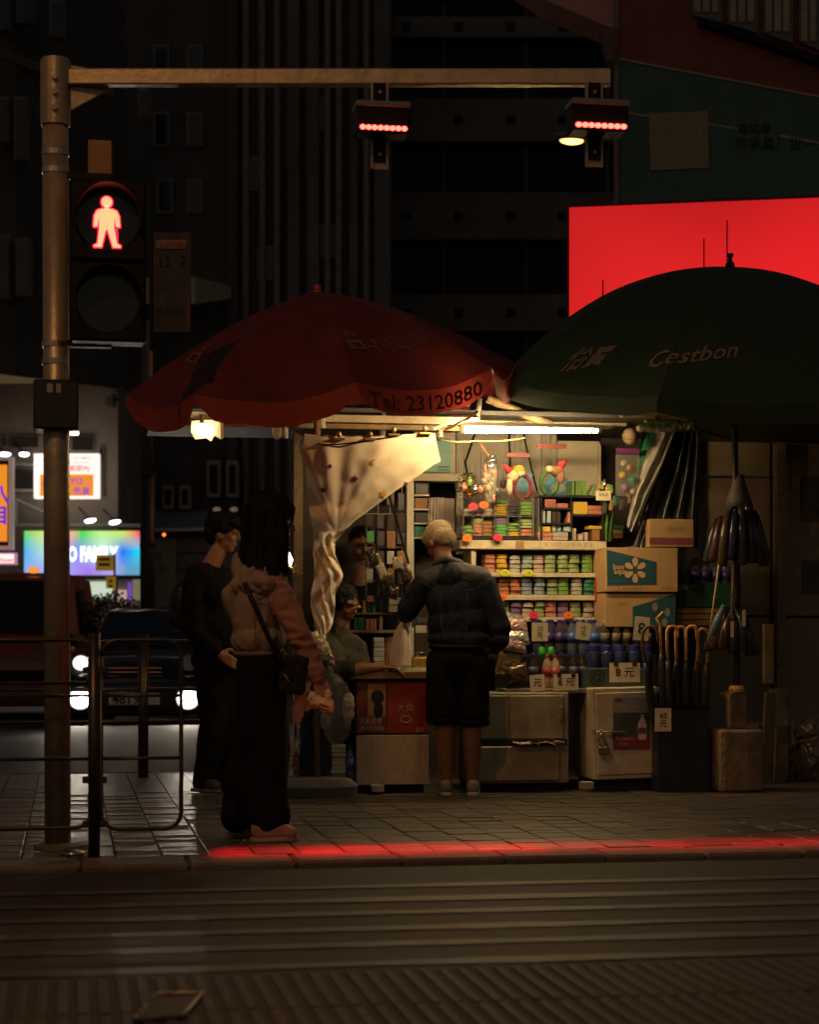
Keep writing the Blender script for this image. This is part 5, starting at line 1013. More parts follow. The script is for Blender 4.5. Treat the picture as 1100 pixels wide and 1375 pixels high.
letters('@', 'printed_emblem', M('crate_ink', (.015,.03,.03), .7), jt, Q(803,910,3.626), h=.11, bold=.02)
for i, px in enumerate((918,934,948,962,975)): p = Q(px,783,4.12); put('green' if i == 0 else 'vita', p.x, 4.12, Q(px,783,4.1).z-.06, 'bottle with a green cap in the green carton' if i == 0 else '%s blue capped bottle counted from the green one in the green carton' % ordn[i-1], 'bottles in the green carton')
for px, py in ((728,872),(740,871)): 
    p = Q(px,866,3.8); o = build(MB().lathe([(.028,0),(.03,.01),(.02,.05),(.012,.055)], 12, (p.x,3.8,Q(px,880,3.8).z)), 'green_cup', M('green_cup', (.03,.28,.03), .4), smooth=True, label='bright green cup under the 10 card, '+('nearer the snack bags' if px < 735 else 'nearer the locker'), cat='cup', group='green cups')
# price cards written by hand
for (x0,y0,x1,y1,yy,s,lb,rot) in ((714.5,836,736,861,3.6,'10\n元','cream price card reading 10 leaning on the violet bottles',0),(774,836,793,859,3.62,'10\n元','cream price card reading 10 before the blue water bottles',.12),(852,828,872,860,3.6,'8','cream price card reading 8 before the tea bottles',.1),(819,890,860,916,3.58,'8 元','wide cream price card reading 8 clipped under the blue jars',0),(744,905,777,927,3.56,'6 元','cream price card reading 6 under the pink bottles',-.03),(712,906,732,928,3.57,'元','half hidden cream price card beside the 6 card',-.06),(880,951,902,982,3.3,'60\n元','cream price card reading 60 pinned on the umbrella bin',0)):
    a, b = prect(x0,y0,x1,y1,yy,.003); o = thing('price_card', lb, 'price card', ((a[0]+b[0])/2,yy,a[2])); build(MB().box(a, b, Matrix.Rotation(rot,3,'Y')), 'card', paperM, o)
    letters(s, 'handwriting', ink, o, ((a[0]+b[0])/2,yy-.003,(a[2]+b[2])/2), h=(b[2]-a[2])*(.62 if '\n' in s else .5), bold=.012)
    if s in ('8 元','6 元'):
        for dx in (-.06,.06) if s == '8 元' else (-.045,.045): build(MB().box(((a[0]+b[0])/2+dx-.012,yy-.012,b[2]-.02), ((a[0]+b[0])/2+dx+.012,yy+.012,b[2]+.008)), 'binder_clip', blk, o, bev=.003)
# snack bags: pillow packs with crimped ends, piled and leaning
def pillow(name, m, parent, c, w, h, th, R, seed, wr=.006):
    V = []; F = []; n, k_ = 22, 16; c = Vector(c)
    for side in (-1,1):
        for j in range(k_+1):
            for i in range(n+1):
                u_, v_ = i/n*2-1, j/k_*2-1; e = max(0, (1-u_**4))*max(0, (1-abs(v_)**3)); x = u_*w/2*(1-.06*(1-v_*v_)*abs(u_)); z = v_*h/2*(1-.05*(1-u_*u_))
                q = Vector((u_*3.1+seed, v_*3.3, side*2.0)); d = th*e**.6+wr*(1-abs(noise.noise(q*2))*3)*min(1,e*3)+.4*wr*noise.noise(q*6)*min(1,e*4); zz = .0015*math.sin(u_*60)*(1 if abs(v_) > .9 else 0)
                V.append(R @ Vector((x, side*max(d,.0006)+zz, z))+c)
    o_ = (n+1)*(k_+1)
    for side in (0,1):
        for j in range(k_):
            for i in range(n): F.append(tuple(side*o_+t for t in (j*(n+1)+i, j*(n+1)+i+1, (j+1)*(n+1)+i+1, (j+1)*(n+1)+i)))
    return build(MB().add(V, F), name, m, parent, smooth=True)
foilA = M('foil_red_white', (.5,.34,.3), .2, .25, var=.6, scale=20); foilB = M('foil_pink', (.5,.12,.09), .22, .2, var=.5, scale=14); foilC = M('foil_gold', (.5,.3,.13), .17, .8, var=.4, scale=10); foilD = M('foil_silver', (.55,.52,.48), .2, .7, var=.4, scale=16)
rs = random.Random(8)
for i, (x,y,w,h,mm,tz,ty,yy,lb) in enumerate(((688,834,.17,.11,foilD,.3,.05,3.78,'silver snack bag topmost of the pile beside the denim jacket'),(692,840,.17,.1,foilA,.25,-.06,3.74,'red and white snack bag under the silver one'),(686,850,.18,.1,foilB,.2,.1,3.72,'red snack bag in the middle of the pile'),(694,857,.17,.1,foilD,.15,-.12,3.69,'silver snack bag low in the pile above the gold wrap'),(690,866,.17,.1,foilA,.1,.08,3.67,'pale snack bag resting on the gold wrapped bag'),(684,890,.16,.18,foilC,.0,.25,3.68,'large crumpled gold wrapped bag at the end of the bottle step'),(694,905,.15,.12,M('foil_dark', (.14,.09,.06), .15, .5, var=.5, scale=20),0,-.2,3.64,'dark shiny wrapped bag at the foot of the snack pile'))):
    o = thing('snack_bag', lb, 'snack bag', Q(x,y+12,yy)); pillow('wrapper', mm, o, Q(x,y,yy), w, h, .03 if h < .12 else .04, Matrix.Rotation(ty,3,'Y') @ Matrix.Rotation(-.5 if h < .12 else -.15,3,'X') @ Matrix.Rotation(tz,3,'Z'), i*4.7, .007)
# ------------------------------------------------------------------ cabinets
kc = thing('steel_cabinet', 'dented grey steel cabinet under the drink bottles', 'cabinet', Q(702,1064,yC))
a, b = prect(632,930,764,1052,yC,.5); build(MB().box(a, b), 'carcass', greyst, kc, bev=.006); build(MB().box((a[0]+.03,yC+.05,0), (b[0]-.03,yC+.45,a[2])), 'plinth', blk, kc)
pbox('door', 642,934,683,992,yC-.015,.015, greyst, kc, bev=.004); pbox('door', 685,934,757,992,yC-.015,.015, greyst, kc, bev=.004); pbox('drawer_front', 640,1002,752,1049,yC-.03,.03, greyst, kc, bev=.008)
pbox('handle', 752,949,756,966,yC-.035,.02, galv, kc, bev=.003); pbox('open_shelf', 640,993,762,1001,yC-.02,.03, blk, kc, bev=0)
for i in range(6):
    p = Q(694+i*11,997,yC-.03); o = build(MB().box((p.x-.03,yC-.09,p.z-.004), (p.x+.03,yC-.0,p.z+.001), Matrix.Rotation(random.uniform(-.3,.3),3,'X') @ Matrix.Rotation(random.uniform(-.35,.35),3,'Y')), 'crumpled_paper', M('dull_paper', (.5,.42,.32), .9), label='%s crumpled paper in the cabinet gap counted from the locker' % ordn[5-i], cat='paper', group='papers in the cabinet gap')
lk = thing('ivory_locker', 'ivory metal locker door with poster and padlock beside the umbrella bin', 'locker', Q(840,1064,yC-.1))
a, b = prect(797,923,884,1046,yC-.08,.45); R_ = Matrix.Rotation(-.025,3,'Y')
build(MB().box(a, b, R_), 'carcass', ivory, lk, bev=.006); am, bm_ = (a[0]+.02,a[1]-.012,a[2]+.03), (b[0]-.02,a[1]-.001,b[2]-.03); build(MB().box(am, bm_, R_), 'door', ivory, lk, bev=.004)
build(MB().box((a[0]+.03,a[1]+.05,0), (b[0]-.03,b[1],a[2]+.01)), 'plinth', blk, lk)
yl = yC-.098; 
poster = thing('drink_poster', 'drink poster with a white bottle on the ivory locker', 'poster', Q(848,1006,yl))
pbox('sheet', 824,937,873,1006,yl,.004, M('poster_dark', (.07,.08,.085), .5, var=.6, scale=9), poster, bev=0); pbox('sky_area', 824.5,937.5,872.5,957,yl-.002,.002, M('poster_grey2', (.3,.27,.26), .5, var=.3, scale=12), poster, bev=0); pbox('red_area', 824.5,988,872.5,1005.5,yl-.002,.002, M('poster_red', (.25,.04,.05), .5, var=.2), poster, bev=0)
c_ = Q(863,977,yl-.004); build(MB().prism([(c_.x+x_*.1, c_.z+z_*.1) for x_, z_ in ((-.2,-.75),(.2,-.75),(.27,-.6),(.27,.2),(.16,.5),(.08,.62),(.08,.8),(-.08,.8),(-.08,.62),(-.16,.5),(-.27,.2),(-.27,-.6))], yl-.006, yl-.004), 'printed_bottle', M('printed_white', (.6,.52,.46), .5, var=.2), poster); pbox('printed_label', 858,977,868,985,yl-.008,.002, M('printed_violet', (.2,.06,.12), .5), poster, bev=0)
pw = M('poster_white_ink', (.55,.45,.4), .6); letters('新一代健康飲品', 'lettering', pw, poster, Q(839,992,yl-.006), w=.11); letters('飲得起', 'lettering', pw, poster, Q(838,999,yl-.006), w=.06); letters('健康維他命', 'lettering', pw, poster, Q(856,949,yl-.006), w=.08); pbox('sticker', 826,938,836,942,yl-.006,.002, M('poster_red', (0,0,0)), poster, bev=0)
build(MB().tube([Q(797,983,yl-.03),Q(840,983,yl-.03)], .006, 8), 'bolt_bar', galv, lk, smooth=True)
for x in (799,808,822): pbox('bolt_loop', x-1.5,980,x+1.5,987,yl-.04,.04, galv, lk, bev=.002)
pd = thing('padlock', 'brass padlock hanging from the locker bolt', 'padlock', Q(810,1015,yl-.04)); pbox('body', 805,1003,818,1014,yl-.06,.03, M('brass', (.3,.2,.09), .4, .8), pd, bev=.006); build(MB().tube([Q(807,1004,yl-.045),Q(805,994,yl-.045),Q(808,985,yl-.045),Q(812,990,yl-.045),Q(815,1004,yl-.045)], .005, 6), 'shackle', steel, pd, smooth=True)
sc_ = thing('sales_counter', 'sales counter with red posters above a grey box panel', 'counter', Q(525,1064,yC))
a, b = prect(468,901,600,912,yC-.04,.6); build(MB().box(a, b), 'counter_top', wood, sc_, bev=.006); ctz = b[2]
pbox('front_panel', 478,913,577,986,yC,.03, M('maroon_panel', (.09,.03,.025), .6), sc_); a, b = prect(479,987,576,1054,yC-.01,.5); build(MB().box(a, b), 'box_panel', M('speckled_panel', (.4,.32,.24), .8, var=.3, scale=60), sc_, bev=.005); build(MB().box((a[0]+.02,yC+.06,0), (b[0]-.02,yC+.45,a[2])), 'plinth', blk, sc_)
build(MB().box((a[0],yC+.031,a[2]), (b[0],yC+.5,ctz-.05)), 'carcass', M('dark_board', (0,0,0)), sc_)
for (x0,x1,mm,lb) in ((479,519,M('poster_maroon', (.16,.04,.03), .5, var=.5, scale=10),'maroon magazine poster with a yellow panel on the counter front'),(520,576,M('poster_red2', (.28,.035,.03), .5, var=.4, scale=9),'red magazine poster with a badge on the counter front')):
    o = thing('magazine_poster', lb, 'poster', Q((x0+x1)/2,985,yC-.01)); pbox('sheet', x0,916,x1,984,yC-.006,.005, mm, o, bev=0)
    if x0 < 500:
        pbox('yellow_area', 494,919,518,962,yC-.01,.003, M('poster_yellow', (.32,.2,.08), .5, var=.3, scale=14), o, bev=0); build(MB().ball(Q(507,936,yC-.012), (.04,.003,.045), 12, 8), 'printed_figure', blk, o); build(MB().ball(Q(508,953,yC-.012), (.03,.003,.05), 12, 8), 'printed_figure', blk, o); letters('人氣美食', 'lettering', M('poster_cream_ink', (.5,.36,.26), .6), o, Q(498,968,yC-.013), w=.14, h=.045); letters('週刊特輯', 'lettering', M('poster_cream_ink', (0,0,0)), o, Q(499,978,yC-.013), w=.15, h=.03)
    else:
        letters('$20', 'lettering', M('poster_cream_ink', (0,0,0)), o, Q(564,980,yC-.012), h=.03); build(MB().tube([Q(545,966,yC-.01)+Vector((.03*math.cos(2*PI*k/18),0,.02*math.sin(2*PI*k/18))) for k in range(19)], .004, 5), 'printed_badge', M('poster_gold', (.45,.28,.1), .5), o); letters('大獎', 'lettering', M('poster_gold', (0,0,0)), o, Q(545,950,yC-.012), h=.05)
for i, (x0,x1,yy,cc) in enumerate(((480,506,3.62,'white'),(510,540,3.6,'grey'),(512,546,3.62,'dark'),(536,578,3.58,'pale green'),(538,580,3.6,'white'))):
    o = pack(x0,899.4-(i%3)*2.6,x1,901.3-(i%3)*2.6,yy,.2,cc,('cream folded newspaper on the counter','grey magazine on the counter under the vendor hand','dark magazine topmost of the pile under the white bag','pale green magazine beneath the yellow jar','white magazine at the counter edge by the denim jacket')[i],'magazine','magazine','magazines on the counter',bow=False)
jr = thing('yellow_jar', 'glass jar of yellow drink on the counter', 'jar', Q(564,899,3.68)); p = Q(564,898,3.68); build(MB().box((p.x-.048,3.64,p.z), (p.x+.048,3.72,p.z+.075)), 'glass', M('yellow_liquid', (.5,.34,.08), .08, var=.3, scale=20, alpha=.9), jr, bev=.012); build(MB().lathe([(.03,p.z+.075),(.032,p.z+.08),(.032,p.z+.1),(.028,p.z+.104)], 14, (p.x,3.68,0)), 'lid', steel, jr)
# goods behind the counter on the left
hr = thing('hanging_rack', 'wire rack of hanging packets left of the grey post', 'rack', Q(523,800,4.3))
for x in (492,508,524,540): build(MB().tube([Q(x,640,4.3),Q(x,800,4.3)], .003, 5), 'wire', galv, hr)
for y in (690,735,780): build(MB().tube([Q(488,y,4.3),Q(546,y,4.3)], .003, 5), 'wire', galv, hr)
kk = 0
for j, y in enumerate((664,693,715,742,765)):
    for i, x in enumerate((497,511,525,539)):
        if y < 680 and x < 520: continue
        cc = random.choice(('brown','dark','grey','dark','brown','black','black')); 
        if (x,y) == (497,715): cc = 'bright green'
        rw, rh = random.uniform(4,6.3), random.uniform(14,24); o = pack(x-rw,y-2,x+rw,y-2+rh,4.27-.01*(i%2),.018,cc,'%s hanging packet, %s column and %s row of the wire rack' % (cc, ordn[i], ordn[j]),'hanging_packet','packet','packets on the wire rack',bow=False)
build(MB().tube([Q(521,660,4.1),Q(533,700,4.05),Q(549,757,4.0)], .008, 6), 'black_rod', dkm, label='thin black rod slanting in front of the wire rack', cat='rod')
cdk = thing('disc_rack', 'narrow shelf of disc cases behind the grey haired man', 'shelf', Q(566,725,4.4)); pbox('back', 556,648,577,722,4.5,.02, blk, cdk)
for k in range(4): pbox('shelf_strip', 556,664+k*19,577,666+k*19,4.4,.1, galv, cdk, bev=0)
for k in range(4): pack(558,650+k*19,575,664+k*19,4.42,.02,('dark','brown','dark','teal')[k],'%s disc case on the %s shelf of the narrow rack' % (('dark','brown','dark','teal')[k], ordn[k]),'disc_case','disc case','disc cases',bow=False)
drape('white_plastic_bag', 'ribbed white plastic bags hanging behind the grey haired man', 'plastic bag', [(576,668),(575,690),(576,712)], [(597,668),(597,690),(596,712)], M('white_bag', (.5,.45,.45), .4, var=.15), 4.4, .012, 30, 'bags')
pbox('grey_folder', 597,669,611,712,4.42,.03, M('mauve_folder', (.32,.27,.26), .6), label='mauve grey folder beside the hanging plastic bags', cat='folder')
bsn = thing('back_shelf', 'low dark shelf of small bottles behind the vendor', 'shelf', Q(505,880,4.35)); pbox('board', 468,846,548,850,4.3,.25, wood, bsn); pbox('board', 468,823,548,825.5,4.35,.2, wood, bsn); pbox('upright', 500,850,504,900,4.4,.1, blk, bsn); pbox('upright', 540,800,544,900,4.4,.1, blk, bsn)
for i, (x,cc,y0,y1) in enumerate(((478,'teal',829,846),(483,'teal',829,846),(488,'teal',829,846),(494,'red',831,846),(499,'red',831,846),(504,'red',831,846),(512,'white',828,846),(489,'orange',806,823),(503,'teal',806,823),(496,'dark',808,823),(512,'dark',806,823))):
    pack(x-2.2,y0,x+2.2,y1,4.34 if y0 > 820 else 4.38,.03,cc,'%s %s tube counted from the vendor, %s board of the low shelf' % (ordn[i%3] if i < 6 else 'last' if i == 10 else 'single', cc, 'lower' if y0 > 820 else 'upper'),'small_tube','tube','tubes behind the vendor',bow=False)
for k in range(6): pack(502,856+k*6.5,516,862+k*6.5,4.25,.1,'white' if k % 2 == 0 else 'blue','%s %s carton from the top of the pile behind the counter' % (ordn[k], 'white' if k % 2 == 0 else 'blue'),'carton','carton','cartons behind the counter',bow=False)
for (x0,y0,x1,y1,cc,lb) in ((523,802,541,812,'white','white printed box above the hand of the grey haired man'),(523,813,541,822,'white','white price card box under the printed box'),(560,830,574,836,'dark','dark box with white windows beside the sleeve'),(558,840,573,850,'white','white printed card beside the sleeve'),(493,800,502,808,'red','small red packet near the vendor cigarette'),(575,700,590,712,'brown','brown bundle beside the grey haired man')): pack(x0,y0,x1,y1,4.32,.05,cc,lb,'small_box','box','odd boxes behind the counter',bow=False)
wl = thing('wrapped_goods', 'heap of clear wrapped goods with gold glints by the grey post', 'wrapped goods', Q(530,800,4.15))
for i in range(16): x, y = 500+(i*17)%58, 748+(i*29)%50; pillow('wrapped_pack', (M('dark_wrap', (.05,.035,.02), .12, .1, var=.7, scale=40), M('dark_wrap_gold', (.2,.12,.05), .15, .6, var=.6, scale=30), M('clear_film', (0,0,0)))[i%3 if i % 5 else 0], wl, Q(x,y,4.12+.012*(i%5)), rs.uniform(.05,.08), rs.uniform(.07,.1), .012, Matrix.Rotation(rs.uniform(-.5,.5),3,'Y') @ Matrix.Rotation(rs.uniform(-.3,.3),3,'Z'), i*2.3, .006)
# left of the counter: suitcase, papers, bottles, clear bag
bkp = thing('black_bag_stack', 'tall black bag standing between the woman and the counter', 'bag', Q(424,1064,yC)); skin([('b', Q(406,1062,yC), Q(446,950,yC)+Vector((0,.3,0)))], 'bag_body', M('black_nylon', (.016,.016,.018), .55, var=.3, bump=.3), bkp, .02, 8, wr=.012, wscale=(10,10,8)); skin([('e', Q(432,968,yC-.02), (.05,.03,.06))], 'crumpled_top', M('dark_wrap2', (.12,.1,.08), .35), bkp, .008, 1, wr=.014, wscale=(30,30,30))
for k in range(8): pack(443,1000+k*5.6,464,1005+k*5.6,yC+.02,.25,'white' if k % 3 else 'grey','%s %s newspaper from the top of the stack by the counter' % (ordn[k], 'white' if k % 3 else 'grey'),'newspaper','newspaper','newspapers stacked by the counter',bow=False)
pbox('paper_crate', 440,1046,466,1064,yC,.3, blk, label='black crate under the stacked newspapers', cat='crate')
for k in range(9): pack(393,1012+k*5.6,403,1017+k*5.6,yC+.1,.2,'red' if k % 2 else 'brown','%s %s bundle from the top of the narrow pile behind the woman' % (ordn[k], 'red' if k % 2 else 'brown'),'bundle','bundle','bundles in the narrow pile',bow=False)
for py, h_ in ((1048,.2),): 
    p = Q(471,1052,yC+.05); put('blue', p.x, yC+.05, Q(471,1050,yC+.05).z, 'blue labelled water bottle standing left of the counter box', 'bottles by the counter'); put('vita', p.x, yC+.1, Q(471,1002,yC+.1).z-.18, 'violet labelled bottle behind the water bottle by the counter', 'bottles by the counter')
pbox('bottle_board', 455,1052,480,1056,yC,.2, wood, label='low timber board carrying bottles left of the counter', cat='board'); pbox('bottle_board_block', 458,1056,478,1064,yC+.03,.12, blk, label='black block under the low timber board', cat='block')
clb = thing('clear_carrier_bag', 'clear plastic bag with a white parcel hanging at the counter corner', 'plastic bag', Q(455,1000,3.3)); filmB = M('clear_bag_film', (.5,.46,.38), .12, var=.2, alpha=.22)
skin([('e', Q(452,955,3.3), (.09,.05,.2)),('c', Q(447,925,3.3), .05, Q(444,893,3.32), .012)], 'film', filmB, clb, .012, 1, wr=.016, wscale=(26,26,16)); skin([('e', Q(468,950,3.3), (.035,.03,.09))], 'parcel', M('white_parcel', (.7,.58,.42), .5), clb, .008, 2, wr=.008, wscale=(30,30,30))
cs_ = thing('cloth_bag_end', 'shiny cream bag knotted below the twisted curtain', 'bag', Q(432,880,3.25)); skin([('c', Q(432,852,3.27), .025, Q(424,862,3.25), .05),('c', Q(426,864,3.25), .05, Q(446,890,3.25), .015)], 'bag_body', M('satin_cream', (.62,.5,.36), .3, var=.2), cs_, .007, 1, wr=.014, wscale=(40,40,30))
# ------------------------------------------------------------------ cane umbrellas in the bin
bn_ = thing('umbrella_bin', 'tall black bin holding cane umbrellas', 'bin', Q(920,1064,yC-.2)); a, b = prect(884,948,952,1060,3.33,.3); x0,x1 = a[0],b[0]
build(MB().box((x0,3.33,0), (x1,3.345,b[2])).box((x0,3.6,0), (x1,3.615,b[2])).box((x0,3.345,0), (x0+.012,3.6,b[2])).box((x1-.012,3.345,0), (x1,3.6,b[2])), 'walls', M('black_bin', (.018,.018,.02), .4, var=.3), bn_, bev=.003); build(MB().box((x0-.006,3.32,b[2]-.02), (x1+.006,3.329,b[2]+.004)), 'rim', dkm, bn_); build(MB().box((x0+.012,3.345,.002), (x1-.012,3.6,.02)), 'floor_plate', blk, bn_)
amber = M('amber_handle', (.62,.33,.1), .12, var=.4, scale=30); darkc = M('umbrella_cloth', (.03,.025,.022), .5, var=.6, scale=30); dkhan = M('dark_handle', (.16,.09,.05), .2, var=.3)
nm = ('dark cane umbrella with a wide hook leaning out of the bin','cane umbrella with a pointed amber handle','cane umbrella with an upright amber hook next to the pointed one','cane umbrella with an amber hook in the middle of the bin','cane umbrella with an amber hook right of the middle','cane umbrella with a long amber hook','cane umbrella with a thin hook at the hoarding side of the bin')
for i, (xt,yt,xb_,yy,dx,hm,rad) in enumerate(((863,842,893,3.36,1,dkhan,.05),(887,828,899,3.42,0,amber,.03),(896,838,906,3.4,1,amber,.035),(908,838,914,3.44,1,amber,.032),(922,838,922,3.4,1,amber,.034),(938,838,934,3.46,-1,amber,.038),(952,842,940,3.4,-1,amber,.036))):
    top = Q(xt,yt+22,yy); bot = Vector((Q(xb_,1000,3.45).x, 3.46, .06)); o = thing('cane_umbrella', nm[i], 'umbrella', bot, 'cane umbrellas in the black bin'); d = (top-bot).normalized(); P = [bot.lerp(top,.8), top]
    if dx == 0: P += [top+Vector((0,0,.05)), top+Vector((-.02,0,.09)), top+Vector((.02,0,.13))]
    else:
        cc_ = top+Vector((dx*rad,0,.05))
        for k in range(9): a_ = PI-PI*1.05*k/8; P.append(cc_+Vector((dx*rad*math.cos(a_), 0, rad*1.1*math.sin(a_))))
        P.append(P[-1]-Vector((0,0,.03)))
    build(MB().tube(P, .0105, 8), 'handle', hm, o, smooth=True)
    build(MB().tube([bot.lerp(top,t_) for t_ in (0,.1,.3,.6,.78,.86)], [.006,.012,.022,.03,.024,.012], 9), 'canopy', darkc, o, smooth=True); build(MB().tube([bot-d*.03,bot], [.003,.006], 6), 'tip', steel, o)
# folding umbrellas hung round the parasol pole
def pouch_ring(cx, ytop, ybot, w, n, yy, lab, grp, seed):
    random.seed(seed); c0 = Q(cx,ytop,yy)
    for i in range(n):
        a_ = PI*(.05+.9*i/(n-1))+PI; rr = w*.5; x = c0.x+rr*math.cos(a_); y = yG+.12*math.sin(a_); z1 = c0.z+random.uniform(-.03,.02)-.06*abs(math.cos(a_)); z0 = Q(cx,ybot,yy).z+random.uniform(-.02,.03); sp_ = .06*math.cos(a_)
        o = thing('folding_umbrella', lab % ordn[i], 'umbrella', (x+sp_,y,z0), grp); cc = ('black','dark','black','dark')[i % 4]
        mm = PK('pouch_%d' % (i % 5), (.018,.018,.022), ((.03,.03,.04),(.09,.02,.015),(.11,.06,.015),(.02,.03,.06),(.05,.05,.05))[i % 5], 60, .3)
        build(MB().tube([(x+sp_,y,z0),(x+sp_,y,z0+.02),(x+sp_*.6,y,(z0+z1)/2),(x,y,z1-.03),(x*.5+c0.x*.5,(y+yG)/2,z1+.0)], [.03,.036,.034,.028,.012], 8), 'pouch', mm, o, smooth=True)
        build(MB().tube([(x*.5+c0.x*.5,(y+yG)/2,z1),(c0.x,yG-.02,z1+.08)], .003, 5), 'strap', dkm, o)
pouch_ring(996,676,757,.25,9,3.3,'dark folding umbrella pouch in the upper bunch on the pole, %s round the pole','upper bunch of folding umbrellas',3)
pouch_ring(990,822,878,.19,8,3.3,'dark folding umbrella pouch in the lower bunch on the pole, %s round the pole','lower bunch of folding umbrellas',5)
random.seed(11)
p = Q(998,680,3.35); build(MB().lathe([(.09,p.z-.0),(.075,p.z+.05),(.045,p.z+.14),(.03,p.z+.19),(.024,p.z+.2)], 14, (Q(993,680,yG).x,yG,0)), 'pole_cover', M('grey_cone', (.12,.1,.09), .6), smooth=True, label='grey cloth cone tied above the upper bunch of folding umbrellas', cat='cover')
bl = thing('blue_umbrella', 'pale blue folded umbrella in the lower bunch on the pole', 'umbrella', Q(957,856,3.25)); build(MB().tube([Q(957,854,3.25),Q(962,838,3.24),Q(973,812,3.22)], [.02,.026,.012], 9), 'pouch', M('pale_blue_pouch', (.12,.2,.3), .35, var=.3), bl, smooth=True); build(MB().tube([Q(973,812,3.22),Q(986,795,3.3)], .003, 5), 'strap', dkm, bl)
for (x,y,lb) in ((984,845,'narrow white tag on the lower bunch nearer the pale blue umbrella'),(1000,830,'narrow white tag on the lower bunch nearer the hoarding')): pbox('price_tag', x-2.3,y-11,x+2.3,y+11,3.22,.003, paperM, label=lb, cat='tag')
for (x0,y0,x1,y1,lb) in ((966,758,952,862,'thin pale bamboo stick leaning from the upper bunch to the crate'),(985,758,983,830,'short pale bamboo stick hanging below the upper bunch')): build(MB().tube([Q(x0,y0,3.3),Q(x1,y1,3.28)], .006, 6), 'bamboo_stick', M('bamboo', (.5,.36,.17), .5), smooth=True, label=lb, cat='stick')
ws = thing('straw_tie', 'straw tie knotted round the parasol pole above its concrete block', 'tie', Q(990,925,3.36)); build(MB().lathe([(.045,-.02),(.05,0),(.045,.02)], 12, Q(990,925,3.36)), 'knot', M('straw', (.5,.3,.13), .7), ws)
for k in range(4): build(MB().tube([Q(985,925,3.33),Q(968+k*3,932+k*2,3.3)], .003, 4), 'straw_end', M('straw', (0,0,0)), ws)
build(MB().box(Q(978,978,3.36)-Vector((0,.03,0)), Q(1002,930,3.36)+Vector((0,.05,0))), 'wrapped_sleeve', M('wood_sleeve', (.14,.09,.06), .7, var=.4, scale=14), label='dark timber sleeve wrapped round the foot of the parasol pole', cat='sleeve', bev=.006)
# odds and ends before the hoarding
for (x0,y0,x1,y1,yy,rot,mm,lb,nm_) in ((1027,838,1040,918,4.0,.0,M('dark_card', (.15,.095,.05), .85, var=.3),'narrow cardboard sheet leaning on the hoarding seam','cardboard_sheet'),(1036,925,1060,975,4.1,0,M('faded_card', (.13,.11,.075), .8, var=.4, scale=12),'faded printed carton beside the concrete block','faded_carton'),(1026,930,1040,1058,3.9,.06,M('dark_plank', (.09,.06,.035), .8, var=.4, scale=12),'timber plank leaning beside the concrete block','plank'),(1042,976,1060,1062,4.0,.04,M('dark_plank', (0,0,0)),'second timber plank below the faded carton','plank')):
    a, b = prect(x0,y0,x1,y1,yy,.04); build(MB().box((a[0],a[1],0 if y1 > 960 and nm_ == 'plank' else a[2]), b, Matrix.Rotation(rot,3,'Y')), nm_, mm, label=lb, cat='plank' if nm_ == 'plank' else 'carton', bev=.003)
build(MB().box((Q(1034,976,4.1).x,4.1,0), (Q(1062,976,4.1).x,4.3,Q(1040,975,4.1).z)), 'carton_stand', blk, label='dark crate under the faded carton', cat='crate')
rb_ = thing('rubbish_bag', 'crumpled dark plastic bag slumped against the hoarding', 'bag', Q(1095,1064,4.1)); skin([('e', Q(1096,1020,4.1), (.16,.14,.2)),('e', Q(1092,985,4.1), (.11,.1,.09)),('c', Q(1094,985,4.1), .05, Q(1090,968,4.1), .02)], 'bag_body', M('dark_plastic_bag', (.06,.05,.045), .25, var=.3), rb_, .012, 1, wr=.018, wscale=(16,16,16))
for px,py in ((508,1060),(790,1056)): build(MB().box(Q(px-8,py+4,3.45), Q(px+8,py-6,3.45)+Vector((0,.08,0))), 'floor_block', M('pale_block', (.3,.27,.22), .8), label='pale wooden block on the ground under the '+('sales counter' if px < 600 else 'ivory locker'), cat='block', bev=.004)

# clutter of small hanging goods in front of the back board and round the display
rc = random.Random(5)
for i in range(9):
    x = 616+i*7.5; y = rc.uniform(645,660); o = thing('hanging_trinket', '%s small wrapped trinket hanging over the acrylic rack, counted from the gold garland' % ordn[i], 'trinket', Q(x,y+9,4.06), 'trinkets over the acrylic rack')
    c_ = Q(x,y,4.06+rc.uniform(-.03,.03)); me = blob([('e', c_, (rc.uniform(.014,.024),.012,rc.uniform(.022,.036)))], .005, 1, wr=.007, wscale=(60,60,50), seed=i*3); off = abs_loc(o)
    for v_ in me.vertices: v_.co -= off
    link('wrapper', me, rc.choice([pkm('red'),pkm('dark'),pkm('brown'),M('silver_foil', (0,0,0)),pkm('green'),pkm('black')]), o); build(MB().tube([c_, Q(x,628-rc.uniform(0,20),4.1)], .0015, 4), 'string', dkm, o)
for i in range(8):
    x = 812+rc.uniform(0,1)+i*4.6; y = 676+rc.uniform(-8,10); o = thing('hanging_trinket', '%s small packet hanging between the black shelf and the tarpaulin' % ordn[i], 'trinket', Q(x,y+12,4.05), 'packets beside the black shelf')
    c_ = Q(x,y,4.05+rc.uniform(-.04,.04)); mb = MB().box(c_-Vector((rc.uniform(.012,.02),.008,.035)), c_+Vector((rc.uniform(.012,.02),.008,.035)), Matrix.Rotation(rc.uniform(-.25,.25),3,'Y'))
    build(mb, 'packet', pkm(rc.choice(['dark','brown','teal','black','pink','white','yellow'])), o, bev=.004); build(MB().tube([c_+Vector((0,0,.03)), c_+Vector((0,.02,.12))], .0015, 4), 'string', dkm, o)
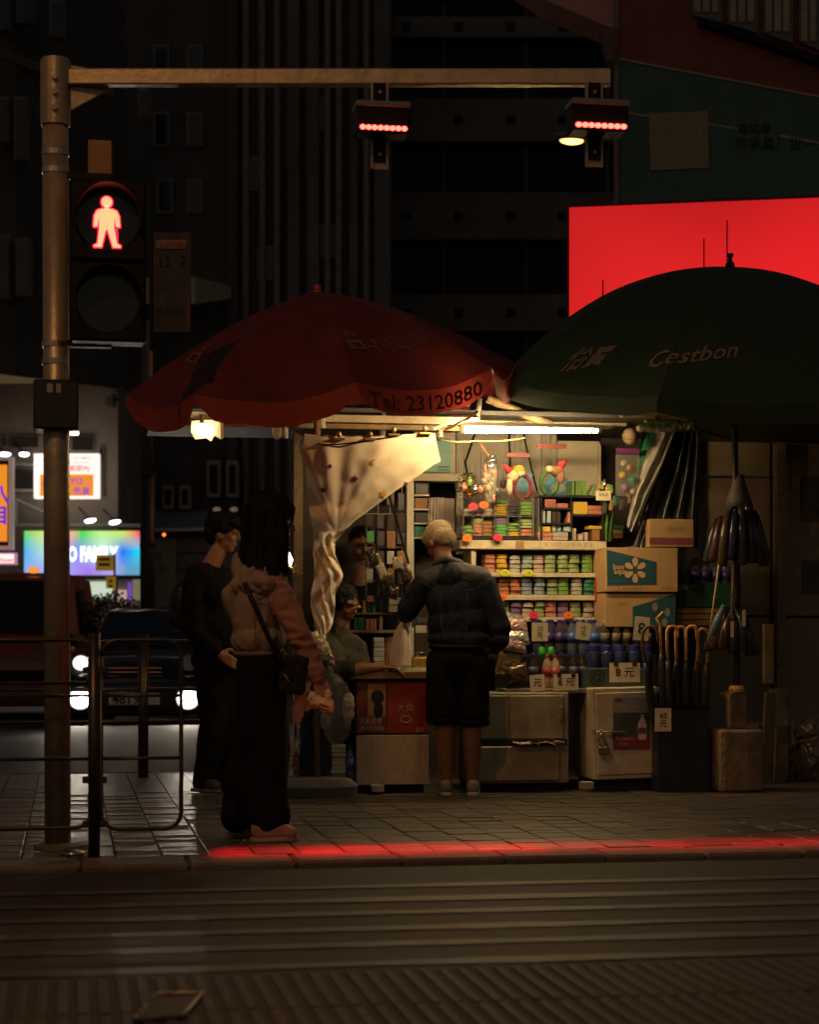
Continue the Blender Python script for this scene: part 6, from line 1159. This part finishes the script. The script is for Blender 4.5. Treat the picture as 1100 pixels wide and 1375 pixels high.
for i in range(6):
    x = 806+i*3.2; y = 651+rc.uniform(-4,6); build(MB().lathe([(.012,0),(.014,.01),(.014,.035),(.008,.045),(.008,.055)], 10, Q(x,y+6,4.18)), 'trinket_bottle', rc.choice([M('silver_foil', (0,0,0)),pkm('green'),M('yellow_liquid', (0,0,0)),pkm('white')]), smooth=True, label='%s tiny bottle in the cluster above the cream card' % ordn[i], cat='bottle', group='tiny bottles above the cream card')
# ================================================================== people
skinM = M('skin', (.36,.18,.1), .5, var=.12, scale=30); skinD = M('skin_tan', (.3,.15,.08), .5, var=.12, scale=30)
hairB = M('black_hair', (.005,.0045,.0045), .6, spec=.25, var=.4, scale=60, bump=.5, bscale=90); hairG = M('grey_hair', (.5,.41,.27), .6, var=.4, scale=80, bump=.8, bscale=120)
blackC = M('black_cloth', (.0075,.0075,.0085), .9, spec=.15, var=.3, scale=12, bump=.25, bscale=50)
def rotx(a): return Matrix.Rotation(a, 3, 'X')
YAW = Matrix.Rotation(-TH, 3, 'Z')        # turns a figure's own axes to face along the view
def head(J, c, face, s=1.0, tilt=0.0):
    """skull, jaw, nose, brow, lips, chin and ears as shapes; face = unit direction (world), tilt bows it"""
    f = Vector(face).normalized(); up0 = Vector((0,0,1)); r = f.cross(up0).normalized(); f = (f*math.cos(tilt)-up0*math.sin(tilt)).normalized(); u = r.cross(f)
    R = Matrix((r, f, u)).transposed(); P = lambda x, y, z: Vector(c)+(r*x+f*y+u*z)*s
    return [('e', P(0,-.012,.035), (.076*s,.092*s,.085*s), R), ('e', P(0,.018,-.025), (.062*s,.07*s,.085*s), R), ('e', P(0,.045,-.085), (.032*s,.03*s,.028*s), R),
            ('c', P(0,.088,.03), .009*s, P(0,.105,-.018), .014*s), ('e', P(0,.094,-.022), (.017*s,.014*s,.011*s), R), ('e', P(-.032,.072,.032), (.026*s,.014*s,.01*s), R), ('e', P(.032,.072,.032), (.026*s,.014*s,.01*s), R),
            ('e', P(0,.083,-.052), (.023*s,.012*s,.006*s), R), ('e', P(0,.081,-.064), (.02*s,.012*s,.007*s), R), ('e', P(-.036,.062,-.018), (.024*s,.018*s,.024*s), R), ('e', P(.036,.062,-.018), (.024*s,.018*s,.024*s), R),
            ('e', P(-.078,-.005,-.005), (.012*s,.02*s,.032*s), R), ('e', P(.078,-.005,-.005), (.012*s,.02*s,.032*s), R)], P, R
def face_bits(o, P, s, R, glasses=False):
    for sx_ in (-1,1):
        e = build(MB().ball(P(sx_*.031,.079,.014), (.011*s,.004*s,.003*s), 10, 6, R), 'eye', M('eye_dark', (.02,.012,.01), .2), o, smooth=True)
        build(MB().tube([P(sx_*.014,.088,.034),P(sx_*.034,.086,.039),P(sx_*.05,.07,.033)], .0018*s, 5), 'eyebrow', hairB, o)
        if glasses: build(MB().tube([P(sx_*.034+.024*math.cos(a_),.092,.012+.017*math.sin(a_)) for a_ in [2*PI*k/14 for k in range(15)]]+[P(sx_*.075,.03,.02)], .0022*s, 5), 'spectacle_rim', dkm, o)
    build(MB().ball(P(0,.089,-.058), (.018*s,.006*s,.002*s), 10, 6, R), 'lip_line', M('lips', (.2,.07,.05), .5), o, smooth=True)
def hand(w, d, side, curl, s=1.0, spread=(0,0,-1)):
    """palm and five bent fingers; w wrist, d direction of the hand, side = thumb side, curl = direction the fingers bend to"""
    w, d, side, curl = Vector(w), Vector(d).normalized(), Vector(side).normalized(), Vector(curl).normalized(); S = []
    for k in range(4): S.append(('c', w+d*.012+side*(.02-.013*k)*s, .014*s, w+d*.078*s+side*(.028-.019*k)*s, .012*s))
    for k, L in enumerate((.068,.076,.07,.054)):
        b = w+d*.078*s+side*(.028-.019*k)*s; m = b+(d*.75+curl*.55).normalized()*L*.45*s; e = m+(d*.25+curl*.95).normalized()*L*.34*s; t = e+(curl-d*.3).normalized()*L*.28*s
        S += [('c', b, .0098*s, m, .009*s), ('c', m, .009*s, e, .0083*s), ('c', e, .0083*s, t, .0072*s)]
    b = w+d*.02*s+side*.03*s; m = b+(d*.6+side*.6+curl*.3).normalized()*.042*s; e = m+(d*.75+curl*.6).normalized()*.034*s; S += [('c', b, .014*s, m, .011*s), ('c', m, .011*s, e, .0088*s)]
    return S
def shoe(J, o, heel, toe, m, sole=None, w=.045):
    h, t = Vector(heel), Vector(toe); d = (t-h); d.z = 0; L = d.length; d.normalize(); up = Vector((0,0,1))
    skin([('e', h+up*.05+d*.02, (w*.9,w*.9,.05)), ('c', h+up*.05, w*.85, t-d*.035+up*.038, w*.8), ('c', h+up*.065, w*.85, h+d*.05+up*.07, w*.85), ('c', h+d*.06+up*.07, w*.82, t-d*.09+up*.05, w*.82), ('c', h+d*L*.4+up*.06, w*.85, t-d*.05+up*.042, w*.82)], 'shoe', m, o, .008, 4)
    r = d.cross(up); V = [(h-d*.04+r*x*w*.7) for x in (-1,1)]+[(h+d*L*.55+r*w*.85),(t-d*.02+r*w*.65),(t+d*.008),(t-d*.02-r*w*.65),(h+d*L*.55-r*w*.85)]
    V = [V[0],V[6],V[5],V[4],V[3],V[2],V[1]]; z0 = .001; n = len(V)
    V2 = [Vector((p.x,p.y,z0)) for p in V]+[Vector((p.x,p.y,.024)) for p in V]
    build(MB().add(V2, [tuple(range(n)), tuple(range(2*n-1,n-1,-1))]+[(i,i+n,(i+1)%n+n,(i+1)%n) for i in range(n)]), 'sole', sole or whiteP, o, bev=.005)
def along(me_obj, pts, r, name, m, parent):
    """thin seam laid on a garment's surface: pts are given just outside it and pulled onto the nearest face"""
    off = abs_loc(parent); me = me_obj.data; bv = BVHTree.FromPolygons([v.co+off for v in me.vertices], [tuple(p.vertices) for p in me.polygons]); P = []
    for i in range(len(pts)-1):
        for k in range(5): q = pts[i].lerp(pts[i+1], k/5); h = bv.find_nearest(q); P.append(h[0]+h[1]*r*.4)
    h = bv.find_nearest(pts[-1]); P.append(h[0]+h[1]*r*.4); build(MB().tube(P, r, 5), name, m, parent, smooth=True)
def bvh_of(ob, parent):
    off = abs_loc(parent); return BVHTree.FromPolygons([v.co+off for v in ob.data.vertices], [tuple(p.vertices) for p in ob.data.polygons])
def fuzz(ob, n, L, m, parent, r=.0015):
    """short hairs lying along the hair surface"""
    rr = random.Random(3); off = abs_loc(parent); vs = ob.data.vertices; mb = MB()
    for _ in range(n):
        v = vs[rr.randrange(len(vs))]; nrm = v.normal; d = (nrm*.3+Vector((rr.uniform(-.25,.25),rr.uniform(-.25,.25),-.7))).normalized(); d = (d-nrm*min(0,d.dot(nrm)-.15)).normalized(); p = v.co+off-nrm*.002
        mb.tube([p, p+d*L*.5+nrm*L*.1, p+d*L*rr.uniform(.8,1.2)], [r,r*.8,r*.3], 3, cap=False)
    return build(mb, 'hair_strands', m, parent, kind='stuff')
def strands(ob, n, crown, m, parent, zend):
    """long hairs falling from the crown over the hair surface"""
    rr = random.Random(4); bv = bvh_of(ob, parent); mb = MB()
    for _ in range(n):
        a = rr.uniform(0, 2*PI); P = []; z = crown.z; x = crown+Vector((.02*math.cos(a),.02*math.sin(a),0)); ze = zend+rr.uniform(-.02,.09)
        for k in range(12):
            t = k/11; q = Vector((crown.x+math.cos(a)*.16*min(1,.25+t*3), crown.y+math.sin(a)*.16*min(1,.25+t*3), crown.z+(ze-crown.z)*t+(.03 if t < .1 else 0))) if k else x
            h = bv.find_nearest(q)
            if h[0] is None: continue
            P.append(h[0]+h[1]*(.002+.004*rr.random())+Vector((rr.uniform(-.003,.003),rr.uniform(-.003,.003),0)))
        mb.tube(P, [.0028]*(len(P)-1)+[.0008], 4, cap=False)
    return build(mb, 'hair_strands', m, parent, kind='stuff')
# ------------------------------------------------------------------ grey haired man in the denim jacket
D0 = 11.62; J = lambda px, py, dd=0: W(px, py, D0+dd); fwd = Vector((ST,CT,0)); rgt = Vector((CT,-ST,0))
o = thing('person', 'grey haired man in dark denim jacket and black shorts at the counter', 'person', G(615,1068))
face = (fwd*.78-rgt*.62); hs, P, R = head(J, J(591,730,.06), face, 1.0, .62)
wl_, wr_ = J(543,824,.27), J(664,864,.2)
body = hs+[('c', J(603,772,0), .06, J(594,745,.04), .055), ('e', J(610,812), (.13,.085,.17), YAW), ('e', J(614,870), (.14,.095,.12), YAW),
  ('c', J(572,790), .038, J(551,819,.04), .034), ('c', J(551,819,.04), .034, wl_, .026), ('c', J(648,790), .04, J(671,844,-.02), .036), ('c', J(671,844,-.02), .036, wr_, .028),
  ('c', J(597,890), .075, J(598,965), .062), ('c', J(598,965), .062, J(598,1000), .055), ('c', J(598,1000), .056, J(599,1050,.01), .036), ('c', J(634,890), .075, J(634,965), .062), ('c', J(634,965), .062, J(634,1000), .055), ('c', J(634,1000), .056, J(635,1050,.01), .036), ('c', J(599,1050,.01), .036, J(600,1060,.05), .035), ('c', J(635,1050,.01), .036, J(636,1060,.05), .035)]
body += hand(wl_, fwd*.5-Vector((0,0,.6)), rgt, -rgt*.2+fwd*-.6-Vector((0,0,.5)))+hand(wr_, fwd*.6-rgt*.5-Vector((0,0,.2)), Vector((0,0,1)), -rgt)
skin(body, 'body', M('skin_customer', (.2,.092,.046), .5, var=.2, scale=30), o, .0065, 5)
hg_ = skin([('e', P(0,-.022,.058), (.084,.098,.078), R), ('e', P(0,-.055,.02), (.078,.062,.062), R), ('e', P(0,.03,.085), (.068,.06,.04), R)], 'hair', hairG, o, .006, 5, wr=.001, wscale=(90,90,60)); fuzz(hg_, 5000, .018, hairG, o, .0007)
denim = M('dark_denim', (.013,.019,.032), .8, spec=.2, var=.45, scale=22, bump=.35, bscale=120); denimL = M('denim_seam', (.07,.075,.085), .8, var=.3, scale=40); denimLit = M('lit_denim', (.055,.056,.062), .8, var=.3, scale=40, bump=.3, bscale=120)
jk = skin([('c', J(574,784,.01), .07, J(646,782,.01), .07), ('e', J(609,808), (.165,.105,.17), YAW), ('e', J(614,838), (.178,.112,.15), YAW), ('e', J(616,858), (.19,.125,.07), YAW), ('c', J(600,763,.02), .07, J(604,775), .1),
  ('c', J(568,786), .066, J(550,818,.04), .062), ('c', J(549,816,.04), .066, J(545,826,.2), .05), ('c', J(652,786), .07, J(671,842,-.02), .066), ('c', J(671,842,-.02), .068, J(668,864,.14), .052), ('e', J(672,860,-.02), (.06,.07,.05), YAW)], 'jacket', denim, o, .008, 8, wr=.0055, wscale=(14,14,6), seed=4)
skin([('c', J(576,779,.0), .066, J(606,768,.0), .075), ('c', J(606,768,.0), .075, J(646,777,.0), .067)], 'lit_shoulders', denimLit, o, .008, 4, wr=.004, wscale=(16,16,16))  # shoulder shell in paler denim, the tube light put into its colour
skin([('e', J(616,868), (.185,.125,.03), YAW)], 'jacket_waistband', denim, o, .008, 3, wr=.004, wscale=(20,20,40))
skin([('c', J(586,757,.02), .03, J(600,751,-.04), .026), ('c', J(600,751,-.04), .026, J(618,758,.0), .03)], 'jacket_collar', denimLit, o, .007, 3)
bk = -.17
for pts in (((560,777),(580,786),(610,789),(640,787),(660,779)),((585,790),(588,820),(594,862)),((636,790),(634,820),(630,862)),((600,866),(620,867),(655,864)),((604,874),(622,875),(650,872)),((590,800),(597,806),(604,800))): along(jk, [J(x,y,bk) for x, y in pts], .0014, 'jacket_seam', denimL, o)
skin([('e', J(613,886), (.17,.125,.1), YAW), ('c', J(594,890), .098, J(594,950), .1), ('c', J(635,890), .098, J(636,950), .1), ('e', J(594,968), (.1,.1,.03), YAW), ('e', J(636,970), (.1,.1,.03), YAW), ('c', J(604,900), .1, J(626,900), .1), ('e', J(594,958), (.1,.1,.06), YAW), ('e', J(636,958), (.1,.1,.06), YAW)], 'shorts', blackC, o, .01, 3, wr=.005, wscale=(12,12,4))
for x in (599,635): shoe(J, o, G(x,1069), G(x+(-2 if x < 610 else 3),1063), M('grey_trainer', (.2,.17,.15), .7), M('trainer_sole', (.35,.3,.26), .6))
bg_ = thing('white_carrier_bag', 'white paper carrier bag hanging from the hand of the denim jacket man', 'bag', J(537,897,.3)); V = []; F = []
prof = [(545,830,.012,.012),(542,838,.03,.02),(540,850,.05,.03),(538,870,.064,.04),(537,892,.07,.045),(537,896,.068,.045)]
for (x,y,hw_,hd_) in prof:
    c_ = J(x,y,.3)
    for k in range(20): a_ = 2*PI*k/20; q = .75+.25*abs(math.cos(2*a_)); n_ = 1+.12*noise.noise(Vector((a_*2,y*.12,0))); V.append(c_+rgt*hw_*math.cos(a_)*q*n_+fwd*hd_*math.sin(a_)*q*n_)
for i in range(len(prof)-1):
    for k in range(20): F.append((i*20+k, i*20+(k+1)%20, (i+1)*20+(k+1)%20, (i+1)*20+k))
F.append(tuple(range(len(V)-20, len(V)))); build(MB().add(V, F), 'bag_body', M('white_bag_paper', (.62,.54,.5), .6, var=.12, scale=14, bump=.3), bg_, smooth=True)
# ------------------------------------------------------------------ woman in the beige and rust jacket
D0 = 9.02; fw = rgt*.96+fwd*.28
o = thing('person', 'long haired woman in a beige hooded jacket waiting at the kerb', 'person', G(350,1128))
hs, P, R = head(J, J(366,702), fw, .98, .12); wr_ = J(427,912,-.12)
body = hs+[('c', J(358,752), .06, J(362,728), .052), ('e', J(345,812), (.1,.14,.16), YAW), ('e', J(349,880), (.09,.13,.1), YAW), ('c', J(372,784,-.1), .045, J(403,848,-.14), .042), ('c', J(403,848,-.14), .04, wr_, .026), ('c', J(335,780,.12), .05, J(318,820,.16), .04),
  ('c', J(318,820,.16), .04, J(345,850,.2), .028), ('c', J(352,890,-.06), .07, J(358,1000,-.05), .055), ('c', J(358,1000,-.05), .055, J(358,1105,-.05), .036), ('c', J(350,890,.06), .07, J(343,1000,.08), .055), ('c', J(343,1000,.08), .055, J(322,1100,.1), .036), ('c', J(358,1105,-.05), .036, J(366,1120,-.05), .032), ('c', J(322,1100,.1), .036, J(334,1114,.1), .03)]
body += hand(wr_, rgt*.25-Vector((0,0,1)), fw*.8+rgt*.2, -fwd*.3-rgt*.6, .86)+hand(J(345,850,.2), rgt-Vector((0,0,.3)), Vector((0,0,1)), -fwd)
skin(body, 'body', skinM, o, .0065, 5); face_bits(o, P, .98, R)
hw_o = skin([('e', P(0,-.025,.055), (.093,.112,.092), R), ('e', P(0,-.07,-.03), (.09,.07,.12), R), ('c', J(352,715), .085, J(347,752,-.02), .09), ('c', J(348,752,-.05), .075, J(352,768,-.1), .05), ('c', J(360,720,-.07), .04, J(376,765,-.1), .035), ('c', J(357,700,.06), .05, J(352,750,.1), .05), ('e', P(0,.045,.08), (.066,.045,.03), R), ('c', J(372,704,-.06), .045, J(372,735,-.085), .05), ('c', J(372,735,-.085), .05, J(366,772,-.12), .038), ('c', J(345,740,-.05), .075, J(344,768,-.1), .055)], 'hair', hairB, o, .008, 6, wr=.004, wscale=(90,90,3)); strands(hw_o, 260, J(362,662), hairB, o, J(352,790,-.08).z)
jb = M('beige_jacket', (.3,.24,.2), .95, var=.12, scale=5, bump=.35, bscale=220, spec=.15); jr_ = M('rust_sleeve', (.34,.19,.145), .95, var=.12, scale=5, bump=.35, bscale=220, spec=.15)
jw = skin([('e', J(345,815), (.122,.17,.24), YAW), ('e', J(347,858), (.125,.17,.09), YAW), ('c', J(360,778,-.08), .085, J(345,778,.1), .085), ('c', J(335,785,.1), .07, J(312,800,.08), .05), ('c', J(312,800,.08), .05, J(325,835,.1), .05)], 'jacket', jb, o, .008, 8, wr=.011, wscale=(11,11,4.5), seed=8)
skin([('e', J(347,878), (.12,.165,.024), YAW)], 'jacket_hem', M('hem_rib', (.17,.15,.13), .95, var=.2, scale=60, bump=.4, bscale=200), o, .007, 3, wr=.003, wscale=(60,60,4))
for pts in (((352,782),(350,820),(352,868)),((362,790),(372,815),(372,850),(368,872)),((320,812),(340,818),(362,815))): along(jw, [J(x,y,-.3) for x, y in pts], .0016, 'jacket_seam', M('jacket_thread', (.13,.11,.095), .9), o)
skin([('c', J(366,785,-.1), .07, J(399,848,-.14), .056), ('c', J(399,848,-.14), .056, J(424,903,-.12), .043), ('e', J(367,776,-.09), (.06,.055,.055), YAW)], 'sleeve', jr_, o, .008, 6, wr=.009, wscale=(9,9,17), seed=3)
skin([('c', J(422,898,-.125), .045, J(426,908,-.12), .04)], 'cuff', jr_, o, .006, 2)
skin([('c', J(326,756,.03), .055, J(338,780,-.12), .065), ('c', J(326,756,.03), .05, J(335,772,.12), .05), ('c', J(338,780,-.12), .065, J(358,786,-.17), .035), ('e', J(332,785,-.1), (.07,.06,.055), YAW)], 'hood', jb, o, .008, 4, wr=.012, wscale=(16,16,14), seed=12)
skin([('e', J(355,895), (.135,.17,.1), YAW), ('c', J(352,900,-.06), .105, J(358,1000,-.05), .105), ('c', J(358,1000,-.05), .105, J(360,1100,-.05), .1), ('c', J(350,900,.07), .1, J(342,1000,.08), .1), ('c', J(342,1000,.08), .1, J(318,1096,.1), .075), ('c', J(330,1000,.02), .08, J(318,1090,.02), .07), ('e', J(360,1105,-.05), (.095,.09,.02), YAW)], 'trousers', blackC, o, .011, 4, wr=.01, wscale=(9,9,3), seed=6)
pinkS = M('pale_pink_trainer', (.3,.2,.165), .7, var=.2, scale=20); shoe(J, o, G(348,1131), G(398,1130), pinkS, M('pink_sole', (.34,.25,.21), .6), .048); shoe(J, o, G(318,1124), G(352,1122), pinkS, M('pink_sole', (0,0,0)), .044)
bgw = thing('shoulder_bag', 'black shoulder bag at the hip of the long haired woman', 'bag', J(392,935,-.2)); skin([('b', J(376,932,-.2), J(410,880,-.12), Matrix.Rotation(.12,3,'Y'))], 'bag_body', M('black_leather', (.011,.0105,.011), .5, var=.3, spec=.3), bgw, .008, 7, wr=.004, wscale=(20,20,20))
build(MB().tube([J(328,782,-.24),J(345,820,-.235),J(360,855,-.23),J(378,888,-.22)], .012, 6), 'strap', M('black_leather', (0,0,0)), bgw, smooth=True); build(MB().tube([J(382,905,-.235),J(388,915,-.235)], .005, 5), 'zip_pull', steel, bgw)
hc = thing('striped_cloth_bag', 'folded cream cloth bag with red stripes in the hand of the long haired woman', 'cloth bag', J(420,965,-.12)); crmc = M('cream_striped', (.75,.6,.38), .8, var=.2, scale=14); redst = M('red_stripe_cloth', (.3,.07,.07), .8)
skin([('c', J(418,937,-.12), .028, J(443,952,-.14), .016), ('c', J(440,930,-.14), .014, J(445,950,-.14), .012), ('e', J(430,944,-.13), (.05,.03,.022), YAW)], 'folded_cloth', crmc, hc, .006, 2, wr=.006, wscale=(30,30,30))
skin([('c', J(412,915,-.08), .016, J(400,950,-.05), .026), ('c', J(400,950,-.05), .026, J(401,966,-.05), .015), ('c', J(408,925,-.06), .02, J(414,950,-.06), .012)], 'hanging_cloth', crmc, hc, .006, 2, wr=.01, wscale=(34,34,16))
for k in range(2): build(MB().tube([J(421,941+k*5,-.152),J(432,946+k*5,-.162),J(443,950+k*4,-.16)], .0035, 5), 'red_stripe', redst, hc)
# ------------------------------------------------------------------ young man in black
D0 = 12.0; fw = rgt*.93+fwd*.38
o = thing('person', 'young man in black with a rucksack walking behind the woman', 'person', G(287,1062)); hs, P, R = head(J, J(300,718), rgt*.97-fwd*.12, .98, .1)
body = hs+[('c', J(282,762), .058, J(294,738), .052), ('e', J(284,806), (.1,.14,.16), YAW), ('e', J(290,875), (.11,.13,.11), YAW), ('c', J(262,782,-.15), .05, J(258,840,-.17), .042), ('c', J(258,840,-.17), .04, J(297,880,-.17), .026), ('c', J(290,782,.16), .05, J(301,840,.2), .04), ('c', J(301,840,.2), .04, J(330,870,.2), .028),
  ('c', J(284,880,-.06), .085, J(287,965,-.06), .06), ('c', J(287,965,-.06), .058, J(274,1050,-.06), .036), ('c', J(297,880,.07), .085, J(308,965,.07), .06), ('c', J(308,965,.07), .058, J(300,1050,.07), .036), ('c', J(274,1050,-.06), .036, J(284,1058,-.06), .03), ('c', J(300,1050,.07), .036, J(310,1057,.07), .03)]
body += hand(J(297,880,-.17), rgt*.8-Vector((0,0,.5)), Vector((0,0,1)), fwd)+hand(J(330,870,.2), rgt*.8+Vector((0,0,.2)), Vector((0,0,1)), -fwd)
skin(body, 'body', skinM, o, .0065, 5); face_bits(o, P, .98, R)
skin([('e', P(0,-.02,.06), (.09,.105,.082), R), ('e', P(0,-.075,.01), (.08,.045,.075), R), ('e', P(0,.06,.085), (.072,.045,.035), R), ('e', P(.07,.0,.04), (.025,.05,.04), R), ('e', P(-.07,.0,.04), (.025,.05,.04), R)], 'hair', hairB, o, .007, 3, wr=.006, wscale=(50,50,40))
build(MB().tube([P(.074,-.012,-.035),P(.078,-.01,-.045)], .005, 6), 'earring', dkm, o)
skin([('e', J(282,795), (.155,.2,.16), YAW), ('e', J(286,845), (.15,.19,.2), YAW), ('c', J(268,775,-.12), .085, J(288,775,.12), .085), ('c', J(262,785,-.15), .075, J(256,842,-.17), .06), ('c', J(256,842,-.17), .058, J(288,872,-.17), .045), ('c', J(290,785,.16), .075, J(302,842,.2), .055)], 'top', blackC, o, .01, 4, wr=.009, wscale=(12,12,7), seed=15)
skin([('e', J(290,885), (.15,.165,.11), YAW), ('c', J(283,890,-.06), .1, J(287,965,-.06), .09), ('c', J(287,965,-.06), .09, J(278,1046,-.06), .08), ('c', J(298,890,.07), .1, J(310,965,.07), .09), ('c', J(310,965,.07), .09, J(302,1046,.07), .078)], 'trousers', blackC, o, .011, 4, wr=.009, wscale=(9,9,4), seed=18)
for (h_, t_) in ((G(266,1063),G(296,1065)),(G(294,1060),G(318,1060))): shoe(J, o, h_, t_, M('dark_trainer', (.03,.03,.032), .6), M('dark_sole', (.14,.12,.1), .6), .045)
rk = thing('rucksack', 'black rucksack on the back of the young man', 'rucksack', J(246,855)); skin([('e', J(248,812,.0), (.1,.13,.17), YAW), ('e', J(240,826,.0), (.07,.11,.1), YAW)], 'pack', M('black_nylon2', (.012,.012,.013), .5, var=.3, bump=.3), rk, .01, 4); build(MB().tube([J(250,785,-.14),J(266,772,-.16),J(282,790,-.18),J(268,840,-.15)], .014, 6), 'shoulder_strap', M('black_nylon2', (0,0,0)), rk, smooth=True); build(MB().tube([J(241,790,-.12),J(253,800,-.14),J(255,830,-.14)], .003, 5), 'zip', M('edge_zip', (.2,.17,.12), .4, .6), rk)
# ------------------------------------------------------------------ vendor at the counter and the man behind her
D0 = 12.05; o = thing('person', 'vendor woman reaching across the counter with one bare forearm', 'person', (Q(455,900,4.0).x,4.0,.45))
hs, P, R = head(J, J(462,812), rgt*.75-fwd*.6-Vector((0,0,.15)), .98, .18); we = J(512,896,-.28)
body = hs+[('c', J(455,855), .06, J(459,838), .05), ('e', J(452,895), (.16,.12,.2), YAW), ('c', J(440,870,-.1), .055, J(455,906,-.3), .045), ('c', J(455,906,-.3), .042, J(485,898,-.3), .04), ('c', J(485,898,-.3), .04, we, .026), ('c', J(475,870,.1), .05, J(486,905,.05), .04)]
body += hand(we, rgt-Vector((0,0,.05)), fwd, rgt*.4-Vector((0,0,.5)))
skin(body, 'body', M('skin_vendor', (.24,.12,.07), .5, var=.12, scale=30), o, .0065, 5); face_bits(o, P, .98, R)  # skin darkened all over for the shade of the curtain
skin([('e', P(0,-.03,.05), (.088,.1,.085), R), ('e', P(0,-.09,.03), (.06,.05,.055), R), ('e', P(.065,-.01,.02), (.03,.06,.06), R), ('e', P(-.065,-.01,.02), (.03,.06,.06), R)], 'hair', hairB, o, .007, 3, wr=.005, wscale=(50,50,30))
skin([('e', J(452,905), (.19,.14,.24), YAW), ('c', J(440,868), .09, J(470,868), .08), ('c', J(440,872,-.1), .075, J(453,903,-.28), .07), ('c', J(453,903,-.28), .07, J(468,898,-.3), .058), ('c', J(478,872,.1), .07, J(488,905,.05), .055), ('c', J(456,848), .062, J(455,858), .07)], 'cardigan', M('dark_olive_knit', (.03,.028,.02), .9, var=.3, bump=.3), o, .009, 4, wr=.008, wscale=(13,13,8), seed=21)
skin([('b', (Q(435,900,4.0).x,3.85,.0), (Q(470,900,4.0).x,4.3,.5))], 'skirt', blackC, o, .02, 6)
cg_ = thing('snack_stick', 'amber snack piece held at the mouth of the vendor', 'snack', J(480,818,-.1)); skin([('c', J(473,818,-.12), .007, J(482,815,-.13), .012)], 'piece', M('amber_snack', (.5,.28,.1), .5), cg_, .004, 2)
o = thing('person', 'man in spectacles and a black shirt standing behind the vendor', 'person', (Q(482,1000,4.75).x,4.75,0)); D0 = 13.0
hs, P, R = head(J, J(486,735), -fwd*.95+rgt*.25, 1.05, .15)
skin(hs+[('c', J(484,785), .065, J(485,762), .058), ('e', J(483,825), (.18,.11,.2), YAW), ('e', J(483,890), (.15,.11,.15), YAW), ('c', J(452,800), .055, J(446,860), .045), ('c', J(446,860), .042, J(455,905,-.05), .028), ('c', J(515,800), .055, J(522,860), .045), ('c', J(522,860), .042, J(515,905,-.05), .028), ('c', J(470,900), .09, J(470,985), .06), ('c', J(470,985), .06, J(470,1050), .04), ('c', J(497,900), .09, J(497,985), .06), ('c', J(497,985), .06, J(497,1050), .04)]+hand(J(455,905,-.05), (0,0,-1), -fwd, rgt)+hand(J(515,905,-.05), (0,0,-1), -fwd, -rgt), 'body', skinD, o, .007, 5); face_bits(o, P, 1.05, R, True)
skin([('e', P(0,-.025,.065), (.085,.1,.075), R), ('e', P(0,-.06,.02), (.08,.06,.07), R)], 'hair', hairB, o, .008, 3, wr=.004, wscale=(50,50,40))
skin([('e', J(483,825), (.2,.125,.2), YAW), ('e', J(483,885), (.18,.125,.16), YAW), ('c', J(460,797), .075, J(508,797), .075), ('c', J(452,802), .072, J(446,845), .066), ('c', J(515,802), .072, J(521,845), .066)], 'shirt', blackC, o, .01, 4, wr=.007, wscale=(11,11,6), seed=30)
skin([('e', J(483,912), (.17,.12,.08), YAW), ('c', J(470,915), .1, J(470,1045), .08), ('c', J(497,915), .1, J(497,1045), .08)], 'trousers', blackC, o, .012, 4)
for x in (470,497): shoe(J, o, Vector((Q(x,1050,4.8).x,4.8,0)), Vector((Q(x,1050,4.6).x,4.6,0)), M('dark_trainer', (0,0,0)), M('dark_sole', (0,0,0)))
bpy.data.scenes.remove(TMP)
